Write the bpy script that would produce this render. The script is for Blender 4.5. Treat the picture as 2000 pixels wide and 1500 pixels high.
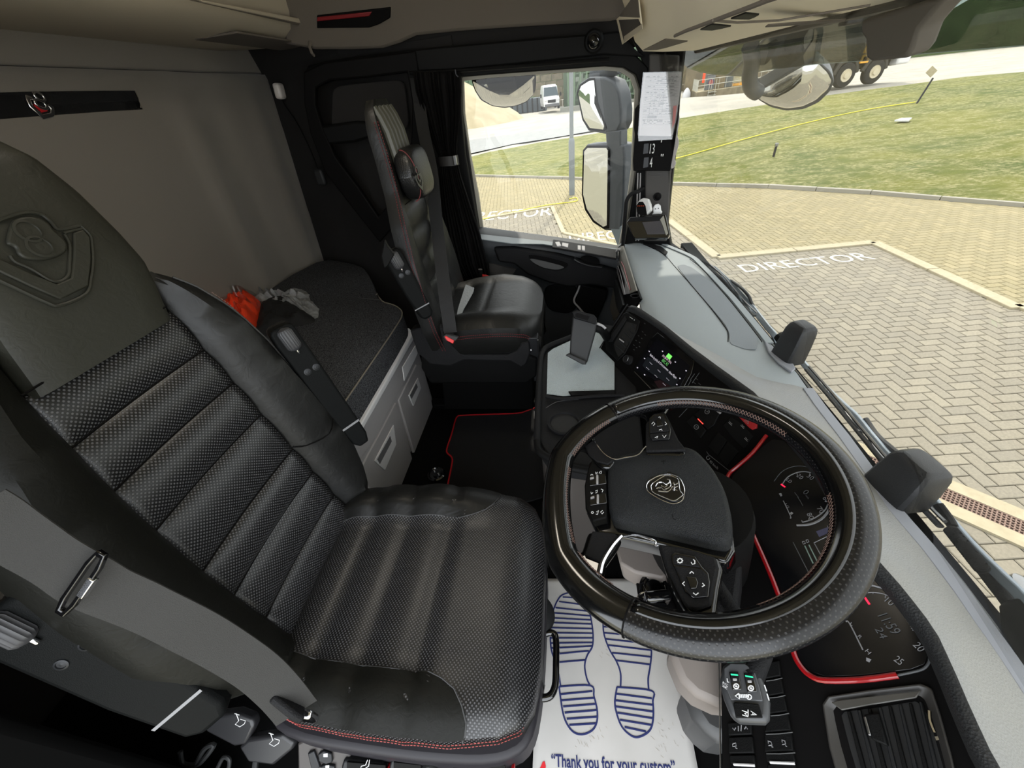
import bpy, bmesh, math, random
from mathutils import Vector, Matrix, noise

# ------------------------------------------------------------------ clear, camera, light
for _o in list(bpy.data.objects):
    bpy.data.objects.remove(_o)
SC = bpy.context.scene
COL = SC.collection
random.seed(7)
V = Vector

FPX = 751.0                      # focal length in pixels of the 2000 x 1500 frame
# camera axes in cab space: X = towards the windscreen, Y = across the cab to the passenger door, Z = up
RX = V((0.98997477, 0.09930097, -0.10044532))
RY = V((0.01892391, 0.61148493, 0.79102975))
RZ = V((0.13997082, -0.78500031, 0.6034755))
CAM = V((0.0, 0.0, 1.25))
cd = bpy.data.cameras.new('camera')
cd.sensor_width = 36.0
cd.lens = FPX / 2000.0 * 36.0
cd.clip_start = 0.01
cd.clip_end = 500
cam = bpy.data.objects.new('camera', cd)
COL.objects.link(cam)
M3 = Matrix((RX, RY, RZ)).transposed()
cam.matrix_world = Matrix.Translation(CAM) @ M3.to_4x4()
SC.camera = cam

SC.view_settings.view_transform = 'Standard'
SC.view_settings.look = 'None'
SC.view_settings.gamma = 1
SC.view_settings.use_curve_mapping = False
SC.view_settings.exposure = 1.7

w = bpy.data.worlds.new('sky'); SC.world = w; w.use_nodes = True
wn = w.node_tree.nodes; wl = w.node_tree.links
wn.clear()
wo = wn.new('ShaderNodeOutputWorld'); wb = wn.new('ShaderNodeBackground')
ws = wn.new('ShaderNodeTexSky')
ws.sky_type = 'HOSEK_WILKIE'; ws.turbidity = 4.0; ws.ground_albedo = 0.5
ws.sun_direction = (0.13, 0.56, 0.82)
wm = wn.new('ShaderNodeMix'); wm.data_type = 'RGBA'; wm.inputs[0].default_value = 0.65
wm.inputs[7].default_value = (0.95, 0.98, 1.0, 1)
wl.new(ws.outputs[0], wm.inputs[6]); wl.new(wm.outputs[2], wb.inputs[0])
wb.inputs[1].default_value = 2.2
wl.new(wb.outputs[0], wo.inputs[0])

sd = bpy.data.lights.new('sun', 'SUN'); sd.energy = 2.2; sd.angle = math.radians(2.0); sd.color = (1.0, 0.95, 0.86)
sun = bpy.data.objects.new('sun', sd); COL.objects.link(sun)
sun.location = (3, 14, 20)
sun.rotation_euler = V((0.13, 0.56, 0.82)).to_track_quat('Z', 'Y').to_euler()

# ------------------------------------------------------------------ pixel -> point on a given plane of the cab
def ray(px, py):
    return RX * (px - 1000.0) - RY * (py - 750.0) - RZ * FPX
def at(px, py, ax, val):
    d = ray(px, py); i = 'xyz'.index(ax)
    return CAM + d * ((val - CAM[i]) / d[i])
def dist(px, py, z):
    return CAM + ray(px, py) * (z / FPX)
class Face:
    """a flat panel of the cab: a point, a normal; h() finds the point of the panel seen at a photo position"""
    def __init__(s, p, n):
        s.p = V(p); s.n = V(n).normalized()
        if s.n.dot(CAM - s.p) < 0: s.n = -s.n
    def h(s, px, py, off=0.0):
        d = ray(px, py); q = s.p + s.n * off
        return CAM + d * ((q - CAM).dot(s.n) / d.dot(s.n))
    def hs(s, pts, off=0.0):
        return [s.h(x, y, off) for x, y in pts]

# ------------------------------------------------------------------ materials
def lin(c):
    return tuple(((v / 255.0) / 12.92 if v / 255.0 <= 0.04045 else ((v / 255.0 + 0.055) / 1.055) ** 2.4) for v in c)
MATS = {}
def mat(name, rgb, rough=0.5, metal=0.0, bump=None, mottle=None, coat=0.0, emis=None, alpha=None, spec=None, sheen=0.0, trans=0.0):
    """rgb 0-255; bump=(scale, strength, kind); mottle=(scale, rgb2, amount)"""
    m = bpy.data.materials.new(name); m.use_nodes = True
    nt = m.node_tree; N = nt.nodes; L = nt.links
    b = N['Principled BSDF']
    b.inputs['Base Color'].default_value = (*lin(rgb), 1)
    b.inputs['Roughness'].default_value = rough
    b.inputs['Metallic'].default_value = metal
    b.inputs['Coat Weight'].default_value = coat
    b.inputs['Coat Roughness'].default_value = 0.08
    if spec is not None: b.inputs['Specular IOR Level'].default_value = spec
    if sheen: b.inputs['Sheen Weight'].default_value = sheen
    if trans: b.inputs['Transmission Weight'].default_value = trans
    if alpha is not None: b.inputs['Alpha'].default_value = alpha
    if emis:
        b.inputs['Emission Color'].default_value = (*lin(emis[0]), 1); b.inputs['Emission Strength'].default_value = emis[1]
    tc = N.new('ShaderNodeTexCoord')
    if mottle:
        t = N.new('ShaderNodeTexNoise'); t.inputs['Scale'].default_value = mottle[0]; t.inputs['Detail'].default_value = 5
        L.new(tc.outputs['Object'], t.inputs['Vector'])
        r = N.new('ShaderNodeMapRange'); r.inputs[1].default_value = 0.35; r.inputs[2].default_value = 0.65
        r.inputs[3].default_value = 0.0; r.inputs[4].default_value = mottle[2]
        L.new(t.outputs['Fac'], r.inputs[0])
        mx = N.new('ShaderNodeMix'); mx.data_type = 'RGBA'
        mx.inputs[6].default_value = (*lin(rgb), 1); mx.inputs[7].default_value = (*lin(mottle[1]), 1)
        L.new(r.outputs[0], mx.inputs[0]); L.new(mx.outputs[2], b.inputs['Base Color'])
    if bump:
        sc, st, kind = bump
        if kind == 'noise':
            t = N.new('ShaderNodeTexNoise'); t.inputs['Detail'].default_value = 3; o = t.outputs['Fac']
        elif kind == 'wrinkle':
            t = N.new('ShaderNodeTexNoise'); t.inputs['Detail'].default_value = 6; t.inputs['Distortion'].default_value = 1.2; o = t.outputs['Fac']
        else:
            t = N.new('ShaderNodeTexVoronoi'); o = t.outputs['Distance']
        t.inputs['Scale'].default_value = sc
        L.new(tc.outputs['Object'], t.inputs['Vector'])
        bp = N.new('ShaderNodeBump'); bp.inputs['Strength'].default_value = st; bp.inputs['Distance'].default_value = 0.002
        L.new(o, bp.inputs['Height']); L.new(bp.outputs[0], b.inputs['Normal'])
    MATS[name] = m
    return m

def dot_mat(name, rgb, rough, dot_rgb, pitch, bump_d=0.0006, ratio=0.28, hole=True):
    """perforated leather: a staggered grid of dots in the mesh's own UV (metres)"""
    m = mat(name, rgb, rough, spec=0.5)
    nt = m.node_tree; N = nt.nodes; L = nt.links; b = N['Principled BSDF']
    uv = N.new('ShaderNodeUVMap'); uv.uv_map = 'uv'
    sp = N.new('ShaderNodeSeparateXYZ'); L.new(uv.outputs[0], sp.inputs[0])
    def M(op, a, c=None, d=None):
        n = N.new('ShaderNodeMath'); n.operation = op
        for i, x in enumerate((a, c, d)):
            if x is None: continue
            if isinstance(x, (int, float)): n.inputs[i].default_value = x
            else: L.new(x, n.inputs[i])
        return n.outputs[0]
    def grid(ox, oy):
        x = M('SUBTRACT', M('FRACT', M('ADD', M('DIVIDE', sp.outputs[0], pitch), ox)), 0.5)
        y = M('SUBTRACT', M('FRACT', M('ADD', M('DIVIDE', sp.outputs[1], pitch), oy)), 0.5)
        return M('SQRT', M('ADD', M('MULTIPLY', x, x), M('MULTIPLY', y, y)))
    d = M('MINIMUM', grid(0, 0), grid(0.5, 0.5))
    mr = N.new('ShaderNodeMapRange'); mr.inputs[1].default_value = ratio * 0.6; mr.inputs[2].default_value = ratio
    mr.inputs[3].default_value = 1; mr.inputs[4].default_value = 0
    L.new(d, mr.inputs[0])
    mx = N.new('ShaderNodeMix'); mx.data_type = 'RGBA'
    mx.inputs[6].default_value = (*lin(rgb), 1); mx.inputs[7].default_value = (*lin(dot_rgb), 1)
    L.new(mr.outputs[0], mx.inputs[0]); L.new(mx.outputs[2], b.inputs['Base Color'])
    bp = N.new('ShaderNodeBump'); bp.inputs['Strength'].default_value = 0.5; bp.inputs['Distance'].default_value = bump_d
    bp.invert = hole
    L.new(mr.outputs[0], bp.inputs['Height']); L.new(bp.outputs[0], b.inputs['Normal'])
    return m

leather = mat('leather', (18, 18, 18), 0.38, bump=(260, 0.25, 'voronoi'), spec=0.5)
headrest_leather = mat('headrest_leather', (40, 40, 34), 0.5, bump=(60, 0.4, 'wrinkle'), spec=0.3)
leather_worn = mat('leather_worn', (20, 20, 19), 0.42, bump=(38, 0.45, 'wrinkle'), spec=0.32)
leather_matte = mat('leather_matte', (20, 20, 17), 0.5, bump=(60, 0.4, 'wrinkle'), spec=0.16)
perf = dot_mat('perforated_leather', (15, 15, 16), 0.36, (80, 80, 82), 0.0078, ratio=0.25)  # perforations coloured paler than the leather, as painted glints of reflected light
perf_wheel = dot_mat('perforated_wheel_leather', (15, 15, 17), 0.24, (44, 43, 42), 0.0078, ratio=0.17, bump_d=0.0002)
perf_wheel.node_tree.nodes['Principled BSDF'].inputs['Specular IOR Level'].default_value = 0.4
wheel_leather = mat('wheel_leather', (10, 10, 10), 0.13, spec=0.5, coat=0.25)
plastic = mat('black_plastic', (14, 14, 14), 0.55, bump=(700, 0.15, 'voronoi'), spec=0.10)
plastic_soft = mat('charcoal_plastic', (25, 25, 26), 0.62, bump=(500, 0.3, 'voronoi'), spec=0.12)
face_black = mat('panel_black', (10, 9, 9), 0.6, spec=0.08)
arm_black = mat('armrest_black', (16, 17, 17), 0.5, bump=(700, 0.15, 'voronoi'), spec=0.06)
grain_hub = mat('grained_hub', (28, 30, 32), 0.5, bump=(700, 0.6, 'voronoi'), spec=0.3)
gloss = mat('gloss_black', (9, 9, 10), 0.08, coat=0.6)
screen_m = mat('screen_black', (12, 12, 17), 0.18)
dash_m = mat('dash_grey', (134, 136, 138), 0.72, bump=(420, 0.35, 'voronoi'), mottle=(4, (146, 144, 136), 0.6))
dash_flat = mat('dash_inlay_grey', (146, 153, 156), 0.7, bump=(900, 0.25, 'noise'))
dash_edge = mat('dash_trim_light', (136, 139, 146), 0.55)
dash_band = mat('dash_leather_band', (34, 35, 36), 0.55, bump=(420, 0.35, 'voronoi'))
felt = mat('wall_felt', (120, 114, 105), 0.95, bump=(900, 0.25, 'noise'), sheen=0.2, mottle=(2.5, (118, 112, 105), 0.5))
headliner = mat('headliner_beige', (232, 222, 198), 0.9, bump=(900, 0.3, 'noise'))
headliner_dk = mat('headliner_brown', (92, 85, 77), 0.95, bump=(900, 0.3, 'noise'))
wall_dark = mat('wall_dark_cloth', (22, 20, 19), 0.95, bump=(700, 0.3, 'noise'))
lock_beige = mat('locker_beige', (172, 163, 146), 0.6, bump=(500, 0.1, 'noise'))
grey_plastic = mat('cabinet_grey', (150, 148, 148), 0.5, bump=(600, 0.08, 'noise'))
grey_lt = mat('cabinet_edge_grey', (205, 205, 206), 0.5)
carpet = mat('carpet_charcoal', (26, 27, 29), 1.0, bump=(500, 1.0, 'noise'), mottle=(300, (92, 93, 96), 0.9), spec=0.1)
carpet_blk = mat('carpet_black', (12, 12, 13), 1.0, bump=(300, 0.6, 'noise'))
floor_m = mat('floor_black', (6, 6, 6), 0.9, spec=0.1)
piping_m = mat('piping_beige', (120, 114, 102), 0.7)
red_m = mat('red_trim', (170, 20, 28), 0.35)
red_dark = mat('red_trim_dim', (110, 14, 20), 0.45)
red_btn = mat('buckle_red', (215, 45, 45), 0.45)
thread = mat('red_thread', (150, 62, 58), 0.7)
thread_pale = mat('pale_thread', (112, 88, 78), 0.7)
seam_m = mat('seam_grey', (60, 60, 60), 0.6)
belt_m = mat('belt_webbing', (36, 35, 33), 0.85, bump=(900, 0.5, 'noise'))
chrome = mat('chrome', (225, 225, 228), 0.12, metal=1.0)
steel = mat('steel', (150, 150, 150), 0.3, metal=1.0)
gun = mat('dark_metal', (40, 41, 43), 0.4, metal=0.6)
white_ink = mat('white_print', (215, 215, 215), 0.6)
grey_ink = mat('grey_print', (120, 120, 122), 0.6)
dim_ink = mat('dim_print', (70, 72, 74), 0.6)
navy = mat('navy_print', (28, 38, 92), 0.7)
red_ink = mat('red_print', (205, 28, 38), 0.7)
paper = mat('paper', (196, 193, 189), 0.8, mottle=(5, (182, 179, 174), 0.8), bump=(8, 0.5, 'noise'))
paper_doc = mat('document_paper', (205, 200, 202), 0.8)
doc_ink = mat('document_ink', (95, 92, 95), 0.8)
curtain_m = mat('curtain_black', (11, 10, 10), 0.85, spec=0.1)
curtain_lin = mat('curtain_strap', (30, 29, 29), 0.6)
orange = mat('orange_fabric', (255, 74, 34), 0.6, bump=(30, 0.5, 'noise'))
cloth_grey = mat('glove_grey', (150, 152, 154), 0.8, bump=(60, 0.8, 'wrinkle'), mottle=(30, (95, 96, 98), 0.8))
cloth_black = mat('cloth_black', (20, 20, 21), 0.85, bump=(40, 0.8, 'wrinkle'))
rubber = mat('rubber_black', (24, 25, 26), 0.6)
wiper_m = mat('wiper_grey_blue', (138, 150, 162), 0.4)
housing_m = mat('sensor_housing_black', (30, 31, 33), 0.45, bump=(700, 0.2, 'voronoi'))
mirror_case = mat('mirror_case_grey', (58, 64, 70), 0.5)
mirror_m = mat('mirror_glass', (205, 207, 204), 0.02, metal=1.0)
frit = mat('glass_frit_black', (10, 10, 10), 0.3)
frit_dot = mat('glass_frit_dotted', (75, 82, 80), 0.5, mottle=(600, (20, 22, 22), 1.0))
concrete = mat('road_concrete', (168, 163, 151), 0.9, mottle=(0.45, (146, 143, 134), 0.9), bump=(6, 0.3, 'noise'))
asphalt = mat('road_grey', (132, 134, 134), 0.9, mottle=(3, (145, 146, 144), 0.8))
kerb_m = mat('kerb_cream', (170, 161, 136), 0.85, mottle=(20, (158, 147, 122), 0.8))
paint_white = mat('road_paint', (200, 200, 194), 0.8, mottle=(40, (176, 174, 164), 0.7))
joint_m = mat('paver_joint', (146, 141, 122), 0.95)
block_m = mat('concrete_block', (128, 118, 98), 0.9, mottle=(2, (98, 92, 76), 0.8))
green_steel = mat('green_steel', (98, 118, 94), 0.6)
rail_m = mat('rail_galvanised', (176, 176, 166), 0.5)
pole_m = mat('pole_grey', (118, 123, 126), 0.5)
van_white = mat('van_white', (215, 216, 216), 0.25, coat=0.4)
glass_dark = mat('dark_glass', (50, 66, 72), 0.1)
tyre = mat('tyre', (30, 30, 30), 0.85)
truck_dk = mat('truck_chassis', (52, 50, 44), 0.7)
yellow_m = mat('yellow_paint', (225, 160, 40), 0.5)
hose_m = mat('hose_yellow', (215, 205, 60), 0.5)
clear_m = None

def glass_mat(name, tint, gl=0.06, rough=0.0):
    m = bpy.data.materials.new(name); m.use_nodes = True
    N = m.node_tree.nodes; L = m.node_tree.links; N.clear()
    o = N.new('ShaderNodeOutputMaterial'); mx = N.new('ShaderNodeMixShader')
    t = N.new('ShaderNodeBsdfTransparent'); g = N.new('ShaderNodeBsdfGlossy'); f = N.new('ShaderNodeLayerWeight'); f.inputs[0].default_value = 0.5
    pw = N.new('ShaderNodeMath'); pw.operation = 'POWER'; pw.inputs[1].default_value = 4.0; L.new(f.outputs['Facing'], pw.inputs[0])
    mr = N.new('ShaderNodeMath'); mr.operation = 'MULTIPLY_ADD'; mr.inputs[1].default_value = 0.5; mr.inputs[2].default_value = gl; mr.use_clamp = True
    t.inputs[0].default_value = (*tint, 1); g.inputs['Roughness'].default_value = rough
    L.new(pw.outputs[0], mr.inputs[0]); L.new(mr.outputs[0], mx.inputs[0])
    L.new(t.outputs[0], mx.inputs[1]); L.new(g.outputs[0], mx.inputs[2]); L.new(mx.outputs[0], o.inputs[0])
    MATS[name] = m
    return m
glass_ws = glass_mat('windscreen_glass', (0.68, 0.675, 0.655), 0.015)
glass_side = glass_mat('door_glass', (0.69, 0.685, 0.665), 0.015)
smoke = glass_mat('smoked_visor', (0.42, 0.47, 0.45), 0.05)
clear_film = glass_mat('clear_film', (0.92, 0.92, 0.92), 0.07, 0.15)

# ------------------------------------------------------------------ object helpers
WLOC = {}
def tag(o, label=None, cat=None, group=None, kind=None):
    if label: o['label'] = label
    if cat: o['category'] = cat
    if group: o['group'] = group
    if kind: o['kind'] = kind
    return o
def thing(name, label, cat, loc=(0, 0, 0), group=None, kind=None):
    o = bpy.data.objects.new(name, None); o.empty_display_size = 0.05
    COL.objects.link(o); o.location = loc; WLOC[o] = V(loc)
    return tag(o, label, cat, group, kind)
def finish(name, me, m, parent, smooth=True, bevel=0.0, seg=2, sub=0, solid=0.0, angle=35):
    o = bpy.data.objects.new(name, me)
    COL.objects.link(o)
    if parent is not None:
        base = WLOC[parent]; o.parent = parent
    elif len(me.vertices):
        xs = [v.co for v in me.vertices]
        base = V(((min(c.x for c in xs) + max(c.x for c in xs)) / 2, (min(c.y for c in xs) + max(c.y for c in xs)) / 2, min(c.z for c in xs)))
        o.location = base
    else: base = V((0, 0, 0))
    me.transform(Matrix.Translation(-base)); WLOC[o] = base
    if isinstance(m, (list, tuple)):
        for k in m: me.materials.append(k)
    else: me.materials.append(m)
    if smooth:
        me.polygons.foreach_set('use_smooth', [True] * len(me.polygons))
    if solid:
        s = o.modifiers.new('solid', 'SOLIDIFY'); s.thickness = solid; s.offset = -1
    if bevel:
        b = o.modifiers.new('bevel', 'BEVEL'); b.width = bevel; b.segments = seg; b.limit_method = 'ANGLE'; b.angle_limit = math.radians(angle)
        b.harden_normals = False
    if sub:
        s = o.modifiers.new('sub', 'SUBSURF'); s.levels = sub; s.render_levels = sub
    if smooth:
        try: me.set_sharp_from_angle(angle=math.radians(42))
        except Exception: pass
    return o
def mesh(name, verts, faces, m, parent=None, smooth=True, uv=None, **k):
    me = bpy.data.meshes.new(name); me.from_pydata([tuple(v) for v in verts], [], faces); me.validate(clean_customdata=False)
    if uv:
        l = me.uv_layers.new(name='uv')
        for lp in me.loops: l.data[lp.index].uv = uv[lp.vertex_index]
    bm = bmesh.new(); bm.from_mesh(me); bmesh.ops.recalc_face_normals(bm, faces=bm.faces); bm.to_mesh(me); bm.free()
    return finish(name, me, m, parent, smooth, **k)
def rnd(pts, k=0.25, it=2, closed=True):
    """cut the corners of an outline"""
    pts = [V(p) for p in pts]
    for _ in range(it):
        q = []; n = len(pts)
        for i in range(n if closed else n - 1):
            a = pts[i]; b = pts[(i + 1) % n]
            q += [a.lerp(b, k), a.lerp(b, 1 - k)]
        if not closed: q = [pts[0]] + q[1:-1] + [pts[-1]]
        pts = q
    return pts
def cat_rom(pts, n=6, closed=False):
    pts = [V(p) for p in pts]; out = []; L = len(pts)
    rng = range(L) if closed else range(L - 1)
    for i in rng:
        if closed: p0, p1, p2, p3 = pts[i - 1], pts[i], pts[(i + 1) % L], pts[(i + 2) % L]
        else: p0, p1, p2, p3 = pts[max(i - 1, 0)], pts[i], pts[i + 1], pts[min(i + 2, L - 1)]
        for j in range(n):
            t = j / n
            out.append(0.5 * ((2 * p1) + (p2 - p0) * t + (2 * p0 - 5 * p1 + 4 * p2 - p3) * t * t + (3 * p1 - p0 - 3 * p2 + p3) * t ** 3))
    if not closed: out.append(pts[-1])
    return out
def prism(name, pts, vec, m, parent=None, bevel=0.0, smooth=True, **k):
    """outline pts (3-D) swept by vec"""
    n = len(pts); vec = V(vec)
    vs = list(pts) + [p + vec for p in pts]
    fs = [tuple(range(n)), tuple(range(2 * n - 1, n - 1, -1))] + [(i, (i + 1) % n, n + (i + 1) % n, n + i) for i in range(n)]
    return mesh(name, vs, fs, m, parent, smooth=smooth, bevel=bevel, **k)
def ringp(name, outer, inner, vec, m, parent=None, bevel=0.0, **k):
    n = len(outer); vec = V(vec); A = list(outer) + list(inner)
    vs = A + [p + vec for p in A]; N2 = 2 * n; fs = []
    for i in range(n):
        j = (i + 1) % n
        fs += [(i, j, n + j, n + i), (N2 + i, N2 + n + i, N2 + n + j, N2 + j), (i, N2 + i, N2 + j, j), (n + i, n + j, N2 + n + j, N2 + n + i)]
    return mesh(name, vs, fs, m, parent, bevel=bevel, **k)
def box(name, c, s, m, parent=None, rot=None, bevel=0.0, taper=1.0, **k):
    c = V(c); hx, hy, hz = [q / 2 for q in s]; vs = []
    for z in (-hz, hz):
        t = taper if z > 0 else 1.0
        for x, y in ((-hx, -hy), (hx, -hy), (hx, hy), (-hx, hy)):
            v = V((x * t, y * t, z)); vs.append(c + (rot @ v if rot else v))
    fs = [(0, 3, 2, 1), (4, 5, 6, 7), (0, 1, 5, 4), (1, 2, 6, 5), (2, 3, 7, 6), (3, 0, 4, 7)]
    return mesh(name, vs, fs, m, parent, bevel=bevel, **k)
def frames(pts, closed=False, up=None):
    T = []; n = len(pts)
    for i in range(n):
        a = pts[i - 1] if (i > 0 or closed) else pts[i]; b = pts[(i + 1) % n] if (i < n - 1 or closed) else pts[i]
        T.append((b - a).normalized())
    u = V(up) if up else (V((0, 0, 1)) if abs(T[0].z) < 0.9 else V((1, 0, 0)))
    out = []
    for t in T:
        u = (u - t * u.dot(t))
        if u.length < 1e-6: u = t.orthogonal()
        u.normalize(); out.append((t, u.copy(), t.cross(u)))
    return out
def tube(name, pts, r, m, parent=None, n=10, closed=False, flat=1.0, up=None, fixed_up=False, caps=True, **k):
    pts = [V(p) for p in pts]
    fr = frames(pts, closed, up); vs = []; fs = []; L = len(pts)
    for i, (p, (t, u, v)) in enumerate(zip(pts, fr)):
        if fixed_up and up:
            uu = V(up); uu = (uu - t * uu.dot(t)).normalized(); u, v = uu, t.cross(uu)
        rr = r[i] if isinstance(r, (list, tuple)) else r
        for j in range(n):
            a = 2 * math.pi * j / n
            vs.append(p + u * (math.cos(a) * rr * flat) + v * (math.sin(a) * rr))
    for i in range(L if closed else L - 1):
        for j in range(n):
            fs.append((i * n + j, i * n + (j + 1) % n, ((i + 1) % L) * n + (j + 1) % n, ((i + 1) % L) * n + j))
    if caps and not closed:
        fs.append(tuple(range(n))); fs.append(tuple((L - 1) * n + j for j in range(n - 1, -1, -1)))
    return mesh(name, vs, fs, m, parent, **k)
def band(name, pts, wdir, half, th, m, parent=None, uvs=False, **k):
    """flat strap: centre line pts, width direction(s), half width, thickness"""
    pts = [V(p) for p in pts]; L = len(pts); fr = frames(pts); vs = []; fs = []
    for i, p in enumerate(pts):
        wv = V(wdir[i] if isinstance(wdir, list) else wdir); t = fr[i][0]
        wv = (wv - t * wv.dot(t)).normalized(); nn = t.cross(wv)
        h = half[i] if isinstance(half, (list, tuple)) else half
        for a, b in ((-1, -1), (1, -1), (1, 1), (-1, 1)):
            vs.append(p + wv * h * a + nn * th * 0.5 * b)
    for i in range(L - 1):
        for j in range(4):
            fs.append((i * 4 + j, i * 4 + (j + 1) % 4, (i + 1) * 4 + (j + 1) % 4, (i + 1) * 4 + j))
    fs.append((0, 1, 2, 3)); fs.append(tuple((L - 1) * 4 + j for j in (3, 2, 1, 0)))
    return mesh(name, vs, fs, m, parent, **k)
def lathe(name, prof, org, axis, m, parent=None, n=32, sx=1.0, **k):
    org = V(org); ax = V(axis).normalized(); u = ax.orthogonal().normalized(); v = ax.cross(u); vs = []; fs = []
    for r, h in prof:
        for j in range(n):
            a = 2 * math.pi * j / n
            vs.append(org + ax * h + u * (math.cos(a) * r) + v * (math.sin(a) * r))
    for i in range(len(prof) - 1):
        for j in range(n):
            fs.append((i * n + j, i * n + (j + 1) % n, (i + 1) * n + (j + 1) % n, (i + 1) * n + j))
    fs.append(tuple(range(n))); fs.append(tuple((len(prof) - 1) * n + j for j in range(n - 1, -1, -1)))
    return mesh(name, vs, fs, m, parent, **k)
def grid(name, rows, m, parent=None, solid=0.0, uv=True, loop=False, cap=False, **k):
    R = len(rows); C = len(rows[0]); vs = [V(p) for r in rows for p in r]; fs = []
    for i in range(R - 1):
        for j in range(C if loop else C - 1):
            fs.append((i * C + j, i * C + (j + 1) % C, (i + 1) * C + (j + 1) % C, (i + 1) * C + j))
    if cap:
        fs.append(tuple(range(C))); fs.append(tuple((R - 1) * C + j for j in range(C - 1, -1, -1)))
    uvs = None
    if uv:
        uvs = []
        for i, r in enumerate(rows):
            acc = 0.0
            mid = C // 2
            ds = [0.0]
            for j in range(1, C): ds.append(ds[-1] + (V(r[j]) - V(r[j - 1])).length)
            for j in range(C): uvs.append([ds[j] - ds[mid], 0.0])
        av = 0.0
        for i in range(R):
            if i: av += (V(rows[i][C // 2]) - V(rows[i - 1][C // 2])).length
            for j in range(C): uvs[i * C + j][1] = av
    return mesh(name, vs, fs, m, parent, uv=uvs, solid=solid, **k)
def text(name, s, org, xd, yd, size, m, parent=None, depth=0.0004, width=None, align='LEFT', offset=0.0):
    """letters as a thin mesh; xd reading direction, yd letter-up direction; width fits the line to that length"""
    cu = bpy.data.curves.new(name, 'FONT'); cu.body = s; cu.size = 1.0; cu.extrude = 0.0; cu.align_x = align; cu.offset = offset
    cu.resolution_u = 3
    tmp = bpy.data.objects.new('tmp', cu); COL.objects.link(tmp)
    bpy.context.view_layer.update()
    me = bpy.data.meshes.new_from_object(tmp.evaluated_get(bpy.context.evaluated_depsgraph_get()))
    bpy.data.objects.remove(tmp); bpy.data.curves.remove(cu)
    xd = V(xd).normalized(); yd = V(yd); yd = (yd - xd * yd.dot(xd)).normalized(); nd = xd.cross(yd)
    xs = [v.co.x for v in me.vertices] or [0, 1]
    sx = (width / (max(xs) - min(xs))) if width else size
    x0 = min(xs) if width and align == 'LEFT' else 0.0
    org = V(org)
    for v in me.vertices:
        v.co = org + xd * ((v.co.x - x0) * sx) + yd * (v.co.y * size) + nd * depth
    me.name = name
    return finish(name, me, m, parent, smooth=False)
def join_mesh(name, parts, m, parent=None, **k):
    """parts: list of (verts, faces)"""
    vs = []; fs = []
    for a, b in parts:
        o = len(vs); vs += list(a); fs += [tuple(i + o for i in f) for f in b]
    return mesh(name, vs, fs, m, parent, **k)
def boxvf(c, s, rot=None):
    c = V(c); hx, hy, hz = [q / 2 for q in s]; vs = []
    for z in (-hz, hz):
        for x, y in ((-hx, -hy), (hx, -hy), (hx, hy), (-hx, hy)):
            v = V((x, y, z)); vs.append(c + (rot @ v if rot else v))
    return vs, [(0, 3, 2, 1), (4, 5, 6, 7), (0, 1, 5, 4), (1, 2, 6, 5), (2, 3, 7, 6), (3, 0, 4, 7)]
def tubevf(pts, r, n=6, closed=False):
    pts = [V(p) for p in pts]; fr = frames(pts, closed); vs = []; fs = []; L = len(pts)
    for p, (t, u, v) in zip(pts, fr):
        for j in range(n):
            a = 2 * math.pi * j / n; vs.append(p + u * (math.cos(a) * r) + v * (math.sin(a) * r))
    for i in range(L if closed else L - 1):
        for j in range(n): fs.append((i * n + j, i * n + (j + 1) % n, ((i + 1) % L) * n + (j + 1) % n, ((i + 1) % L) * n + j))
    if not closed: fs += [tuple(range(n)), tuple((L - 1) * n + j for j in range(n - 1, -1, -1))]
    return vs, fs
def Fpoly(F, name, pts, m, parent=None, t=0.004, off=0.0, bevel=0.0, k=None, it=2, **kw):
    """a plate on face F whose outline is seen at photo positions pts, from off to off + t above the face"""
    if k: pts = [(p[0], p[1]) for p in rnd([(a, b, 0) for a, b in pts], k, it)]
    return prism(name, F.hs(pts, off), F.n * t, m, parent, bevel=bevel, **kw)
def Ftext(F, name, s, p0, p1, m, parent=None, off=0.001, size=None, ref=None):
    """a line of text on face F from photo position p0 to p1"""
    a = F.h(*p0, off); b = F.h(*p1, off); xd = (b - a); wd = xd.length
    yd = F.n.cross(xd)
    return text(name, s, a, xd, yd, size if size else wd / max(1, len(s)) * 1.5, m, parent, width=wd, depth=0.0003)
def Fline(F, name, pts, r, m, parent=None, off=0.0, closed=False, n=6, sm=0, **k):
    q = F.hs(pts, off)
    if sm: q = cat_rom(q, sm, closed)
    return tube(name, q, r, m, parent, n=n, closed=closed, **k)
# ================================================================== CAB SHELL
XR = -1.45            # rear wall
box('floor', (-0.35, 0.78, -0.03), (2.2, 2.6, 0.06), floor_m)['kind'] = 'structure'
# rear wall: felt with two soft vertical ribs
rows = []
for i in range(29):
    z = 0.30 + i * (1.432 - 0.30) / 28; r = []
    for j in range(81):
        y = -0.25 + j * (1.0) / 80 * (2.16 + (z - 0.613) * 0.16 + 0.25)
        env = min(1, max(0, (1.40 - z) * 6)) * min(1, max(0, (z - 0.3) * 4))
        c1 = 1.62 + (z - 0.7) * 0.05; c2 = 2.02 + (z - 0.7) * 0.10
        d = 0.020 * math.exp(-((y - c1) / 0.05) ** 2) + 0.022 * math.exp(-((y - c2) / 0.06) ** 2) - 0.022 * math.exp(-((y - 1.82) / 0.09) ** 2)
        r.append((XR + d * env + 0.012 * max(0, (z - 1.40) / 0.03) * 0, y, z))
    rows.append(r)
wr = grid('wall_rear', rows, felt, uv=False, solid=0.03); wr['kind'] = 'structure'
FR = Face((XR, 0, 0), (1, 0, 0))
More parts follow.
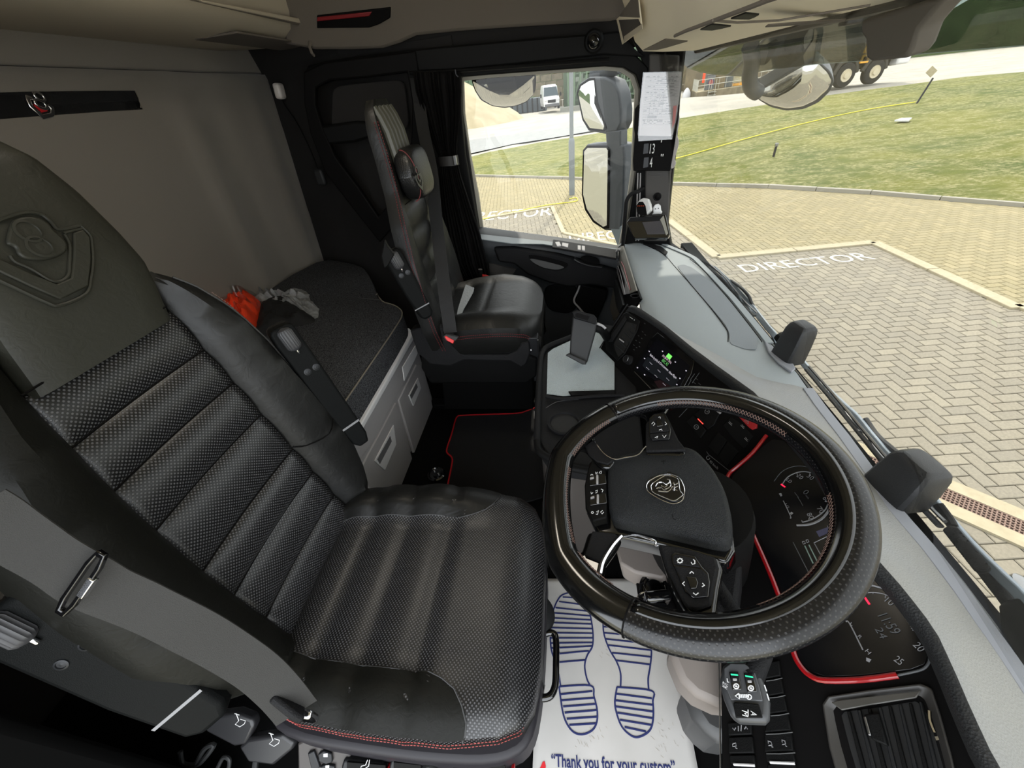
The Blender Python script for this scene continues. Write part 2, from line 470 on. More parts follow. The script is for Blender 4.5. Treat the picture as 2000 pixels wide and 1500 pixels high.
o = prism('trim_1', [V((XR + 0.0, -0.25, 1.436)), V((XR + 0.0, 2.30, 1.436)), V((XR + 0.0, 2.30, 1.56)), V((XR + 0.0, -0.25, 1.56))], (0.012, 0, 0), felt, bevel=0.008); o['kind'] = 'structure'
box('wall_back_panel', (XR - 0.05, 1.05, 0.9), (0.04, 2.7, 1.9), wall_dark)['kind'] = 'structure'
# left side behind the seat: dark cloth, from the rear corner forward
def wl_pt(s, z):
    a = V((XR, 2.16 + (z - 0.613) * 0.16, z)); b = V((-0.95, 2.02, z)); c = V((-0.42, 1.985, z))
    return a.lerp(b, s) if s <= 1 else b.lerp(c, s - 1)
rows = [[wl_pt(s, z) for s in (0, 0.5, 1, 1.5, 2)] for z in (-0.03, 0.4, 0.8, 1.2, 1.445)]
o = grid('wall_left', rows, wall_dark, uv=False, solid=-0.02, smooth=False); o['kind'] = 'structure'
# upper side wall and roof
UW = Face((0, 2.00, 1.40), (0, -1, -0.35))
o = mesh('wall_upper_left', [(XR, 2.33, 1.36), (-0.9, 2.06, 1.36), (0.75, 2.02, 1.335), (0.75, 1.86, 1.80), (-0.9, 1.90, 1.80), (XR, 2.15, 1.80)],
         [(0, 1, 4, 5), (1, 2, 3, 4)], wall_dark, smooth=False, solid=0.02); o['kind'] = 'structure'
bul = [(560, 82), (620, 93), (690, 93), (750, 91), (785, 80), (815, 66), (900, 57), (1000, 50), (1190, 38), (1230, 30), (1230, -60), (560, -60)]  # edge of the shading: paler tier above, dark wall below, painted by colour
o = Fpoly(UW, 'wall_upper_shading', bul, headliner_dk, t=0.03, off=0.0, bevel=0.012); o['kind'] = 'structure'
cl_ = thing('added_roof_lamp', 'oblong lamp added in the cab roof, out of view, brightening the interior', 'lamp', (-0.45, 0.95, 1.775))  # unseen lamp and area light added to lift the interior brightness
box('added_lamp_housing', (-0.45, 0.95, 1.782), (0.16, 0.34, 0.020), grey_plastic, cl_, bevel=0.006)
box('added_lamp_lens', (-0.45, 0.95, 1.768), (0.12, 0.30, 0.008), mat('added_lamp_lens', (255, 244, 222), 0.4, emis=((255, 238, 208), 1.5)), cl_, bevel=0.003)
ld_ = bpy.data.lights.new('added_roof_light', 'AREA'); ld_.shape = 'RECTANGLE'; ld_.size = 0.12; ld_.size_y = 0.30; ld_.energy = 0.45; ld_.color = (1.0, 0.92, 0.80)
lo_ = bpy.data.objects.new('added_roof_light', ld_); COL.objects.link(lo_); lo_.location = (-0.45, 0.95, 1.760)
box('ceiling', (-0.35, 0.9, 1.81), (2.4, 2.6, 0.04), headliner)['kind'] = 'structure'
# cab side behind the driver (right-hand side), keeps the daylight coming only through the open door
box('wall_right', (-1.15, -0.27, 0.85), (0.65, 0.04, 1.95), wall_dark)['kind'] = 'structure'
box('door_sill', (-0.9, -0.42, -0.12), (1.1, 0.30, 0.18), floor_m, bevel=0.01)['kind'] = 'structure'
box('wall_right_header', (-0.2, -0.27, 1.72), (1.6, 0.04, 0.2), wall_dark)['kind'] = 'structure'

# black header rail over the door and its joint
DF = Face((0, 1.96, 0), (0, -1, 0))
rail = [(607, 128), (640, 119), (800, 98), (1000, 80), (1145, 68), (1207, 62), (1240, 98), (1258, 112), (1180, 108), (1060, 121), (900, 137), (805, 141), (700, 150), (652, 159), (618, 172), (603, 200), (597, 150)]
o = Fpoly(DF, 'trim_2', rail, plastic, t=0.025, off=0.0, bevel=0.006); o['kind'] = 'structure'
o = Fline(DF, 'trim_joint', [(797, 100), (803, 140)], 0.0015, seam_m, off=0.026); o['kind'] = 'structure'
# black surround of the blanked side window behind the seat
outer = [(600, 140), (640, 122), (720, 112), (815, 100), (830, 200), (830, 330), (790, 420), (745, 470), (690, 400), (640, 335), (612, 260), (600, 200)]
inner = [(622, 172), (650, 158), (720, 152), (798, 142), (808, 200), (805, 300), (775, 380), (742, 420), (705, 365), (660, 305), (634, 245), (622, 205)]
WF = Face((0, 2.03, 0), (0.12, -1, 0))
o = ringp('trim_3', WF.hs(outer), WF.hs(inner), WF.n * 0.035, face_black, bevel=0.006); o['kind'] = 'structure'
o = Fpoly(Face((0, 2.05, 0), (0.12, -1, 0)), 'side_blanking_panel', [(652, 176), (668, 167), (780, 156), (792, 165), (800, 235), (796, 252), (655, 262), (650, 250)], wall_dark, t=0.02, k=0.15, bevel=0.004); o['kind'] = 'structure'
sb = Fpoly(Face((0, 2.03, 0), (0.1, -1, 0)), 'stowage_bracket', [(628, 245), (700, 235), (742, 238), (744, 262), (700, 276), (640, 282), (628, 265)], plastic, t=0.05, bevel=0.01)
tag(sb, 'black plastic bracket below the dark side panel, behind the passenger seat', 'bracket')

# roof-edge lamp panel with red strip
rl = thing('roof_light_panel', 'dark roof panel with a long red strip lens', 'light', (-0.9, 1.9, 1.55))
UWp = Face(UW.p + UW.n * 0.03, UW.n)
Fpoly(UWp, 'backing_plate', [(620, 29), (700, 20), (764, 13), (763, 34), (742, 46), (722, 53), (620, 54)], face_black, rl, t=0.008, bevel=0.003)
Fpoly(UWp, 'lens', [(620, 33), (727, 22), (722, 31), (620, 41)], red_dark, rl, t=0.006, off=0.008, bevel=0.002)
hk = thing('coat_hook', 'small grey coat hook on the upper side wall', 'hook', UWp.h(608, 95))
tube('hook', [UWp.h(606, 82, 0.0), UWp.h(605, 92, 0.02), UWp.h(609, 103, 0.024), UWp.h(613, 108, 0.012)], 0.006, headliner_dk, hk, n=8)

# spherical reading lamp on the header rail
c = DF.h(1160, 80, 0.025)
rlm = thing('swivel_lamp', 'round glossy black swivel lamp on the header rail above the door', 'lamp', c)
lathe('socket', [(0.036, 0), (0.036, 0.012), (0.030, 0.018), (0.024, 0.018)], c, (-0.1, -1, -0.1), plastic, rlm)
lathe('lamp_ball', [(0.001, 0.052), (0.010, 0.050), (0.019, 0.042), (0.024, 0.030), (0.024, 0.016), (0.018, 0.004)], c, (-0.1, -1, -0.1), gloss, rlm)

# ---------------------------------------------------------- passenger door
DP = Face((0, 1.99, 0), (0, -1, 0))
aper = [(903, 151), (960, 146), (1060, 139), (1180, 130), (1215, 133), (1238, 147), (1247, 175), (1244, 240), (1240, 330), (1228, 410), (1216, 484), (1200, 486), (1100, 469), (1020, 459), (938, 447), (926, 380), (912, 300), (905, 220)]
wout = [(878, 128), (950, 125), (1060, 116), (1195, 104), (1238, 108), (1262, 132), (1270, 178), (1266, 240), (1262, 330), (1254, 410), (1246, 510), (1200, 512), (1100, 494), (1010, 484), (925, 470), (905, 390), (890, 300), (880, 220)]
d1 = thing('door_1', None, None, (0, 1.95, 0), kind='structure')
ringp('window_surround', DP.hs(wout), DP.hs(aper), DP.n * 0.045, plastic, d1, bevel=0.005)
ap2 = [(907, 158), (960, 152), (1060, 145), (1178, 137), (1210, 140), (1230, 153), (1239, 178), (1236, 240), (1232, 330), (1221, 410), (1208, 478), (1198, 480), (1100, 466), (1020, 456), (945, 446), (936, 380), (920, 300), (909, 220)]
Dq = Face((0, 2.02, 0), (0, -1, 0))
ap1 = [(900 - 6, 148)] + [(a + (6 if a > 1190 else 0), b - 2) for a, b in aper[1:]]
ringp('window_frame', Dq.hs(ap1), Dq.hs(ap2), Dq.n * 0.02, mat('frame_grey', (150, 146, 134), 0.6), d1, bevel=0.002)
o = prism('window_1', Face((0, 2.03, 0), (0, -1, 0)).hs([(890, 135), (1262, 110), (1262, 505), (920, 455)]), (0, 0.005, 0), glass_side, smooth=False); o['kind'] = 'structure'
# door trim: a section swept along X; sill height falls towards the front
def sill(x): return 0.715 - 0.205 * (x + 0.40)
prof = lambda x: [(2.01, sill(x) + 0.0), (1.985, sill(x) + 0.004), (1.93, sill(x) - 0.004), (1.90, sill(x) - 0.012), (1.885, sill(x) - 0.03), (1.885, sill(x) - 0.07),
                  (1.90, sill(x) - 0.11), (1.925, sill(x) - 0.15), (1.93, 0.32), (1.94, 0.05), (2.03, 0.0)]
rows = [[V((x, a, b)) for a, b in prof(x)] for x in [-0.50 + 0.04 * i for i in range(22)]]
grid('door_trim', rows, mat('door_trim_grey', (50, 52, 54), 0.55, bump=(500, 0.3, 'voronoi')), d1, uv=False, solid=0.02)
DA = Face((0, 1.885, 0), (0, -1, 0))
Fpoly(DA, 'armrest', [(965, 480), (1005, 479), (1090, 492), (1150, 507), (1210, 525), (1206, 560), (1150, 552), (1110, 556), (1075, 549), (1030, 532), (1005, 512), (975, 508)], plastic_soft, d1, t=0.035, bevel=0.012)
Fpoly(DA, 'grip_recess', [(1030, 497), (1060, 500), (1110, 513), (1108, 522), (1090, 529), (1062, 524), (1040, 513)], face_black, d1, t=0.004, off=0.034, k=0.2, bevel=0.001)
Fpoly(DA, 'grip_pocket', [(1033, 504), (1060, 509), (1106, 521), (1089, 527), (1062, 523), (1042, 513)], mat('pocket_grey', (72, 72, 72), 0.7), d1, t=0.003, off=0.038, k=0.2)
Fpoly(DA, 'handle_recess', [(1133, 501), (1150, 499), (1168, 504), (1173, 516), (1150, 516), (1136, 509)], face_black, d1, t=0.004, off=0.034, k=0.2)
hb = DA.hs([(1122, 505), (1130, 510), (1145, 516), (1160, 519), (1176, 521)], 0.050)
tube('door_handle', cat_rom(hb, 5), [0.013] * 8 + [0.010] * 8 + [0.008] * 5, steel, d1, n=10, flat=0.6)
LF = Face((0, 1.93, sill(0) - 0.004), (0.19, 0.06, 1))
for q in ([(1084, 475), (1092, 474), (1096, 482), (1088, 483)], [(1098, 476), (1110, 478), (1109, 485), (1097, 482)], [(1128, 481), (1134, 482), (1134, 490), (1128, 489)], [(1136, 482), (1142, 483), (1142, 491), (1136, 490)]):
    s_ = Fpoly(LF, 'window_switch', q, grey_plastic, d1, t=0.006, off=0.008, bevel=0.0015)
Fpoly(LF, 'sill_ledge', [(926, 447), (1000, 455), (1090, 467), (1208, 486), (1206, 500), (1100, 484), (1060, 478), (1000, 477), (935, 468)], mat('sill_daylit_grey', (98, 106, 108), 0.5), d1, t=0.004, off=-0.002, bevel=0.001)  # ledge coloured paler than the door trim, standing in for daylight on it
Fpoly(LF, 'switch_plate', [(1080, 471), (1205, 491), (1203, 508), (1150, 498), (1078, 486)], plastic_soft, d1, t=0.009, off=0.0, bevel=0.003)
DL = Face((0, 1.93, 0), (0, -1, 0))
Fpoly(DL, 'speaker_cover', [(1066, 556), (1108, 552), (1126, 556), (1128, 600), (1110, 612), (1072, 605), (1062, 580)], plastic, d1, t=0.012, bevel=0.006, k=0.2)
Fpoly(DL, 'door_pocket', [(1131, 547), (1160, 555), (1186, 560), (1184, 575), (1164, 622), (1146, 616), (1121, 590), (1126, 560)], face_black, d1, t=0.045, bevel=0.008)
tube('pocket_edge', cat_rom(DL.hs([(1134, 546), (1130, 565), (1121, 587), (1130, 600), (1146, 618)], 0.05), 4), 0.005, grey_plastic, d1, n=8)
Fpoly(DL, 'carpet_panel', [(955, 512), (1010, 524), (992, 545), (958, 550)], mat('door_carpet', (66, 64, 62), 0.95), d1, t=0.02, bevel=0.004)

# ---------------------------------------------------------- A pillar
AP = Face((0.38, 1.93, 0.95), (-0.35, -1, 0.0))
pil = [(1232, 72), (1338, 84), (1334, 118), (1325, 200), (1318, 300), (1309, 380), (1303, 440), (1310, 482), (1330, 496), (1232, 500), (1240, 400), (1248, 300), (1262, 180), (1258, 130)]
o = Fpoly(AP, 'trim_4', pil, plastic, t=-0.06, bevel=0.004); o['kind'] = 'structure'
o = Fpoly(AP, 'pillar_cover', [(1268, 105), (1328, 108), (1322, 200), (1312, 330), (1303, 470), (1258, 470), (1262, 300), (1268, 180)], mat('pillar_grey', (70, 68, 66), 0.7, bump=(500, 0.3, 'noise')), t=0.012, bevel=0.006); o['kind'] = 'structure'
for x0 in (1246, 1251):
    o = Fline(AP, 'trim_5', [(x0, 338), (x0 - 4, 470)], 0.003, grey_plastic, off=0.012); o['kind'] = 'structure'
tw = thing('tweeter', 'small round black tweeter speaker on the windscreen pillar', 'speaker', AP.h(1284, 384, 0.012))
lathe('ring', [(0.017, 0), (0.017, 0.004), (0.014, 0.006), (0.012, 0.004)], AP.h(1284, 384, 0.012), AP.n, plastic_soft, tw)
lathe('grille', [(0.011, 0.003), (0.011, 0.005), (0.006, 0.007), (0.001, 0.0075)], AP.h(1284, 384, 0.012), AP.n, face_black, tw)
# grab handle beside the pillar
gh_ = cat_rom([AP.h(1256, 368, 0.012), AP.h(1246, 374, 0.05), AP.h(1234, 378, 0.065), AP.h(1224, 392, 0.07), AP.h(1221, 420, 0.07), AP.h(1217, 470, 0.065), AP.h(1217, 490, 0.04)], 5)
tag(tube('grab_handle', gh_, 0.0085, plastic_soft, n=10), 'curved black grab handle beside the windscreen pillar', 'handle')

# ---------------------------------------------------------- overhead console above the windscreen
oc = thing('overhead_console', 'long beige storage console above the windscreen', 'console', (0.3, 0.8, 1.31))
# outline of the left end, then swept across the cab
ocp = [(0.10, 1.79), (0.185, 1.45), (0.235, 1.335), (0.262, 1.308), (0.32, 1.300), (0.42, 1.292), (0.475, 1.300), (0.50, 1.34), (0.52, 1.79)]
def oc_x(y):   # plan bow of the header, follows the windscreen
    return 0.055 * (1 - ((y - 0.95) / 1.0) ** 2)
rows = []
for i in range(25):
    y = 1.80 - i * 2.05 / 24
    sx = 0.0 if y > 1.74 else 1.0
    pts = []
    e = max(0.0, (y - 1.70) / 0.10)
    for a, b in ocp:
        pts.append(V((a + oc_x(y) * 0.8 * min(1, max(0, (a - 0.1) / 0.3)) + 0.02 * e * e, y, b + 0.012 * e * e + 0.004 * math.cos((y - 0.95) * 1.6))))
    rows.append(pts)
grid('shell', rows, headliner, oc, uv=False, loop=True, cap=True, bevel=0.0)
# face of the shell towards the cab, and underside
OF = Face((0.21, 1.6, 1.39), (-1, 0, -0.43))
OU = Face((0.37, 1.2, 1.2895), (0.0, 0.0, -1))
cub = [(1209, 40), (1247, 0), (1258, 55), (1218, 84)]
Fpoly(OF, 'cubby', [(1206, 36), (1249, -4), (1256, 56), (1217, 86)], headliner, oc, t=0.004, bevel=0.001)
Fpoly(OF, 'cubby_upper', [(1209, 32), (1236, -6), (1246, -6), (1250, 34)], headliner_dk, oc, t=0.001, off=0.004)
Fpoly(OF, 'cubby_hollow', [(1209, 39), (1247, 37), (1255, 55), (1219, 81)], mat('hollow_brown', (46, 40, 36), 0.9), oc, t=0.001, off=0.004)
Fpoly(OF, 'cubby_shelf', [(1220, 70), (1254, 46), (1256, 56), (1219, 83)], lock_beige, oc, t=0.002, off=0.005, bevel=0.0005)
for q in ([(1256, 97), (1300, 75), (1343, 79), (1300, 92), (1283, 96)],):
    Fpoly(OU, 'pocket', q, mat('pocket_brown', (84, 76, 66), 0.9), oc, t=0.0015)
for q in ([(1368, 56), (1390, 45), (1428, 49), (1408, 54), (1391, 57)], [(1428, 34), (1456, 23), (1483, 26), (1474, 31), (1464, 35)]):
    Fpoly(OU, 'air_slot', q, face_black, oc, t=0.0015)
Fline(OU, 'lid_seam', [(1318, 70), (1340, 60), (1395, 40), (1470, 12), (1500, 0), (1530, -10)], 0.002, headliner_dk, oc, off=0.001)
Fline(OU, 'panel_seam', [(1392, 40), (1440, 44), (1520, 40), (1700, 10)], 0.0012, headliner_dk, oc, off=0.001)
for i in range(44):
    pass
Fpoly(OU, 'speaker_grille', [(1495, 51), (1500, 47), (1560, 42), (1652, 36), (1650, 41), (1560, 47)], headliner_dk, oc, t=0.0015)

# ---------------------------------------------------------- windscreen
def ws_x(y, z):
    xb = 0.612 - 0.095 * ((y - 1.0) / 0.95) ** 2 - (0.05 * max(0, (y - 1.6) / 0.35) ** 2) + 0.02
    return xb - 0.13 * (z - 0.55) / 0.75
rows = [[V((ws_x(-0.25 + j * 2.2 / 30, z), -0.25 + j * 2.2 / 30, z)) for j in range(31)] for z in (0.50, 0.65, 0.8, 0.95, 1.1, 1.25, 1.345)]
o = grid('window_2', rows, glass_ws, uv=False, solid=0.005); o['kind'] = 'structure'
# ================================================================== REAR LOCKER, BADGE STRIP, BUNK
lk = thing('roof_locker', 'large beige roof locker above the bunk', 'locker', (-1.2, 1.0, 1.5))
lp = [(XR - 0.02, 1.512), (-1.30, 1.500), (-1.16, 1.492), (-1.08, 1.50), (-1.03, 1.525), (-1.005, 1.57), (-0.99, 1.65), (-0.97, 1.79), (XR - 0.02, 1.79)]
rows = []
for y, e in ((-0.25, 0), (1.9, 0), (2.05, 0.0), (2.11, 0.3), (2.15, 1.0)):
    cx, cz = -1.2, 1.65
    rows.append([V((a + (cx - a) * 0.10 * e, y, b + (cz - b) * 0.16 * e)) for a, b in lp])
grid('body', rows, lock_beige, lk, uv=False, loop=True, cap=True)
LFc = Face((-0.985, 1.5, 1.62), (1, 0, -0.10))
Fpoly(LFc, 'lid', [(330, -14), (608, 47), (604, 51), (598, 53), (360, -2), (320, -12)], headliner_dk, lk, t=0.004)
Fpoly(LFc, 'handle_strip', [(376, -2), (603, 40), (606, 46), (600, 50), (390, 5)], lock_beige, lk, t=0.012, bevel=0.003)
box('recess', (-1.13, 1.86, 1.4935), (0.16, 0.50, 0.006), headliner_dk, lk, bevel=0.002)

BF = Face((XR + 0.022, 0, 0), (1, 0, 0))
bs = thing('badge_strip', 'long black felt strip with a V8 badge on the rear wall', 'trim', BF.h(150, 205))
Fpoly(BF, 'strip', [(-160, 186), (-60, 181), (40, 178), (200, 176), (318, 176), (328, 188), (318, 208), (306, 214), (200, 220), (40, 232), (-60, 240), (-160, 246)], carpet_blk, bs, t=0.008, bevel=0.002)
def v8(F, parent, c, s, up, m_sil, m_red, off, depth, sq=1.0, emboss=False):
    """the V and 8 emblem: c centre photo position, s scale in metres, up photo direction point"""
    o0 = F.h(*c, off); u = (F.h(*up, off) - o0).normalized(); r = u.cross(F.n).normalized()
    if r.dot(RX) < 0: r = -r
    P = lambda x, y: o0 + r * (x * s * sq) + u * (y * s)
    out = []
    # shield (V) drawn as an outline with arms
    vout = [(-0.5, 0.12), (-0.30, 0.16), (-0.20, 0.08), (-0.34, -0.02), (-0.30, -0.22), (0.0, -0.44), (0.30, -0.22), (0.34, -0.02), (0.20, 0.08), (0.30, 0.16), (0.5, 0.12), (0.50, -0.10), (0.42, -0.34), (0.0, -0.66), (-0.42, -0.34), (-0.50, -0.10)]
    out.append(prism('badge_shield', [P(x, y) for x, y in vout], F.n * depth, m_sil, parent, bevel=depth * 0.3))
    inn = [(-0.22, -0.10), (0.22, -0.10), (0.22, -0.20), (0.0, -0.36), (-0.22, -0.20)]
    out.append(prism('badge_inset', [P(x, y) for x, y in inn], F.n * depth * 0.6, m_red, parent))
    for (cx, cy, R, k) in ((0, 0.30, 0.24, 0.55), (0, -0.02, 0.27, 0.5)):
        a1 = [P(cx + R * math.cos(t * math.pi / 12), cy + R * 0.8 * math.sin(t * math.pi / 12)) + F.n * depth * 0.4 for t in range(24)]
        a2 = [P(cx + R * k * math.cos(t * math.pi / 12), cy + R * 0.8 * k * math.sin(t * math.pi / 12)) + F.n * depth * 0.4 for t in range(24)]
        out.append(ringp('badge_numeral', a1, a2, F.n * depth, m_sil, parent, bevel=depth * 0.3))
    return out
v8(BF, bs, (77, 203), 0.060, (74, 188), chrome, red_m, 0.008, 0.005)

# bunk cabinet, mattress and things on it
CF = Face((-0.70, 0, 0), (1, 0, 0.03))
cb = thing('bunk_cabinet', 'grey storage cabinet with drawers under the bunk', 'cabinet', (-1.0, 0.9, 0))
box('body', (-1.06, 1.00, 0.195), (0.72, 1.02, 0.39), grey_plastic, cb, bevel=0.012)
prism('top_edge', [V((-0.72, 0.5, 0.385)), V((-0.695, 0.5, 0.375)), V((-0.695, 1.50, 0.385)), V((-0.72, 1.515, 0.405)), V((-0.76, 1.515, 0.405)), V((-0.76, 0.5, 0.385))], (0, 0, 0.022), grey_lt, cb, bevel=0.004)
Fpoly(CF, 'fascia', [(690, 905), (700, 838), (752, 757), (808, 655), (820, 668), (817, 692), (768, 779), (716, 876)], grey_plastic, cb, t=0.010, bevel=0.003)
dr = Fpoly(CF, 'drawer', [(773, 782), (808, 712), (820, 712), (838, 782), (842, 805), (832, 860), (812, 912)], grey_plastic, cb, t=0.014, bevel=0.004)
Fpoly(CF, 'drawer_handle', [(797, 772), (815, 738), (821, 758), (806, 793)], grey_lt, dr, t=0.005, off=0.014, bevel=0.0015)
Fpoly(CF, 'handle_slot', [(800, 772), (812, 749), (815, 756), (803, 779)], mat('slot_grey', (96, 96, 98), 0.6), dr, t=0.003, off=0.018)
dr2 = Fpoly(CF, 'drawer', [(712, 888), (768, 786), (807, 920), (800, 965), (735, 1040), (690, 1040), (690, 930)], grey_plastic, cb, t=0.014, bevel=0.004)
Fpoly(CF, 'drawer_handle', [(730, 900), (767, 830), (772, 868), (750, 918)], grey_lt, dr2, t=0.005, off=0.014, bevel=0.0015)
Fpoly(CF, 'handle_slot', [(736, 897), (761, 852), (764, 862), (741, 906)], MATS['slot_grey'], dr2, t=0.003, off=0.018)
Fpoly(CF, 'control_plate', [(784, 717), (813, 669), (819, 680), (788, 744)], grey_lt, cb, t=0.006, off=0.008, bevel=0.002)

# mattress: rounded slab that rises slightly to the rear wall
mt = thing('bunk_mattress', 'dark charcoal carpeted bunk mattress with beige piping', 'mattress', (-1.05, 0.8, 0.41))
def mat_top(x): return 0.515 + (-0.72 - x) * 0.135
mo = [(-0.705, 0.5), (-0.705, 1.44), (-0.725, 1.52), (-0.78, 1.575), (-0.86, 1.60), (-1.0, 1.85), (-1.12, 2.02), (-1.42, 2.08), (-1.42, 0.5)]
mo = [(p.x, p.y) for p in rnd([(a, b, 0) for a, b in mo], 0.2, 2)]
rows = []
for k, (ins, zf) in enumerate(((0.0, 0.0), (0.0, 0.35), (0.002, 0.8), (0.008, 0.95), (0.022, 1.0))):
    r = []
    for a, b in mo:
        cx, cy = -1.07, 0.9
        dx, dy = cx - a, cy - b; L_ = math.hypot(dx, dy)
        a2, b2 = a + dx / L_ * ins, b + dy / L_ * ins
        r.append(V((a2, b2, 0.405 + (mat_top(a2) - 0.405) * zf)))
    rows.append(r)
vsm = [p for r in rows for p in r]; n_ = len(mo); fsm = []
for i in range(4):
    for j in range(n_): fsm.append((i * n_ + j, i * n_ + (j + 1) % n_, (i + 1) * n_ + (j + 1) % n_, (i + 1) * n_ + j))
fsm.append(tuple(4 * n_ + j for j in range(n_))); fsm.append(tuple(reversed(range(n_))))
mesh('pad', vsm, fsm, carpet, mt)
tube('piping', [p + V((0.004, 0, 0.002)) for p in rows[3] if p.y > 0.54 and p.x > -0.95][:], 0.0028, piping_m, mt, n=6)
tube('seam', [V((-0.86, 1.60, mat_top(-.86))), V((-0.95, 1.60, mat_top(-.95)+0.002)), V((-1.0, 1.65, mat_top(-1.0)+0.002))], 0.002, seam_m, mt, n=5)

# orange vest in a clear bag, grey gloves, black cloth lying on the bunk
TF = Face((-0.95, 0.9, mat_top(-0.95)), (-0.135, 0, -1))
def blob(name, F, outline, h, m, parent=None, seed=0, amp=0.35, rings=9, jag=0.0, sc=14):
    """crumpled cloth: outline in photo positions on F, heaped to height h with folds"""
    rg = random.Random(seed)
    o = [V(p) for p in rnd([(a, b, 0) for a, b in outline], 0.25, 2)]
    B = F.hs([(p.x, p.y) for p in o], 0.002)
    if jag: B = [b + V((rg.uniform(-jag, jag), rg.uniform(-jag, jag), 0)) for b in B]
    c = sum(B, V((0, 0, 0))) / len(B); vs = []; fs = []; n = len(B)
    for i in range(rings):
        t = i / (rings - 1); k = 1 - t * 0.98
        prof_ = math.sin(min(1, t * 1.6) * math.pi / 2)
        for j, b in enumerate(B):
            p = c + (b - c) * k
            nz = noise.noise(p * sc + V((seed, 0, 0))) + 0.5 * noise.noise(p * sc * 2.7 + V((0, seed, 0)))
            ridge = abs(noise.noise(V((p.x * sc * 1.6, p.y * sc * 0.8, seed))))
            vs.append(p + F.n * (h * prof_ * (1 + amp * nz - amp * ridge)))
    for i in range(rings - 1):
        for j in range(n): fs.append((i * n + j, i * n + (j + 1) % n, (i + 1) * n + (j + 1) % n, (i + 1) * n + j))
    fs.append(tuple((rings - 1) * n + j for j in range(n))); fs.append(tuple(reversed(range(n))))
    return mesh(name, vs, fs, m, parent)
bk = blob('folded_cloth', TF, [(500, 640), (505, 600), (520, 580), (560, 575), (600, 610), (622, 628), (590, 636), (555, 640), (520, 655), (500, 670), (480, 660)], 0.035, cloth_black, seed=3, amp=0.9)
tag(bk, 'crumpled black cloth lying beside the orange bag on the bunk', 'cloth')
gl = blob('work_gloves', TF, [(470, 562), (490, 556), (508, 566), (545, 570), (560, 574), (588, 562), (604, 574), (608, 588), (624, 602), (622, 620), (612, 624), (590, 608), (560, 605), (540, 592), (510, 590), (480, 580)], 0.030, cloth_grey, seed=9, amp=1.3, jag=0.004, sc=24)
tag(gl, 'crumpled light grey work gloves lying on the bunk mattress', 'gloves')
cu_ = blob('black_cuff', TF, [(455, 560), (475, 548), (492, 552), (500, 562), (478, 566), (462, 572)], 0.045, cloth_black, seed=5, amp=0.6)
tag(cu_, 'small black cloth cuff behind the grey gloves', 'cloth')
ov = thing('bagged_vest', 'bright orange vest folded in a clear plastic bag on the bunk', 'vest', TF.h(470, 610))
blob('vest', TF, [(395, 566), (420, 570), (470, 566), (506, 582), (512, 604), (506, 640), (495, 668), (470, 680), (420, 640)], 0.070, orange, ov, seed=11, amp=0.5, sc=20)
blob('clear_bag', TF, [(385, 560), (402, 555), (440, 563), (506, 574), (515, 600), (512, 640), (498, 672), (470, 690), (410, 640)], 0.078, clear_film, ov, seed=12, amp=0.8, sc=26)

# reading lamp on the corner with its cable, and black clip lower on the side wall
rp = at(546, 178, 'x', -1.32)
rd = thing('bunk_lamp', 'small white bunk reading lamp on a thin cable by the rear corner', 'lamp', rp)
Rl = Matrix.Rotation(0.15, 3, 'Y')
box('lamp_head', rp, (0.035, 0.05, 0.062), mat('lamp_white', (205, 198, 190), 0.35), rd, rot=Rl, bevel=0.012, seg=3)
tube('cable', cat_rom([rp + V((0, 0, -0.03)), at(556, 205, 'x', -1.32), at(580, 240, 'x', -1.28), at(605, 290, 'x', -1.22), at(625, 340, 'x', -1.18)], 4), 0.003, plastic, rd, n=6)
ck = at(626, 346, 'x', -1.17)
tag(box('socket_block', ck, (0.045, 0.03, 0.07), rubber, bevel=0.01), 'small black socket block on the dark side wall behind the passenger seat', 'socket')

box('black_box_right', (-1.10, -0.08, 0.42), (0.66, 0.30, 0.84), floor_m, bevel=0.02)['kind'] = 'structure'  # plain black box low behind the near side of the driver seat
# ================================================================== DRIVER SEAT
A13 = math.radians(13)
S0 = V((-0.60, 0.42, 0.36)); SU = V((-math.sin(A13), 0, math.cos(A13))); SN = V((math.cos(A13), 0, math.sin(A13)))
def SP(s, w, d): return S0 + SU * s + V((0, 1, 0)) * w + SN * d
def cw(s): return 0.10 * max(0, s) ** 2
def interp(tab, x):
    if x <= tab[0][0]: return tab[0][1]
    for (a, b), (c, d) in zip(tab, tab[1:]):
        if x <= c: return b + (d - b) * (x - a) / (c - a)
    return tab[-1][1]
HW = [(-0.05, 0.20), (0.03, 0.24), (0.08, 0.268), (0.145, 0.288), (0.25, 0.290), (0.37, 0.280), (0.5, 0.262), (0.6, 0.232), (0.66, 0.20), (0.70, 0.165), (0.72, 0.13)]
PW = [(0.0, 0.152), (0.25, 0.150), (0.45, 0.142), (0.64, 0.128), (0.7, 0.12)]
ds = thing('driver_seat', 'large black leather driver seat with embossed V8 headrest, nearest the camera', 'seat', (-0.45, 0.42, 0))
# backrest core
rows = []
for i in range(17):
    s = -0.06 + i * 0.76 / 16; h = interp(HW, s) - 0.012; c = cw(s)
    rows.append([SP(s, c + a * h, b) for a, b in ((-1, -0.02), (-0.9, -0.08), (-0.5, -0.12), (0, -0.125), (0.5, -0.12), (0.9, -0.08), (1, -0.02), (0.6, -0.012), (0, -0.012), (-0.6, -0.012))])
grid('backrest_shell', rows, plastic, ds, uv=False, loop=True, cap=True)
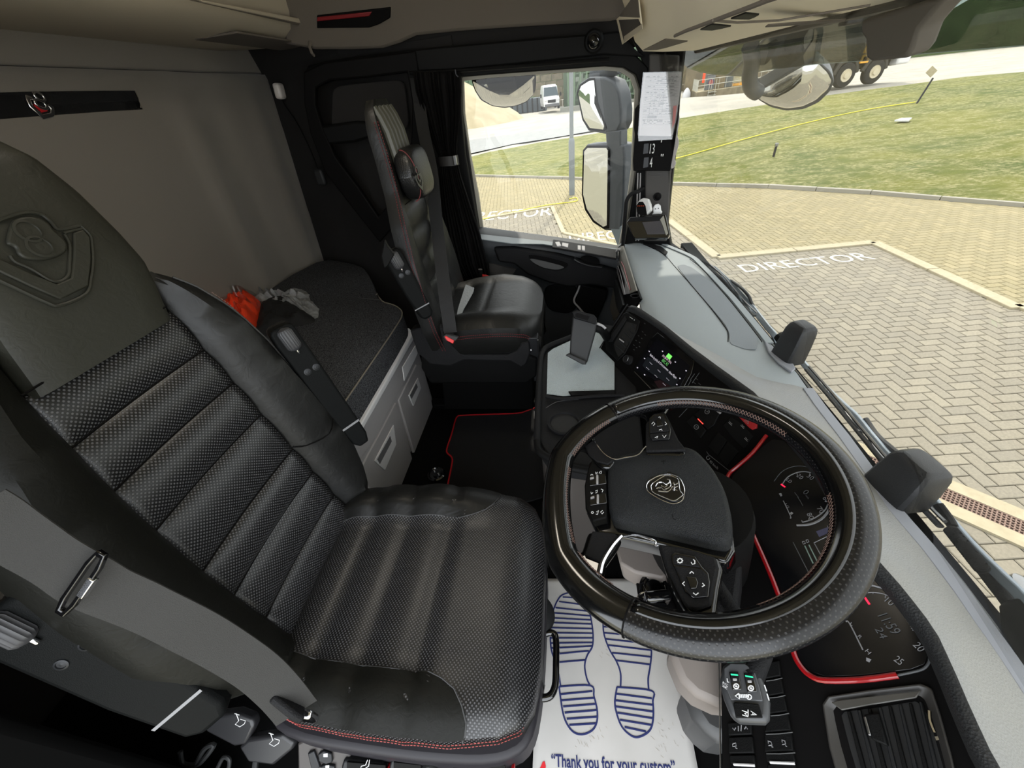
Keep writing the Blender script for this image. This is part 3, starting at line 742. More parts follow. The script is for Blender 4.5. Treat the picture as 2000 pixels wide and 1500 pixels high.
# perforated centre with transverse ribs
seams = [0.0, 0.092, 0.185, 0.267, 0.38, 0.47, 0.554, 0.640]
rows = []; 
def rib(s):
    for a, b in zip(seams, seams[1:]):
        if a <= s <= b:
            t = (s - a) / (b - a); return 0.016 * (math.sin(math.pi * t) ** 0.55)
    return 0
for i in range(121):
    s = 0.0 + i * 0.64 / 120; pw = interp(PW, s); c = cw(s); r = []
    for j in range(17):
        t = -1 + j / 8
        r.append(SP(s, c + t * pw, -0.006 + rib(s) * (1 - 0.55 * abs(t) ** 3) + 0.010 * t * t))
    rows.append(r)
grid('backrest_panel', rows, perf, ds, solid=0.01)
for s in seams[1:-1]:
    pw = interp(PW, s)
    tube('seam', [SP(s, cw(s) + t * pw, -0.003 + 0.010 * t * t) for t in [-1 + k / 6 for k in range(13)]], 0.0016, face_black, ds, n=5)
# side bolsters
for sg in (-1, 1):
    rows = []
    for i in range(49):
        s = -0.05 + i * 0.77 / 48; hw = interp(HW, s); pw = min(interp(PW, max(s, 0)), hw - 0.05 + 0.0); c = cw(s)
        k = min(1, max(0, (0.72 - s) / 0.16)) ** 0.5; k2 = min(1, (s + 0.07) / 0.12)
        pk = 0.055 * k * k2
        wob = 0.004 * noise.noise(V((s * 22, sg * 3, 0)))
        mid = (pw + hw) / 2
        sec = [(pw - 0.002, -0.010), (pw + 0.004, 0.006 * k), (pw + 0.02, 0.028 * k), (mid, pk + wob), (hw - 0.028, pk * 0.98 + wob), (hw - 0.008, pk * 0.62), (hw + 0.002, pk * 0.1 - 0.005), (hw, -0.045), (hw - 0.012, -0.085), (hw - 0.05, -0.11)]
        rows.append([SP(s, c + sg * a, b) for a, b in sec])
    bo = grid('side_bolster', rows, leather_worn if sg > 0 else leather_matte, ds, uv=False, solid=0.008 * sg, cap=False)
    e = [r[5] + SN * 0.002 for r in rows[2:-2]]
    tube('piping', e, 0.0022, seam_m, bo, n=5)
    # cross seam of the bolster
    i0 = 20 if sg > 0 else 14
    tube('seam', cat_rom([rows[i0 + q][j] + SN * 0.0008 for q, j in ((0, 1), (-1, 2), (-2, 3), (-1, 4), (1, 5), (3, 6))], 3), 0.0014, face_black, bo, n=5)
# red twin stitching on the near bolster's outer edge
def stitch(name, pts, r, m, parent, gap=0.0065, frac=0.62):
    """a row of short thread stitches along a line"""
    P = [V(p) for p in pts]; acc = 0; segs = []
    tot = sum((b - a).length for a, b in zip(P, P[1:]))
    def pt(d):
        for a, b in zip(P, P[1:]):
            L_ = (b - a).length
            if d <= L_: return a.lerp(b, d / L_ if L_ else 0)
            d -= L_
        return P[-1]
    n = int(tot / gap)
    return join_mesh(name, [tubevf([pt(i * gap), pt(i * gap + gap * frac)], r, 5) for i in range(n)], m, parent)
nb = [SP(s, cw(s) - interp(HW, s) - 0.004, 0.004) for s in [0.0 + 0.02 * k for k in range(34)]]
nb2 = [SP(s, cw(s) - interp(HW, s) + 0.004, 0.025 * min(1, (s + 0.02) / 0.1)) for s in [0.0 + 0.02 * k for k in range(34)]]
stitch('stitching', nb, 0.0008, thread, ds); stitch('stitching', nb2, 0.0008, thread, ds)
fb = [SP(s, cw(s) + interp(HW, s) - 0.006, 0.034) for s in [0.10 + 0.02 * k for k in range(28)]]
stitch('stitching', fb, 0.0009, thread_pale, ds)

# headrest with embossed emblem
HH = [(0.64, 0.120), (0.70, 0.124), (0.78, 0.124), (0.85, 0.118), (0.90, 0.104), (0.935, 0.080), (0.952, 0.045), (0.957, 0.01)]
rows = []
for i in range(33):
    s = 0.63 + 0.327 * (i / 32) ** 0.8
    h = interp(HH, s); c = 0.028 + 0.068 * (s - 0.6) / 0.2; c = min(c, 0.072); k = min(1, h / 0.1)
    f = 0.026 + 0.008 * math.sin((s - 0.63) / 0.32 * math.pi)
    rows.append([SP(s, c + a * h, b * k + (1 - k) * -0.02) for a, b in ((-1, -0.03), (-1, -0.005), (-0.95, f * 0.62), (-0.82, f * 0.92), (-0.5, f), (0, f), (0.5, f), (0.82, f * 0.92), (0.95, f * 0.62), (1, -0.005), (1, -0.03), (0.9, -0.075), (0.4, -0.095), (-0.4, -0.095), (-0.9, -0.075))])
hr = grid('headrest', rows, headrest_leather, ds, uv=False, loop=True, cap=True)
HF = Face(SP(0.78, 0.07, 0.0345), SN)
embs = []
def emb_path(pts, closed=False, r=0.0026, sm=4):
    q = cat_rom(HF.hs(pts, 0.0006), sm, closed); tube('embossed_line', q, r, headrest_leather, hr, n=7, closed=closed)
# raised numeral and shield traced on the leather
num = [(10, 462), (18, 432), (45, 424), (75, 428), (92, 440), (100, 452), (112, 462), (128, 478), (126, 494), (105, 506), (75, 512), (45, 508), (30, 498), (26, 484), (8, 478)]
Fpoly(HF, 'embossed_numeral', num, headrest_leather, hr, t=0.0070, off=-0.0005, bevel=0.0028, k=0.22, seg=3)
for cxy in ((55, 452), (78, 482)):
    o0 = HF.h(cxy[0], cxy[1], 0.0060); lathe('numeral_ring', [(0.0155, 0.0), (0.0155, 0.0016), (0.0125, 0.0022), (0.0115, 0.0), (0.009, -0.0005), (0.004, 0.0006), (0.0005, 0.0008)], o0, HF.n, headrest_leather, hr, n=24)
for q in ([(-30, 440), (-5, 432), (18, 424), (48, 416), (78, 418), (98, 432), (112, 447), (135, 446), (158, 440)], [(160, 447), (136, 452), (124, 456)], [(158, 442), (176, 460), (180, 478), (182, 510), (178, 545), (168, 574), (118, 596), (90, 590), (0, 548), (-40, 530)],
          [(126, 458), (136, 478), (136, 512), (132, 540), (105, 550), (60, 525), (30, 512), (20, 500)]):
    emb_path(q)
Fpoly(HF, 'embossed_shield', [(140, 456), (160, 449), (174, 466), (176, 510), (170, 560), (116, 586), (60, 562), (0, 534), (-40, 514), (-40, 490), (0, 508), (60, 536), (108, 556), (136, 544), (140, 510), (141, 476)], headrest_leather, hr, t=0.0045, off=-0.0005, bevel=0.002)
hp = [SP(s, min(0.028 + 0.068 * (s - 0.6) / 0.2, 0.072) + interp(HH, s) + 0.002, -0.006) for s in [0.65 + 0.3 * k / 20 for k in range(21)]]
tube('headrest_piping', hp, 0.0022, seam_m, hr, n=5)
stitch('headrest_stitching', [p + SN * -0.006 for p in hp], 0.0009, thread, hr)
tube('headrest_seam', [SP(0.648 + 0.004 * t, 0.035 + t * 0.125, 0.021) for t in (-1, -0.5, 0, 0.5, 1)], 0.0015, face_black, hr, n=5)

# cushion
CX = [(-0.62, 0.205), (-0.585, 0.235), (-0.50, 0.255), (-0.36, 0.262), (-0.22, 0.260), (-0.13, 0.245), (-0.09, 0.225), (-0.07, 0.19), (-0.062, 0.14)]
CY = 0.392
cse = [-0.60, -0.515, -0.415, -0.300, -0.06]
def ctop(x, t):
    z = 0.372
    for a, b in zip(cse, cse[1:]):
        if a <= x <= b: z += 0.012 * (math.sin(math.pi * (x - a) / (b - a)) ** 0.6) if b < -0.1 else 0.012 * min(1, ((x - a) / 0.03)) ** 0.6
    bz = min(1, max(0, (-0.18 - x) / 0.14))
    z += 0.030 * bz * max(0, min(1, (abs(t) - 0.58) / 0.18)) * (1 if t > 0 else 0.55)
    z -= 0.016 * max(0, (abs(t) - 0.8) / 0.2) ** 2
    z -= 0.05 * max(0, (x + 0.16) / 0.10) ** 2.4
    return z
rows = []; tt = [-1 + k / 14 for k in range(29)]
xs_ = [-0.615 + 0.0139 * k for k in range(38)] + [-0.090, -0.080, -0.072, -0.066, -0.0615]
for x in xs_:
    h = interp(CX, x); r = []
    fr_ = max(0, (x + 0.12) / 0.06)
    edge = ctop(x, 1)
    z1 = [ctop(x, -1) - 0.075, ctop(x, -1) - 0.045, ctop(x, -1) - 0.012]
    r += [V((x, CY - h + 0.012, z1[0])), V((x, CY - h - 0.003, z1[1])), V((x, CY - h - 0.003, z1[2]))]
    r += [V((x, CY + h * t, ctop(x, t))) for t in tt]
    r += [V((x, CY + h + 0.003, edge - 0.012)), V((x, CY + h + 0.003, edge - 0.045)), V((x, CY + h - 0.012, edge - 0.075))]
    rows.append(r)
last = rows[-1]
rows.append([V((-0.058, p.y, p.z - 0.03)) for p in last]); rows.append([V((-0.066, p.y, p.z - 0.07)) for p in last])
cs = grid('seat_cushion', rows, [perf, leather_matte, leather_worn], ds, solid=0.0)
nt_ = len(tt)
for f in cs.data.polygons:
    c = f.center + WLOC[cs]; t = (c.y - CY) / interp(CX, c.x)
    if c.z < ctop(max(c.x, -0.6), 1 if t > 0 else -1) - 0.02: f.material_index = 2
for x in cse[1:-1]:
    h = interp(CX, x)
    tube('cushion_seam', [V((x + 0.012 * t, CY + h * t * 0.64, ctop(x, 0) + 0.0005)) for t in (-1, -0.6, -0.2, 0.2, 0.6, 1)], 0.0013, seam_m, cs, n=5)
for sg in (-1, 1):
    rows = []
    for i in range(30):
        v = i / 29; r = []
        for j in range(10):
            t = 0.64 + 0.365 * j / 9; xe = interp([(0.64, -0.265), (0.74, -0.215), (0.86, -0.188), (1.01, -0.185)], t)
            x = -0.612 + (xe + 0.612) * v
            r.append(V((x, CY + sg * interp(CX, x) * t, ctop(x, sg * min(t, 1)) + 0.0016)))
        rows.append(r)
    grid('cushion_bolster', rows, leather_worn if sg > 0 else leather_matte, ds, uv=False)
for sg in (-1, 1):
    pth = [V((x, CY + sg * interp(CX, x) * 0.64, ctop(x, sg * 0.64) + 0.0006)) for x in [-0.60 + 0.03 * k for k in range(12)]] + \
          [V((-0.215, CY + sg * 0.19, ctop(-0.215, 0.74) + 0.001)), V((-0.185, CY + sg * 0.235, ctop(-0.185, 0.9) + 0.001)), V((-0.19, CY + sg * 0.258, ctop(-0.19, 1) - 0.004))]
    tube('bolster_seam', cat_rom(pth, 2), 0.0013, seam_m, cs, n=5)
    rim = [V((x, CY + sg * (interp(CX, x) + 0.0045), ctop(x, sg) - 0.008)) for x in [-0.60 + 0.012 * k for k in range(44)]]
    rim2 = [p + V((0, sg * 0.0005, -0.020)) for p in rim]
    stitch('cushion_stitching', rim, 0.0008, thread if sg < 0 else thread_pale, cs)
    if sg < 0: stitch('cushion_stitching', rim2, 0.0008, thread, cs)
# plastic base under the cushion
bo_ = [(-0.64, 0.165), (-0.56, 0.120), (-0.30, 0.113), (-0.14, 0.120), (-0.075, 0.150), (-0.058, 0.25), (-0.055, 0.5), (-0.08, 0.62), (-0.2, 0.655), (-0.62, 0.655)]
bo_ = [(p.x, p.y) for p in rnd([(a, b, 0) for a, b in bo_], 0.22, 2)]
prism('seat_tray', [V((a, b, 0.20)) for a, b in bo_], (0, 0, 0.095), mat('seat_base_plastic', (34, 32, 36), 0.5, spec=0.3), ds, bevel=0.012, seg=3)
prism('seat_base', [V((-0.60 + a * 0, b, c)) for a, b, c in ((0, 0.18, 0), (0, 0.62, 0), (0, 0.62, 0.21), (0, 0.18, 0.21))], (0.46, 0, 0), plastic, ds, bevel=0.02)
lathe('suspension_bellows', [(0.19, 0.0)] + [(0.19 + 0.012 * (k % 2), 0.02 * k) for k in range(1, 10)], (-0.35, 0.40, 0.02), (0, 0, 1), rubber, ds)
# levers and switch blocks along the near side of the base
SB = Face((-0.3, 0.105, 0.2), (0.05, -1, 0.75))
for q, nm in (([(412, 1385), (478, 1376), (508, 1388), (512, 1402), (496, 1436), (474, 1440), (420, 1412)], 'lever'), ([(482, 1440), (500, 1425), (565, 1416), (588, 1432), (584, 1446), (548, 1476), (500, 1470)], 'lever')):
    lv = Fpoly(SB, nm, q, mat('lever_black', (30, 30, 32), 0.4), ds, t=0.022, bevel=0.006, seg=3)
    cx_ = sum(p[0] for p in q) / len(q); cy_ = sum(p[1] for p in q) / len(q)
    for dx, dy, k in ((-3, -12, 0), (-8, -10, 1)):
        pass
    Fline(SB, 'seat_symbol', [(cx_ - 10, cy_ - 12), (cx_ - 5, cy_ + 2), (cx_ - 12, cy_ + 9), (cx_ - 3, cy_ + 14), (cx_ + 6, cy_ + 8), (cx_ + 8, cy_ + 2), (cx_ - 2, cy_ - 1)], 0.0007, white_ink, lv, off=0.0225)
    Fline(SB, 'seat_symbol', [(cx_ - 4, cy_ - 9), (cx_ - 13, cy_ - 12)], 0.0007, white_ink, lv, off=0.0225)
sk = Fpoly(SB, 'switch_panel', [(588, 1442), (600, 1436), (660, 1450), (690, 1462), (700, 1530), (590, 1530)], mat('switch_panel_brown', (58, 54, 52), 0.5), ds, t=0.012, bevel=0.004)
for q in ([(604, 1466), (616, 1462), (628, 1495), (612, 1500)], [(624, 1468), (634, 1462), (650, 1468), (652, 1484), (640, 1488), (626, 1482)], [(628, 1492), (640, 1488), (656, 1492), (656, 1510), (640, 1512), (628, 1506)]):
    Fpoly(SB, 'switch_key', q, gun, sk, t=0.006, off=0.012, bevel=0.002)
Fpoly(SB, 'switch_icon', [(632, 1472), (640, 1471), (640, 1478), (632, 1478)], white_ink, sk, t=0.0005, off=0.0182)
Fpoly(SB, 'switch_icon', [(636, 1495), (643, 1494), (643, 1500), (636, 1500)], white_ink, sk, t=0.0005, off=0.0182)
for x0, x1 in ((677, 757), (768, 826), (884, 990)):
    b_ = Fpoly(SB, 'lever_block', [(x0, 1478), (x0 + 4, 1466), (x1 - 4, 1474), (x1, 1484), (x1, 1530), (x0, 1530)], gun, ds, t=0.02, bevel=0.004)
    Fpoly(SB, 'block_face', [(x0 + 2, 1486), (x1 - 3, 1492), (x1 - 3, 1530), (x0 + 2, 1530)], plastic, b_, t=0.003, off=0.02)
Fline(SB, 'seat_symbol', [(718, 1484), (714, 1494), (706, 1496), (704, 1500), (712, 1502), (720, 1496), (722, 1484)], 0.0007, white_ink, ds, off=0.024)
for x0 in (760, 1000):
    Fpoly(SB, 'red_tab', [(x0, 1486), (x0 + 6, 1482), (x0 + 7, 1520), (x0 - 2, 1520)], red_m, ds, t=0.02, bevel=0.002)
lathe('turn_knob', [(0.014, 0), (0.014, 0.012), (0.011, 0.016), (0.001, 0.016)], SB.h(842, 1494, 0.012), SB.n, rubber, ds)
tube('cable_loop', cat_rom([SB.h(x, y, -0.02) for x, y in ((352, 1468), (358, 1492), (384, 1494), (402, 1478), (418, 1455), (400, 1462), (384, 1490))], 4), 0.005, rubber, ds, n=8)
tube('cable_loop', cat_rom([SB.h(x, y, -0.02) for x, y in ((425, 1500), (436, 1480), (448, 1484), (446, 1505))], 4), 0.004, rubber, ds, n=8)
tube('cable_clip', cat_rom([SB.h(x, y, -0.02) for x, y in ((492, 1440), (500, 1470), (498, 1500))], 4), 0.006, rubber, ds, n=8)
# front side handle bar and adjuster dial
hbz = [at(1052, 1252, 'z', 0.24), at(1066, 1238, 'z', 0.245), at(1080, 1237, 'z', 0.245), at(1086, 1250, 'z', 0.245), at(1086, 1300, 'z', 0.24), at(1084, 1340, 'z', 0.235), at(1072, 1361, 'z', 0.235), at(1045, 1364, 'z', 0.235)]
tube('slide_bar', cat_rom(hbz, 5), 0.0075, gloss, ds, n=10)
lathe('adjuster_dial', [(0.045, 0), (0.045, 0.012), (0.035, 0.018), (0.001, 0.02)], at(1046, 1200, 'z', 0.25), (0.4, 0.0, 0.9), rubber, ds)
# folded-up armrests
def armrest(parent, a, b, width, thick, face_dir, mside):
    """arm from upper end a (knob end) to lower end b; face_dir points to the viewer"""
    ax = (b - a); L_ = ax.length; ax.normalize(); f = V(face_dir); f = (f - ax * f.dot(ax)).normalized(); sd_ = ax.cross(f)
    arm = None
    ol = [(0.0, -0.32), (0.02, -0.5), (0.10, -0.5), (0.75, -0.44), (0.93, -0.40), (1.0, -0.25), (1.0, 0.20), (0.95, 0.40), (0.6, 0.5), (0.1, 0.5), (0.02, 0.45), (0.0, 0.3)]
    P = [a + ax * (u * L_) + sd_ * (v * width) for u, v in ol]
    arm = prism('armrest', P, -f * thick, mside, parent, bevel=0.010, seg=3)
    prism('armrest_pad', [a + ax * (u * L_) + sd_ * (v * width) - f * (thick + 0.001) for u, v in ol], -f * 0.025, leather, arm, bevel=0.010, seg=3)
    k0 = a + ax * (0.02 * L_) + sd_ * (-0.05 * width) + f * 0.004; k1 = k0 + ax * 0.055
    prof_ = [(0.004, -0.004), (0.013, 0.0), (0.016, 0.006), (0.016, 0.044), (0.013, 0.05), (0.005, 0.054)]
    vs, fs = [], []
    u_ = sd_; v_ = f; n = 40
    for r, h in prof_:
        for j in range(n):
            q = 2 * math.pi * j / n; rr = r * (1 + (0.06 if j % 2 else -0.06) * (1 if 0.0 < h < 0.049 else 0))
            vs.append(k0 + ax * h + u_ * math.cos(q) * rr + v_ * math.sin(q) * rr)
    for i in range(len(prof_) - 1):
        for j in range(n): fs.append((i * n + j, i * n + (j + 1) % n, (i + 1) * n + (j + 1) % n, (i + 1) * n + j))
    fs += [tuple(range(n)), tuple((len(prof_) - 1) * n + j for j in range(n))]
    mesh('armrest_knob', vs, fs, mat('knob_grey', (52, 52, 54), 0.5), arm)
    lathe('knob_pin', [(0.0035, 0), (0.0035, 0.010), (0.002, 0.012)], k0 + ax * 0.052, ax, chrome, arm, n=14)
    for v in (-0.26, 0.12):
        lathe('armrest_screw', [(0.0085, 0), (0.0085, 0.0015), (0.006, 0.002), (0.0055, 0.0005), (0.003, 0.0005), (0.001, 0.001)], a + ax * (0.32 * L_) + sd_ * (v * width) , f, gun, arm, n=18)
    prism('armrest_mark', [a + ax * (u * L_) + sd_ * (v * width) for u, v in ((0.80, -0.44), (0.815, -0.43), (0.815, 0.44), (0.80, 0.45))], f * 0.0006, grey_ink, arm)
    return arm
armrest(ds, at(545, 640, 'y', 0.715), at(712, 868, 'y', 0.70), 0.058, 0.045, (0.75, -0.7, 0.25), arm_black)
na, nbb = dist(-35, 1205, 0.50), dist(418, 1420, 0.64)
armrest(ds, na, nbb, 0.098, 0.055, (0.45, -0.85, 0.45), arm_black)
# far buckle with red button
bk_ = thing('seat_belt_buckle', 'red seat belt buckle between the driver seat and the grey cabinet', 'buckle', at(770, 965, 'y', 0.685))
bp_ = at(770, 966, 'y', 0.685); bR = Matrix.Rotation(-0.5, 3, 'Y') @ Matrix.Rotation(0.35, 3, 'X')
box('housing', bp_ + V((-0.006, 0.004, -0.022)), (0.040, 0.022, 0.045), rubber, bk_, rot=bR, bevel=0.004)
box('button', bp_ + V((-0.003, 0.0, 0.004)), (0.032, 0.014, 0.012), red_btn, bk_, rot=bR, bevel=0.002)
band('stalk', [bp_ + V((-0.006, 0.004, -0.03)), bp_ + V((-0.03, 0.0, -0.10)), bp_ + V((-0.06, -0.01, -0.2))], (1, 0, 0), 0.018, 0.006, rubber, bk_)
blob2 = at(700, 985, 'y', 0.69)
tube('strap_loop', cat_rom([at(712, 945, 'y', 0.69), at(726, 965, 'y', 0.69), at(736, 985, 'y', 0.68), at(722, 992, 'y', 0.67), at(708, 975, 'y', 0.68)], 4), 0.006, grey_plastic, bk_, n=8)

# seat belt over the near bolster
sbt = thing('seat_belt', 'grey seat belt webbing running over the near side of the driver seat', 'belt', (-0.5, 0.13, 0.6))
bc = [((-60, 995), .385), ((0, 1028), .40), ((70, 1072), .415), ((140, 1115), .428), ((200, 1150), .445), ((270, 1180), .465), ((350, 1218), .49), ((430, 1262), .525), ((500, 1308), .56), ((545, 1350), .585), ((580, 1392), .605)]
hwd = [0.030] * 11
def bdir(a, z): return dist(a[0] + 34, a[1] - 62, z) - dist(a[0] - 34, a[1] + 62, z)
pts = [dist(a[0], a[1], z) for a, z in bc]; wd_ = [bdir(a, z) for a, z in bc]
P2 = cat_rom(pts, 5); W2 = cat_rom(wd_, 5)
band('webbing', P2, W2, 0.031, 0.0018, belt_m, sbt)
# slider frame on the belt
c0, z0 = (172, 1133), 0.428
u_ = (dist(212, 1075, z0) - dist(132, 1192, z0)); ul = u_.length; u_.normalize(); a_ = (dist(200, 1150, z0) - dist(140, 1112, z0)).normalized(); n_ = u_.cross(a_)
if n_.dot(CAM - dist(*c0, z0)) < 0: n_ = -n_
cc = dist(*c0, z0) + n_ * 0.003
fr_o = rnd([cc + u_ * (i * 0.041) + a_ * (j * 0.009) for i, j in ((-1, -1), (1, -1), (1, 1), (-1, 1))], 0.2, 1)
fr_i = rnd([cc + u_ * (i * 0.035) + a_ * (j * 0.004) for i, j in ((-1, -1), (1, -1), (1, 1), (-1, 1))], 0.2, 1)
ringp('slider_frame', fr_o, fr_i, n_ * 0.006, gloss, sbt, bevel=0.0012)
prism('slider_clip', [cc + u_ * i + a_ * j for i, j in ((-0.012, 0.004), (0.012, 0.004), (0.012, 0.012), (-0.012, 0.012))], n_ * 0.007, chrome, sbt, bevel=0.001)
box('anchor', dist(598, 1398, 0.615), (0.03, 0.012, 0.03), chrome, sbt, bevel=0.004)
blk = cat_rom([dist(540, 1352, 0.60), dist(566, 1372, 0.60), dist(592, 1385, 0.61)], 4)
tag(band('belt_end_cover', blk, V((0.2, 0.3, -1)), 0.022, 0.012, plastic_soft, bevel=0.004), 'dark grey plastic cover at the lower end of the driver seat belt', 'cover')
# ================================================================== STEERING WHEEL
WA = 0.242
WC = V((0.1715, 0.407, 0.7255)); WN = V((-math.sin(WA), 0, math.cos(WA))); WU = V((math.cos(WA), 0, math.sin(WA))); WV = V((0, 1, 0))
sw = thing('steering_wheel', 'black leather steering wheel with griffin badge on the hub', 'steering wheel', WC)
def rim_c(t):
    R = 0.2135
    x = R * math.cos(t); y = R * math.sin(t)
    if x < -0.188: x = -0.188 - (-(x + 0.188)) * 0.45
    return x, y
def rim_arc(name, t0, t1, m, n, ra=0.0235, rb=0.0185, shift=0.0):
    rows = []; uvl = []
    K = 20
    for i in range(n + 1):
        t = t0 + (t1 - t0) * i / n
        x, y = rim_c(t); c = WC + WU * x + WV * y; rad = (WU * x + WV * y).normalized(); r = []
        for j in range(K + 1):
            q = -math.pi / 2 + 2 * math.pi * j / K
            cr, sr = math.cos(q), math.sin(q)
            bump_ = 1.0 + (0.10 if cr < -0.2 else 0.0)
            r.append(c + rad * (cr * ra * bump_) + WN * (sr * rb))
        rows.append(r)
    vs = [p for r in rows for p in r]; fs = []; uv = []
    for i in range(n + 1):
        for j in range(K + 1): uv.append(((t0 + (t1 - t0) * i / n) * 0.22, j / K * 0.132))
    C = K + 1
    for i in range(n):
        for j in range(K): fs.append((i * C + j, i * C + j + 1, (i + 1) * C + j + 1, (i + 1) * C + j))
    return mesh(name, vs, fs, m, sw, uv=uv)
T1, T2 = math.radians(113), math.radians(242)
rim_arc('rim_smooth_section', T1, T2, wheel_leather, 70)
rim_arc('rim_perforated_section', T2, T1 + 2 * math.pi, perf_wheel, 150, ra=0.0240, rb=0.0190)
for t in (T1, T2):
    x, y = rim_c(t); c = WC + WU * x + WV * y; rad = (WU * x + WV * y).normalized()
    tube('rim_joint', [c + rad * (0.0245 * math.cos(q)) + WN * (0.0195 * math.sin(q)) for q in [2 * math.pi * k / 24 for k in range(24)]], 0.0011, face_black, sw, n=5, closed=True)
# smooth inner facing of the rim, between the perforated grip and the stitching
def arc_face(name, t0, t1, r0, r1, h0, h1, m, n=60):
    rows = []
    for i in range(n + 1):
        t = t0 + (t1 - t0) * i / n; x, y = rim_c(t); k = 1 / 0.2135
        d = WU * x * k + WV * y * k
        rows.append([WC + d * (r0 + (r1 - r0) * j / 5) + WN * (h0 + (h1 - h0) * (j / 5) + 0.004 * math.sin(math.pi * j / 5)) for j in range(6)])
    return grid(name, rows, m, sw, uv=False, solid=0.002)
arc_face('rim_inner_facing', math.radians(243), math.radians(472), 0.190, 0.2115, 0.009, 0.0195, wheel_leather, 90)
# cross stitching round the inside
for a0, a1 in ((20, 88), (118, 150), (160, 205), (212, 232), (285, 345)):
    t = math.radians(a0); k = 0; st = []
    while t < math.radians(a1):
        for q0, q1 in ((0.0, 0.024), (0.024, 0.0)):
            x, y = rim_c(t + q0); x2, y2 = rim_c(t + q1)
            s0, s1 = 0.1875 / 0.2135, 0.1905 / 0.2135
            st.append(tubevf([WC + (WU * x + WV * y) * s0 + WN * 0.004, WC + (WU * x2 + WV * y2) * s1 + WN * 0.0115], 0.00045, 4))
        t += 0.027
    join_mesh('rim_stitching', st, thread_pale, sw)

HB = Face(WC - WN * 0.030, WN)      # hub level, sunk below the rim
RP = Face(WC - WN * 0.006, WN)      # rim level
# lower hub body and gloss surround
sur = [(1150, 900), (1190, 895), (1255, 885), (1345, 884), (1385, 915), (1425, 985), (1436, 1075), (1420, 1100), (1330, 1075), (1280, 1062), (1215, 1048), (1165, 1042), (1145, 1000), (1143, 940)]
prism('hub_surround', [HB.h(x, y, -0.012) for x, y in sur], -WN * 0.04, gloss, sw, bevel=0.006, seg=3)
padp = [(1187, 907), (1240, 893), (1300, 886), (1340, 884), (1362, 892), (1392, 925), (1418, 970), (1430, 1020), (1432, 1062), (1422, 1078), (1400, 1076), (1340, 1062), (1280, 1048), (1230, 1038), (1192, 1029)]
b0 = [HB.h(x, y, -0.012) for x, y in padp]; c_ = sum(b0, V((0, 0, 0))) / len(b0)
rings_ = []
bb = rnd(b0, 0.2, 2)
for k, h in ((1.0, 0.0), (1.0, 0.010), (0.985, 0.017), (0.955, 0.021), (0.90, 0.0235), (0.6, 0.026), (0.3, 0.027)):
    rings_.append([c_ + (p - c_) * k + WN * h for p in bb])
vs = [p for r in rings_ for p in r]; n = len(bb); fs = []
for i in range(len(rings_) - 1):
    for j in range(n): fs.append((i * n + j, i * n + (j + 1) % n, (i + 1) * n + (j + 1) % n, (i + 1) * n + j))
fs.append(tuple((len(rings_) - 1) * n + j for j in range(n))); fs.append(tuple(reversed(range(n))))
hub = mesh('airbag_cover', vs, fs, grain_hub, sw)
HT = Face(HB.p + WN * 0.0155, WN)
# griffin badge
sh = [(1262, 946), (1266, 938), (1274, 932), (1300, 926), (1306, 922), (1326, 930), (1334, 946), (1337, 958), (1334, 976), (1318, 982), (1300, 976), (1282, 968), (1268, 960)]
bdg = Fpoly(HT, 'badge', sh, gloss, hub, t=0.002, k=0.15, it=1, bevel=0.0006)
def bl(pts, r=0.0009, closed=False, sm=3, off=0.0024): tube('badge_line', cat_rom(HT.hs(pts, off), sm, closed), r, chrome, bdg, n=6, closed=closed)
bl([(1264, 944), (1263, 954), (1268, 962), (1284, 972), (1300, 980), (1317, 984), (1332, 978), (1336, 968), (1337, 956), (1333, 944), (1327, 934), (1315, 928), (1304, 926), (1288, 929), (1274, 936)], closed=True)
bl([(1273, 946), (1272, 954), (1276, 962), (1295, 971), (1316, 978), (1328, 972), (1334, 966), (1328, 958), (1326, 944), (1323, 935), (1304, 928), (1290, 934)], closed=True, r=0.0007)
for q in ([(1280, 950), (1284, 944), (1292, 942), (1300, 946), (1306, 944), (1308, 938), (1303, 936)], [(1282, 954), (1290, 952), (1296, 956), (1304, 954), (1310, 948), (1308, 940)], [(1286, 959), (1296, 960), (1304, 960), (1310, 956), (1313, 950)],
          [(1292, 948), (1298, 952), (1303, 948)], [(1314, 944), (1320, 946), (1324, 944)], [(1313, 950), (1318, 952), (1324, 950)], [(1314, 956), (1320, 957), (1323, 959)], [(1316, 942), (1317, 950), (1316, 959)]):
    bl(q, r=0.0009)
Fline(HT, 'airbag_mark', [(1296, 899), (1296, 906)], 0.0006, face_black, hub, off=0.009); Fline(HT, 'airbag_mark', [(1291, 901), (1300, 900)], 0.0006, face_black, hub, off=0.009)
Fline(HT, 'airbag_mark', [(1313, 1005), (1315, 1013), (1320, 1015)], 0.0006, face_black, hub, off=0.009)
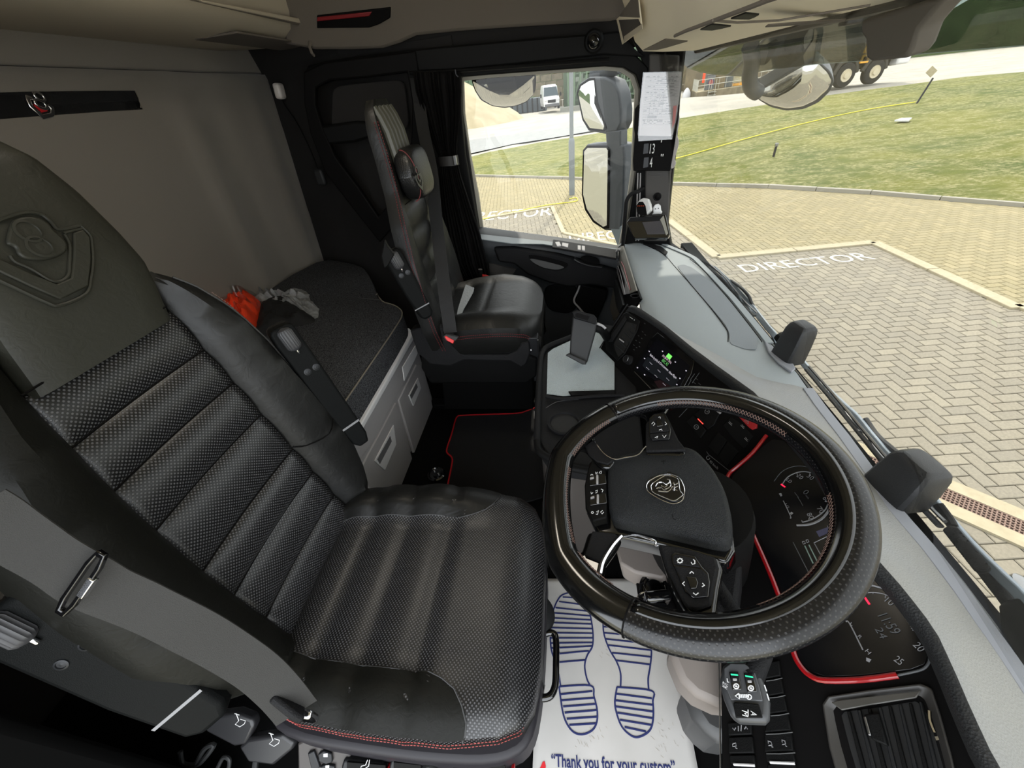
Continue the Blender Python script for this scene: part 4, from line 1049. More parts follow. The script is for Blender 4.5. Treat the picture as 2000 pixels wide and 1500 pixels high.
# spokes
SPF = Face(WC - WN * 0.016, WN)
def spoke(pts, m=wheel_leather, t=0.022, bev=0.008):
    return prism('spoke', [SPF.h(x, y) for x, y in pts], -WN * t, m, sw, bevel=bev, seg=3)
s1 = spoke([(1222, 797), (1255, 786), (1300, 778), (1325, 779), (1304, 795), (1298, 806), (1303, 826), (1322, 862), (1345, 886), (1330, 893), (1258, 890), (1262, 862), (1265, 825), (1258, 806), (1240, 802)])
s2 = spoke([(1112, 868), (1130, 845), (1155, 838), (1160, 858), (1182, 886), (1205, 899), (1190, 915), (1170, 912), (1152, 890), (1140, 874), (1128, 872)])
s3 = spoke([(1148, 1036), (1200, 1040), (1214, 1046), (1200, 1070), (1180, 1098), (1174, 1126), (1178, 1165), (1150, 1150), (1118, 1112), (1112, 1090), (1134, 1078)])
s4 = spoke([(1284, 1062), (1340, 1072), (1404, 1088), (1412, 1112), (1404, 1150), (1398, 1196), (1404, 1218), (1430, 1238), (1330, 1238), (1348, 1206), (1336, 1188), (1318, 1158), (1300, 1115)])
Fpoly(SPF, 'spoke_cover', [(1262, 832), (1282, 812), (1298, 808), (1308, 826), (1325, 862), (1342, 884), (1262, 886)], plastic_soft, s1, t=0.007, bevel=0.003)
Fpoly(SPF, 'spoke_cover', [(1286, 1066), (1340, 1074), (1398, 1092), (1404, 1112), (1396, 1150), (1390, 1186), (1360, 1196), (1340, 1190), (1322, 1155), (1302, 1112)], plastic_soft, s4, t=0.007, bevel=0.004)
Fpoly(SPF, 'spoke_cover', [(1143, 874), (1160, 862), (1184, 888), (1202, 900), (1188, 910), (1166, 904), (1150, 890)], plastic_soft, s2, t=0.005, bevel=0.002)
Fpoly(SPF, 'spoke_cover', [(1158, 1040), (1200, 1044), (1210, 1050), (1190, 1074), (1172, 1100), (1142, 1088)], plastic_soft, s3, t=0.005, bevel=0.002)
tube('trim_line', cat_rom(SPF.hs([(1160, 856), (1164, 866), (1180, 886), (1200, 897), (1220, 894), (1245, 889), (1258, 876), (1262, 872)], 0.006), 4), 0.0012, chrome, sw, n=6)
tube('trim_line', cat_rom(SPF.hs([(1214, 1046), (1196, 1066), (1178, 1096), (1172, 1120)], 0.006), 4), 0.0032, chrome, sw, n=6)  # chrome line drawn thick to stand in for white glare
tube('trim_line', cat_rom(SPF.hs([(1218, 1048), (1246, 1046), (1278, 1056), (1280, 1064), (1286, 1066)], 0.004), 4), 0.0016, chrome, sw, n=6)
# button pads
def pad(parts, parent):
    base = Fpoly(SPF, 'button_pad', parts[0], gloss, parent, t=0.004, off=0.007, bevel=0.001)
    for q in parts[1:]: Fpoly(SPF, 'button', q, plastic_soft, base, t=0.003, off=0.010, bevel=0.001)
    return base
def icon(pts, parent, F=SPF, off=0.0135, r=0.0006, m=white_ink, closed=False, sm=0): Fline(F, 'icon', pts, r, m, parent, off=off, closed=closed, n=5, sm=sm)
p1 = pad([[(1268, 820), (1278, 810), (1298, 811), (1308, 832), (1311, 842), (1308, 860), (1274, 863), (1268, 854)],
          [(1270, 822), (1279, 813), (1296, 814), (1305, 832), (1308, 841), (1304, 844), (1270, 847)], [(1270, 849), (1306, 846), (1306, 858), (1275, 861), (1270, 855)], ], s1)
Fpoly(SPF, 'centre_button', [(1281, 822), (1291, 821), (1296, 833), (1283, 835)], gloss, p1, t=0.003, off=0.012, bevel=0.001)
for q in ([(1273, 828), (1276, 824), (1279, 828), (1276, 831)], [(1286, 815), (1289, 814), (1290, 817)], [(1299, 824), (1302, 828), (1299, 830)], [(1287, 840), (1292, 838), (1293, 841)], [(1279, 855), (1285, 852), (1283, 856)], [(1294, 850), (1297, 855), (1301, 850)], [(1286, 825), (1290, 829), (1287, 831)]):
    icon(q, p1)
p4 = pad([[(1312, 1086), (1318, 1081), (1358, 1089), (1372, 1110), (1384, 1122), (1387, 1140), (1384, 1168), (1355, 1171), (1338, 1158), (1322, 1122), (1312, 1100)],
          [(1314, 1088), (1320, 1084), (1356, 1092), (1368, 1110), (1316, 1103)], [(1317, 1107), (1370, 1113), (1382, 1124), (1384, 1140), (1381, 1165), (1356, 1168), (1341, 1156), (1325, 1122)]], s4)
Fpoly(SPF, 'centre_button', [(1340, 1127), (1360, 1129), (1364, 1140), (1361, 1151), (1350, 1152), (1346, 1145)], gloss, p4, t=0.003, off=0.012, bevel=0.001)
for q in ([(1347, 1120), (1351, 1116), (1355, 1120)], [(1337, 1136), (1333, 1140), (1337, 1144)], [(1372, 1139), (1376, 1143), (1371, 1146)], [(1354, 1158), (1359, 1162), (1364, 1158)], [(1350, 1098), (1352, 1102), (1357, 1101), (1357, 1095), (1354, 1093)], [(1352, 1134), (1358, 1138), (1354, 1143)], [(1351, 1138), (1356, 1141)]):
    icon(q, p4, r=0.0007)
gr = [SPF.h(1328 + 4.4 * math.cos(k * math.pi / 6) , 1095 + 4.0 * math.sin(k * math.pi / 6), 0.0135) for k in range(12)]
tube('icon', gr, 0.0007, white_ink, p4, n=5, closed=True)
for k in range(8):
    a = k * math.pi / 4
    icon([(1328 + 4.4 * math.cos(a), 1095 + 4 * math.sin(a)), (1328 + 6.2 * math.cos(a), 1095 + 5.6 * math.sin(a))], p4, r=0.0006)
# left column of thumb switches beside the airbag
lpn = Fpoly(HB, 'switch_bank', [(1160, 910), (1178, 906), (1186, 912), (1189, 950), (1190, 1024), (1162, 1031), (1148, 1005), (1146, 960), (1152, 930)], plastic, sw, t=0.020, off=-0.014, bevel=0.003)
for yy in (934, 972):
    kx = 0 if yy < 950 else 1
    tr = Fpoly(HB, 'thumb_wheel', [(1151 + kx, yy + 4), (1154 + kx, yy - 3), (1183 + kx, yy - 8), (1185 + kx, yy + 12), (1152 + kx, yy + 17)], gloss, lpn, t=0.003, off=0.005, bevel=0.001)
    Fpoly(HB, 'wheel_ridge', [(1165 + kx, yy - 4), (1169 + kx, yy - 5), (1169 + kx, yy + 13), (1165 + kx, yy + 13)], grey_plastic, tr, t=0.004, off=0.008, bevel=0.001)
    Fpoly(HB, 'wheel_ridge', [(1153 + kx, yy + 0), (1160 + kx, yy - 2), (1160 + kx, yy + 1), (1153 + kx, yy + 3)], grey_plastic, tr, t=0.002, off=0.008)
for cx_, cy_ in ((1156, 928), (1157, 1001)):
    tube('icon', [HB.h(cx_ + 2.2 * math.cos(k), cy_ + 1.8 * math.sin(k), 0.0075) for k in [i * math.pi / 5 for i in range(10)]], 0.0005, white_ink, lpn, n=4, closed=True)
for q in ([(1163, 926), (1167, 922), (1166, 927), (1163, 922)], [(1173, 920), (1170, 924), (1174, 925), (1175, 920)], [(1154, 961), (1155, 965), (1158, 962)], [(1163, 959), (1167, 957), (1166, 962), (1163, 963)], [(1174, 955), (1178, 957), (1176, 961)], [(1165, 1000), (1169, 997), (1167, 1005), (1164, 1004)], [(1177, 997), (1173, 1000), (1176, 1004), (1179, 1000)]):
    icon(q, lpn, F=HB, off=0.0075, r=0.0006)

# steering column and shrouds below the wheel
colm = thing('steering_column', 'dark steering column with grey lower shroud and ignition barrel', 'steering column', (0.25, 0.4, 0.45))
ax_ = -WN
cb_ = WC - WN * 0.06
lathe('upper_shroud', [(0.085, 0.0), (0.088, 0.02), (0.085, 0.09), (0.08, 0.16)], cb_ + WU * 0.02, -WN, plastic, colm)
CS = Face((0.16, 0.40, 0.60), WN)
Fpoly(CS, 'side_shroud', [(1395, 1080), (1436, 1085), (1450, 1100), (1440, 1180), (1412, 1230), (1380, 1250), (1370, 1150)], plastic_soft, colm, t=-0.08, bevel=0.01)
lower = mat('shroud_grey_brown', (118, 110, 104), 0.55)
Fpoly(Face((0.2, 0.4, 0.54), (-0.2, 0, 1)), 'lower_shroud', [(1200, 1060), (1290, 1072), (1302, 1125), (1292, 1130), (1240, 1118), (1210, 1100)], lower, colm, t=-0.06, bevel=0.012)
Fpoly(Face((0.2, 0.4, 0.50), (-0.2, 0, 1)), 'ignition_housing', [(1238, 1113), (1292, 1120), (1308, 1150), (1330, 1200), (1290, 1210), (1255, 1195), (1245, 1160)], face_black, colm, t=-0.06, bevel=0.008)
igc = at(1277, 1150, 'z', 0.505)
lathe('ignition_barrel', [(0.026, 0), (0.026, 0.006), (0.022, 0.010), (0.020, 0.006), (0.017, 0.006), (0.015, 0.012), (0.001, 0.012)], igc, (-0.1, -0.45, 1), gloss, colm)
tube('barrel_ring', [igc + V((0, 0, 0.010)) + V((0.0185 * math.cos(q), 0.0185 * math.sin(q), -0.006 * math.sin(q))) for q in [2 * math.pi * k / 28 for k in range(28)]], 0.001, chrome, colm, n=5, closed=True)
ky = thing('ignition_key', 'black ignition key with a split ring and fobs hanging below the wheel', 'key', at(1275, 1175, 'z', 0.51))
kp = at(1281, 1163, 'z', 0.525)
box('key_head', at(1284, 1168, 'z', 0.525), (0.045, 0.018, 0.03), gloss, ky, rot=Matrix.Rotation(0.15, 3, 'Z'), bevel=0.006, seg=3)
Fpoly(Face(at(1280, 1186, 'z', 0.52), (-0.1, -0.4, 1)), 'key_bow', [(1258, 1178), (1272, 1172), (1302, 1178), (1300, 1188), (1280, 1192), (1260, 1184)], gloss, ky, t=0.008, bevel=0.003)
rc = at(1262, 1176, 'z', 0.52)
tube('split_ring', [rc + V((0.016 * math.cos(q), 0.012 * math.sin(q), 0.010 * math.sin(q))) for q in [2 * math.pi * k / 26 for k in range(26)]], 0.0012, chrome, ky, n=6, closed=True)
for dx, hh, c_m in ((0, 0.07, cloth_black), (12, 0.06, rubber), (22, 0.05, face_black)):
    pp = at(1252 + dx, 1190, 'z', 0.50)
    box('key_fob', pp + V((0, -0.005, -hh / 2 + 0.01)), (0.014, 0.012, hh), c_m, ky, bevel=0.004)
# big grey pedal-box column visible beyond the mat
fc = thing('column_foot_cover', 'grey and black rounded cover round the foot of the steering column', 'cover', (0.27, 0.22, 0.1))
cen = at(1392, 1335, 'z', 0.3)
pts_top = [at(x, y, 'z', 0.42) for x, y in ((1304, 1262), (1318, 1300), (1332, 1335), (1358, 1362), (1402, 1378), (1440, 1378), (1450, 1250))]
Fc = Face((0.2, 0.2, 0.42), (-0.1, -0.1, 1))
Fpoly(Fc, 'upper_cover', [(1303, 1260), (1312, 1288), (1330, 1330), (1360, 1360), (1404, 1380), (1460, 1385), (1460, 1250), (1380, 1240)], lower, fc, t=-0.10, bevel=0.012)
Fc2 = Face((0.2, 0.2, 0.30), (-0.1, -0.1, 1))
Fpoly(Fc2, 'lower_cover', [(1335, 1325), (1338, 1360), (1352, 1400), (1375, 1435), (1402, 1450), (1460, 1460), (1460, 1330)], mat('shroud_charcoal', (58, 58, 58), 0.5), fc, t=-0.22, bevel=0.02)

# gear / retarder stalk
SF = Face(at(1455, 1350, 'z', 0.665), (-0.30, -0.12, 1))
stk = thing('retarder_stalk', 'dark grey retarder stalk head with green marked switches', 'stalk', at(1455, 1350, 'z', 0.66))
tube('stalk_arm', [WC - WN * 0.07 + WV * -0.07, SF.h(1490, 1290, -0.01), SF.h(1465, 1320, -0.012)], [0.014, 0.012, 0.015], chrome if False else plastic_soft, stk, n=14)
hd = Fpoly(SF, 'stalk_head', [(1412, 1300), (1424, 1290), (1460, 1290), (1482, 1308), (1496, 1340), (1505, 1372), (1504, 1404), (1496, 1412), (1445, 1410), (1428, 1400), (1412, 1360), (1405, 1330)], mat('stalk_grey', (50, 51, 53), 0.45), stk, t=-0.030, bevel=0.008, seg=3)
Fpoly(SF, 'stalk_top', [(1414, 1306), (1426, 1296), (1455, 1297), (1474, 1312), (1484, 1345), (1490, 1370), (1428, 1368), (1416, 1340)], mat('stalk_top_grey', (62, 63, 65), 0.5), hd, t=0.002, bevel=0.001)
tm = mat('green_mark', (40, 190, 140), 0.5, emis=((40, 190, 140), 0.25))
for q, gq in (([(1424, 1313), (1443, 1314), (1449, 1348), (1431, 1349)], [(1427, 1316), (1441, 1317), (1442, 1320), (1428, 1319)]), ([(1452, 1315), (1471, 1318), (1479, 1352), (1460, 1354)], [(1455, 1319), (1470, 1321), (1471, 1324), (1456, 1322)])):
    b_ = Fpoly(SF, 'rocker_switch', q, gloss, hd, t=0.003, off=0.002, bevel=0.0008)
    Fpoly(SF, 'switch_mark', gq, tm, b_, t=0.0006, off=0.005)
    mx_ = sum(a for a, _ in q) / 4; my_ = sum(b for _, b in q) / 4
    Fpoly(SF, 'switch_slider', [(mx_ - 6, my_ - 6), (mx_ + 2, my_ - 6), (mx_ + 3, my_ - 1), (mx_ - 5, my_ - 1)], grey_plastic, b_, t=0.002, off=0.005, bevel=0.0006)
    tube('switch_icon', [SF.h(mx_ + 1 + 5 * math.cos(k), my_ + 9 + 4.6 * math.sin(k), 0.0055) for k in [i * math.pi / 6 for i in range(12)]], 0.0007, white_ink, b_, n=4, closed=True)
    Fline(SF, 'switch_icon', [(mx_ - 1, my_ + 9), (mx_ + 3, my_ + 9)], 0.0009, white_ink, b_, off=0.0055)
Fline(SF, 'switch_icon', [(1420, 1325), (1421, 1332), (1424, 1332)], 0.0006, white_ink, hd, off=0.003)
Ftext(SF, 'lettering', 'AUT', (1420, 1347), (1422, 1336), white_ink, hd, off=0.003, size=0.008)
for k in range(6):
    Fline(SF, 'arrow_icon', [(1444 + k * 3.4, 1356), (1445 + k * 3.4, 1363)], 0.0008, white_ink, hd, off=0.003)
Fline(SF, 'arrow_icon', [(1443, 1354), (1436, 1359), (1444, 1365), (1443, 1354)], 0.0007, white_ink, hd, off=0.003)
tube('arrow_icon', [SF.h(1463 + 4.5 * math.cos(k), 1361 + 4.5 * math.sin(k), 0.003) for k in [i * math.pi / 6 for i in range(12)]], 0.0007, white_ink, hd, n=4, closed=True)
Fpoly(SF, 'mode_button', [(1432, 1374), (1436, 1372), (1482, 1376), (1490, 1403), (1437, 1403)], plastic, hd, t=0.004, bevel=0.001)
Ftext(SF, 'lettering', 'A', (1466, 1388), (1466.5, 1397), white_ink, hd, off=0.0045, size=0.0085); Ftext(SF, 'lettering', 'M', (1449, 1387), (1449.5, 1397), white_ink, hd, off=0.0045, size=0.0085); Fline(SF, 'lettering', [(1461, 1386), (1461, 1399)], 0.0005, white_ink, hd, off=0.0045)
for q in ([(1493, 1338), (1497, 1350)], [(1498, 1355), (1502, 1368)]):
    Fline(SF, 'side_mark', q, 0.0007, white_ink, hd, off=-0.001)
# ================================================================== DASHBOARD
db = thing('dashboard', 'long black and grey dashboard below the windscreen', 'dashboard', (0.4, 0.9, 0.4))
HZ = 0.660
hood_px = [(1225, 588), (1262, 611), (1300, 637), (1350, 678), (1400, 715), (1470, 765), (1543, 838), (1600, 905), (1650, 985), (1700, 1080), (1762, 1150), (1824, 1230), (1861, 1310), (1895, 1390), (1937, 1480), (1985, 1560), (2060, 1700)]
out_px = [(1290, 474), (1307, 482), (1345, 498), (1360, 506), (1390, 536), (1435, 584), (1480, 638), (1516, 683), (1555, 725), (1605, 797), (1650, 854), (1699, 922), (1752, 1000), (1820, 1078), (1880, 1157), (1925, 1222), (1955, 1263), (2000, 1329), (2100, 1480), (2260, 1720)]
hoodP = [at(x, y, 'z', HZ) for x, y in hood_px]
outP = [at(x, y, 'z', 0.600) for x, y in out_px]
def tabY(P): return sorted([(p.y, p.x) for p in P])
HT_, OT_ = tabY(hoodP), tabY(outP)
def x_hood(y): return interp(HT_, y)
def x_out(y): return interp(OT_, y)
YH = hoodP[0].y
# passenger part: flat lower top
rows = []
for i in range(46):
    y = 1.985 - i * (1.985 - 0.70) / 45
    xi = 0.272; xo = x_out(y)
    if y < YH: xi = max(0.272, x_hood(y) + 0.02)
    r = []
    for j in range(13):
        t = j / 12; x = xi + (xo - xi) * t
        z = 0.598 + 0.008 * math.sin(math.pi * t) - 0.012 * max(0, (0.08 - t) / 0.08) ** 2
        r.append(V((x, y, z)))
    r = [V((xi + 0.002, y, 0.575))] + r + [V((xo + 0.002, y, 0.57))]
    rows.append(r)
grid('dash_top', rows, dash_flat, db, uv=False)
# driver hood: rises to the leather edge, runs down to the windscreen
rows = []; band_rows = []
ys_ = [YH + 0.012, YH] + [YH - (YH + 0.06) * i / 60 for i in range(1, 61)]
for y in ys_:
    xi = x_hood(min(y, YH)); xo = x_out(y); k = min(1, max(0, (YH - y) / 0.03)) ** 0.5
    # ridge where the hood meets the flat inlay
    xr = interp([(0.0, xo), (0.80, xo), (0.85, 0.50), (0.95, 0.44), (1.08, 0.345), (1.206, 0.262), (1.3, 0.25)], y)
    if y < 0.80: xr = xo
    r = []
    for j in range(15):
        t = j / 14; x = xi + (xr - xi) * t
        z = 0.602 + (HZ - 0.602) * (1 - t) ** 1.35 * (0.35 + 0.65 * k)
        z += 0.003 * math.sin(math.pi * min(1, t * 3)) 
        r.append(V((x, y, z)))
    if y < 0.80: pass
    r.append(V((xr + 0.001, y, 0.590)))
    rows.append(r)
    e = r[0]
    band_rows.append([e + V((0.0015, 0, 0.0005)), e + V((-0.003, 0, -0.001)), e + V((-0.007, 0, -0.006)), e + V((-0.007, 0, -0.014)), e + V((-0.001, 0, -0.030))])
grid('hood_top', rows, dash_m, db, uv=False)
# leather band wraps the hood edge where it faces the driver
grid('hood_edge_band', band_rows, dash_band, db, uv=False)
# light trim strip along the windscreen and the dark gap behind it
ytr = [0.80 - 0.02 * i for i in range(43)]
band('windscreen_trim', [V((x_out(y) - 0.006, y, 0.6035)) for y in [1.95 - 0.02 * k for k in range(48)]], (1, 0, 0), 0.010, 0.004, dash_flat, db)
band('windscreen_trim', [V((x_out(y) - 0.004, y, 0.6035)) for y in ytr], (1, 0, 0), 0.011, 0.005, dash_edge, db, bevel=0.001)
for q in ([(1252, 475), (1285, 490), (1302, 502), (1315, 517), (1353, 560), (1390, 604), (1417, 640), (1422, 652), (1422, 668)], [(1347, 506), (1372, 526), (1420, 580), (1479, 655), (1487, 668)]):
    tube('dash_seam', cat_rom([at(x, y, 'z', 0.6062) for x, y in q], 4), 0.0012, face_black, db, n=5)
Fd = Face((0, 0, 0.606), (0, 0, 1))
Fpoly(Fd, 'speaker_inlay', [(1322, 520), (1335, 517), (1352, 523), (1400, 560), (1438, 606), (1480, 660), (1478, 683), (1455, 682), (1426, 672), (1424, 650), (1416, 634), (1388, 600), (1350, 556)], mat('dash_inlay_dark', (126, 132, 137), 0.75, bump=(900, 0.4, 'noise')), db, t=0.0012, off=0.0, k=0.12)
Fpoly(Fd, 'vent_inlay', [(1262, 473), (1292, 483), (1304, 493), (1300, 500), (1284, 488), (1255, 477)], plastic_soft, db, t=0.003)
Fpoly(Face((0, 0, 0.603), (0, 0, 1)), 'cable_cover', [(1492, 668), (1510, 682), (1540, 700), (1553, 722), (1545, 730), (1520, 712), (1500, 690)], dash_edge, db, t=0.006, bevel=0.002)
# glass edge: black frit and dotted band, wiper cowl
ygl = [2.0 - 0.05 * k for k in range(46)]
fb0 = grid('glass_edge_band', [[V((x_out(y) + 0.006, y, 0.595)), V((x_out(y) + 0.014, y, 0.580)), V((x_out(y) + 0.026, y, 0.575))] for y in ygl], frit, db, uv=False, solid=0.002)
grid('glass_dotted_band', [[V((x_out(y) + 0.026, y, 0.575)), V((x_out(y) + 0.034 + 0.004 * math.sin(y * 5), y, 0.572))] for y in ygl], frit_dot, db, uv=False, solid=0.002)
# body of the dash below the top
box('dash_body', (0.50, 1.58, 0.30), (0.20, 0.80, 0.52), mat('dash_lower_brown', (74, 70, 64), 0.7), db, bevel=0.02)
box('front_bulkhead', (0.60, 0.9, 0.28), (0.05, 2.2, 0.58), floor_m, db)
PF = Face((0.268, 1.6, 0.58), (-1, 0, 0.08))
Fpoly(PF, 'passenger_panel', [(1211, 478), (1251, 584), (1242, 598), (1222, 620), (1200, 560), (1194, 520), (1198, 496)], plastic, db, t=-0.008, bevel=0.002)
Fpoly(PF, 'upper_shelf', [(1214, 482), (1219, 480), (1246, 568), (1233, 574), (1229, 560), (1212, 512)], mat('shelf_grey', (132, 129, 120), 0.6), db, t=0.006, bevel=0.002)
Fpoly(PF, 'panel_inset', [(1206, 514), (1212, 510), (1231, 562), (1230, 574), (1221, 576), (1216, 560), (1207, 530)], grey_plastic, db, t=0.008, bevel=0.002)
Fpoly(PF, 'inset_window', [(1210, 520), (1214, 518), (1224, 550), (1224, 562), (1219, 556), (1212, 534)], face_black, db, t=0.009)
Fline(PF, 'red_line', [(1213, 511), (1218, 520), (1231, 566)], 0.0016, red_m, db, off=0.010)
Fline(PF, 'chrome_line', [(1207, 520), (1212, 535), (1221, 575)], 0.0014, grey_lt, db, off=0.010)
tube('end_grip', cat_rom(PF.hs([(1210, 486), (1201, 496), (1198, 510), (1198, 524)], 0.02), 4), 0.006, grey_plastic, db, n=8)
Fpoly(PF, 'lower_flap', [(1198, 532), (1204, 534), (1222, 596), (1214, 612), (1208, 598)], mat('flap_dark', (44, 46, 48), 0.5), db, t=0.012, bevel=0.003)
Fpoly(PF, 'lower_side', [(1196, 548), (1206, 596), (1212, 612), (1200, 628), (1192, 600)], mat('flap_beige', (104, 100, 92), 0.6), db, t=0.004)
Fpoly(Face((0.36, 1.3, 0.4), (-1, 0, 0.08)), 'footwell_side', [(1160, 560), (1196, 556), (1216, 640), (1190, 680), (1168, 660), (1150, 620)], mat('footwell_brown', (56, 52, 46), 0.8), db, t=0.02)
hole = PF.h(1240, 577, 0.0)
lathe('cup_recess', [(0.018, 0), (0.018, 0.004), (0.015, 0.004), (0.013, 0.0), (0.001, 0.0)], at(1240, 580, 'z', 0.600) + V((0.0, 0, 0.002)), (0, 0, 1), plastic, db, n=20)

# ------------------------------------------------ centre stack
ST = Face(hoodP[0] + V((0.004, 0, -0.022)), (-0.752, -0.325, 0.574))
cs_ = thing('centre_stack', 'black centre panel with screen, air vent, knobs and buttons angled to the driver', 'control panel', (0.3, 0.95, 0.4))
stp = [(1224, 596), (1180, 665), (1143, 735), (1141, 750), (1158, 800), (1185, 850), (1230, 900), (1300, 960), (1420, 1010), (1418, 945), (1440, 912), (1495, 852), (1560, 862), (1520, 820), (1470, 778), (1400, 728), (1350, 692), (1300, 650), (1262, 622)]
Fpoly(ST, 'panel', stp, face_black, cs_, t=-0.06, bevel=0.004)
Fline(ST, 'panel_edge', [(1226, 594), (1182, 662), (1160, 700)], 0.0022, gun, cs_, off=0.001, sm=3)
Fline(ST, 'panel_edge', [(1160, 700), (1143, 733), (1141, 748), (1156, 795), (1175, 835)], 0.003, plastic_soft, cs_, off=0.001, sm=3)
# left air vent
vt = Fpoly(ST, 'air_vent', [(1184, 670), (1220, 612), (1228, 610), (1252, 626), (1246, 648), (1222, 692), (1208, 706), (1196, 694), (1186, 686)], plastic, cs_, t=0.006, bevel=0.003)
Fpoly(ST, 'vent_opening', [(1199, 672), (1224, 628), (1244, 634), (1240, 652), (1218, 688), (1208, 698), (1202, 684)], mat('vent_black', (6, 6, 6), 0.7), vt, t=0.001, off=0.0062)
for k in range(6):
    a = (1203 + k * 6.0, 674 - k * 8.2); b = (1219 + k * 4.2, 689 - k * 9.6)
    Fline(ST, 'vent_slat', [a, b], 0.0016, gun, vt, off=0.009)
Fpoly(ST, 'vent_bezel', [(1188, 666), (1222, 618), (1225, 624), (1196, 668), (1189, 668)], plastic_soft, vt, t=0.004, off=0.006, bevel=0.001)
Fline(ST, 'vent_tab', [(1210, 662), (1218, 668)], 0.0022, grey_plastic, vt, off=0.014)
Fline(ST, 'vent_marker', [(1230, 619), (1236, 623)], 0.0008, white_ink, vt, off=0.008)
lathe('vent_marker', [(0.0015, 0), (0.001, 0.001)], ST.h(1239, 625, 0.007), ST.n, white_ink, vt, n=10)
def knob(c, r, F, parent, icon_=False):
    o = F.h(*c)
    k = lathe('rotary_knob', [(r * 1.25, 0), (r * 1.25, 0.004), (r * 1.08, 0.006), (r, 0.018), (r * 0.92, 0.020), (r * 0.7, 0.0195), (0.001, 0.0195)], o, F.n, plastic_soft, parent)
    u = F.n.orthogonal().normalized(); v = F.n.cross(u)
    tube('knob_ring', [o + F.n * 0.0195 + u * (r * 0.86 * math.cos(q)) + v * (r * 0.86 * math.sin(q)) for q in [2 * math.pi * i / 30 for i in range(30)]], 0.0008, chrome, k, n=5, closed=True)
    return k
knob((1230, 704), 0.0125, ST, cs_)
knob((1205, 755), 0.0125, ST, cs_)
# screen
iu = Fpoly(ST, 'infotainment_unit', [(1272, 662), (1286, 650), (1358, 706), (1352, 730), (1322, 785), (1300, 775), (1240, 722)], gloss, cs_, t=0.004, bevel=0.001)
Fpoly(ST, 'screen', [(1278, 668), (1284, 662), (1347, 714), (1344, 724), (1322, 768), (1243, 721), (1246, 714)], screen_m, iu, t=0.001, off=0.004)
Fpoly(ST, 'screen_tile', [(1264, 697), (1285, 705), (1325, 742), (1316, 758), (1262, 722), (1255, 714)], mat('screen_tile', (26, 30, 36), 0.3), iu, t=0.0004, off=0.005)
Fpoly(ST, 'screen_glow', [(1278, 745), (1290, 742), (1318, 760), (1310, 772), (1290, 764)], mat('screen_redglow', (40, 22, 26), 0.3), iu, t=0.0005, off=0.0048)
gm = mat('screen_green', (96, 205, 80), 0.4, emis=((96, 205, 80), 0.5)); gm2 = mat('screen_text_green', (80, 150, 80), 0.4, emis=((80, 150, 80), 0.3))
wm_ = mat('screen_text', (185, 180, 190), 0.4, emis=((185, 180, 190), 0.3)); pk_ = mat('screen_text_pink', (190, 165, 178), 0.4, emis=((190, 165, 178), 0.25))
Fpoly(ST, 'screen_icon', [(1306, 690), (1313, 696), (1308, 703), (1301, 696)], gm, iu, t=0.0006, off=0.005)
Ftext(ST, 'screen_text', 'FM 88-91 MHz', (1293, 696), (1310, 711), pk_, iu, off=0.0056, size=0.0095)
Ftext(ST, 'screen_text', 'BBC R2', (1292, 705), (1303, 715), gm2, iu, off=0.0056, size=0.012)
Ftext(ST, 'screen_text', 'Radio by Jacky & Chris Lemmon', (1269, 694), (1304, 725), wm_, iu, off=0.0056, size=0.009)
Ftext(ST, 'screen_text', 'Now Playin', (1306, 728), (1320, 740), wm_, iu, off=0.0056, size=0.009)
for x, y in ((1268, 686), (1294, 686), (1319, 707), (1340, 724), (1328, 739), (1259, 700), (1245, 718), (1259, 732), (1322, 751)):
    Fpoly(ST, 'screen_icon', [(x - 1.2, y - 1.2), (x + 1.2, y - 0.6), (x + 1.2, y + 1.2), (x - 0.6, y + 1.2)], wm_, iu, t=0.0004, off=0.0052)
for x, y in ((1271, 709), (1265, 719), (1287, 724), (1281, 734), (1304, 740), (1297, 750)):
    for k in range(3): Fpoly(ST, 'screen_dash', [(x + k * 2 - 2, y + k * 2 - 2), (x + k * 2 - 1, y + k * 2 - 1.4), (x + k * 2 - 1.4, y + k * 2 - 0.6), (x + k * 2 - 2.4, y + k * 2 - 1.4)], wm_, iu, t=0.0003, off=0.0056)
Fline(ST, 'chrome_rule', [(1239, 726), (1271, 759)], 0.0009, steel, cs_, off=0.001)
for x, y in ((1247, 656), (1253, 661), (1255, 648), (1242, 665), (1249, 669), (1243, 679), (1249, 677), (1238, 674), (1294, 665), (1335, 698), (1259, 632), (1260, 654), (1238, 683)):
    Fpoly(ST, 'key_print', [(x - 1.5, y - 1), (x, y - 1), (x + 2, y + 1), (x + 0.5, y + 1)], dim_ink, cs_, t=0.0005)
for q in ([(1348, 742), (1357, 730)], [(1352, 748), (1366, 728)], [(1340, 760), (1350, 742)]): Fline(ST, 'key_gap', q, 0.0009, dim_ink, cs_)
for x, y in ((1358, 738), (1354, 746), (1364, 748)): Fline(ST, 'key_print', [(x, y), (x + 5, y + 4)], 0.0007, dim_ink, cs_)
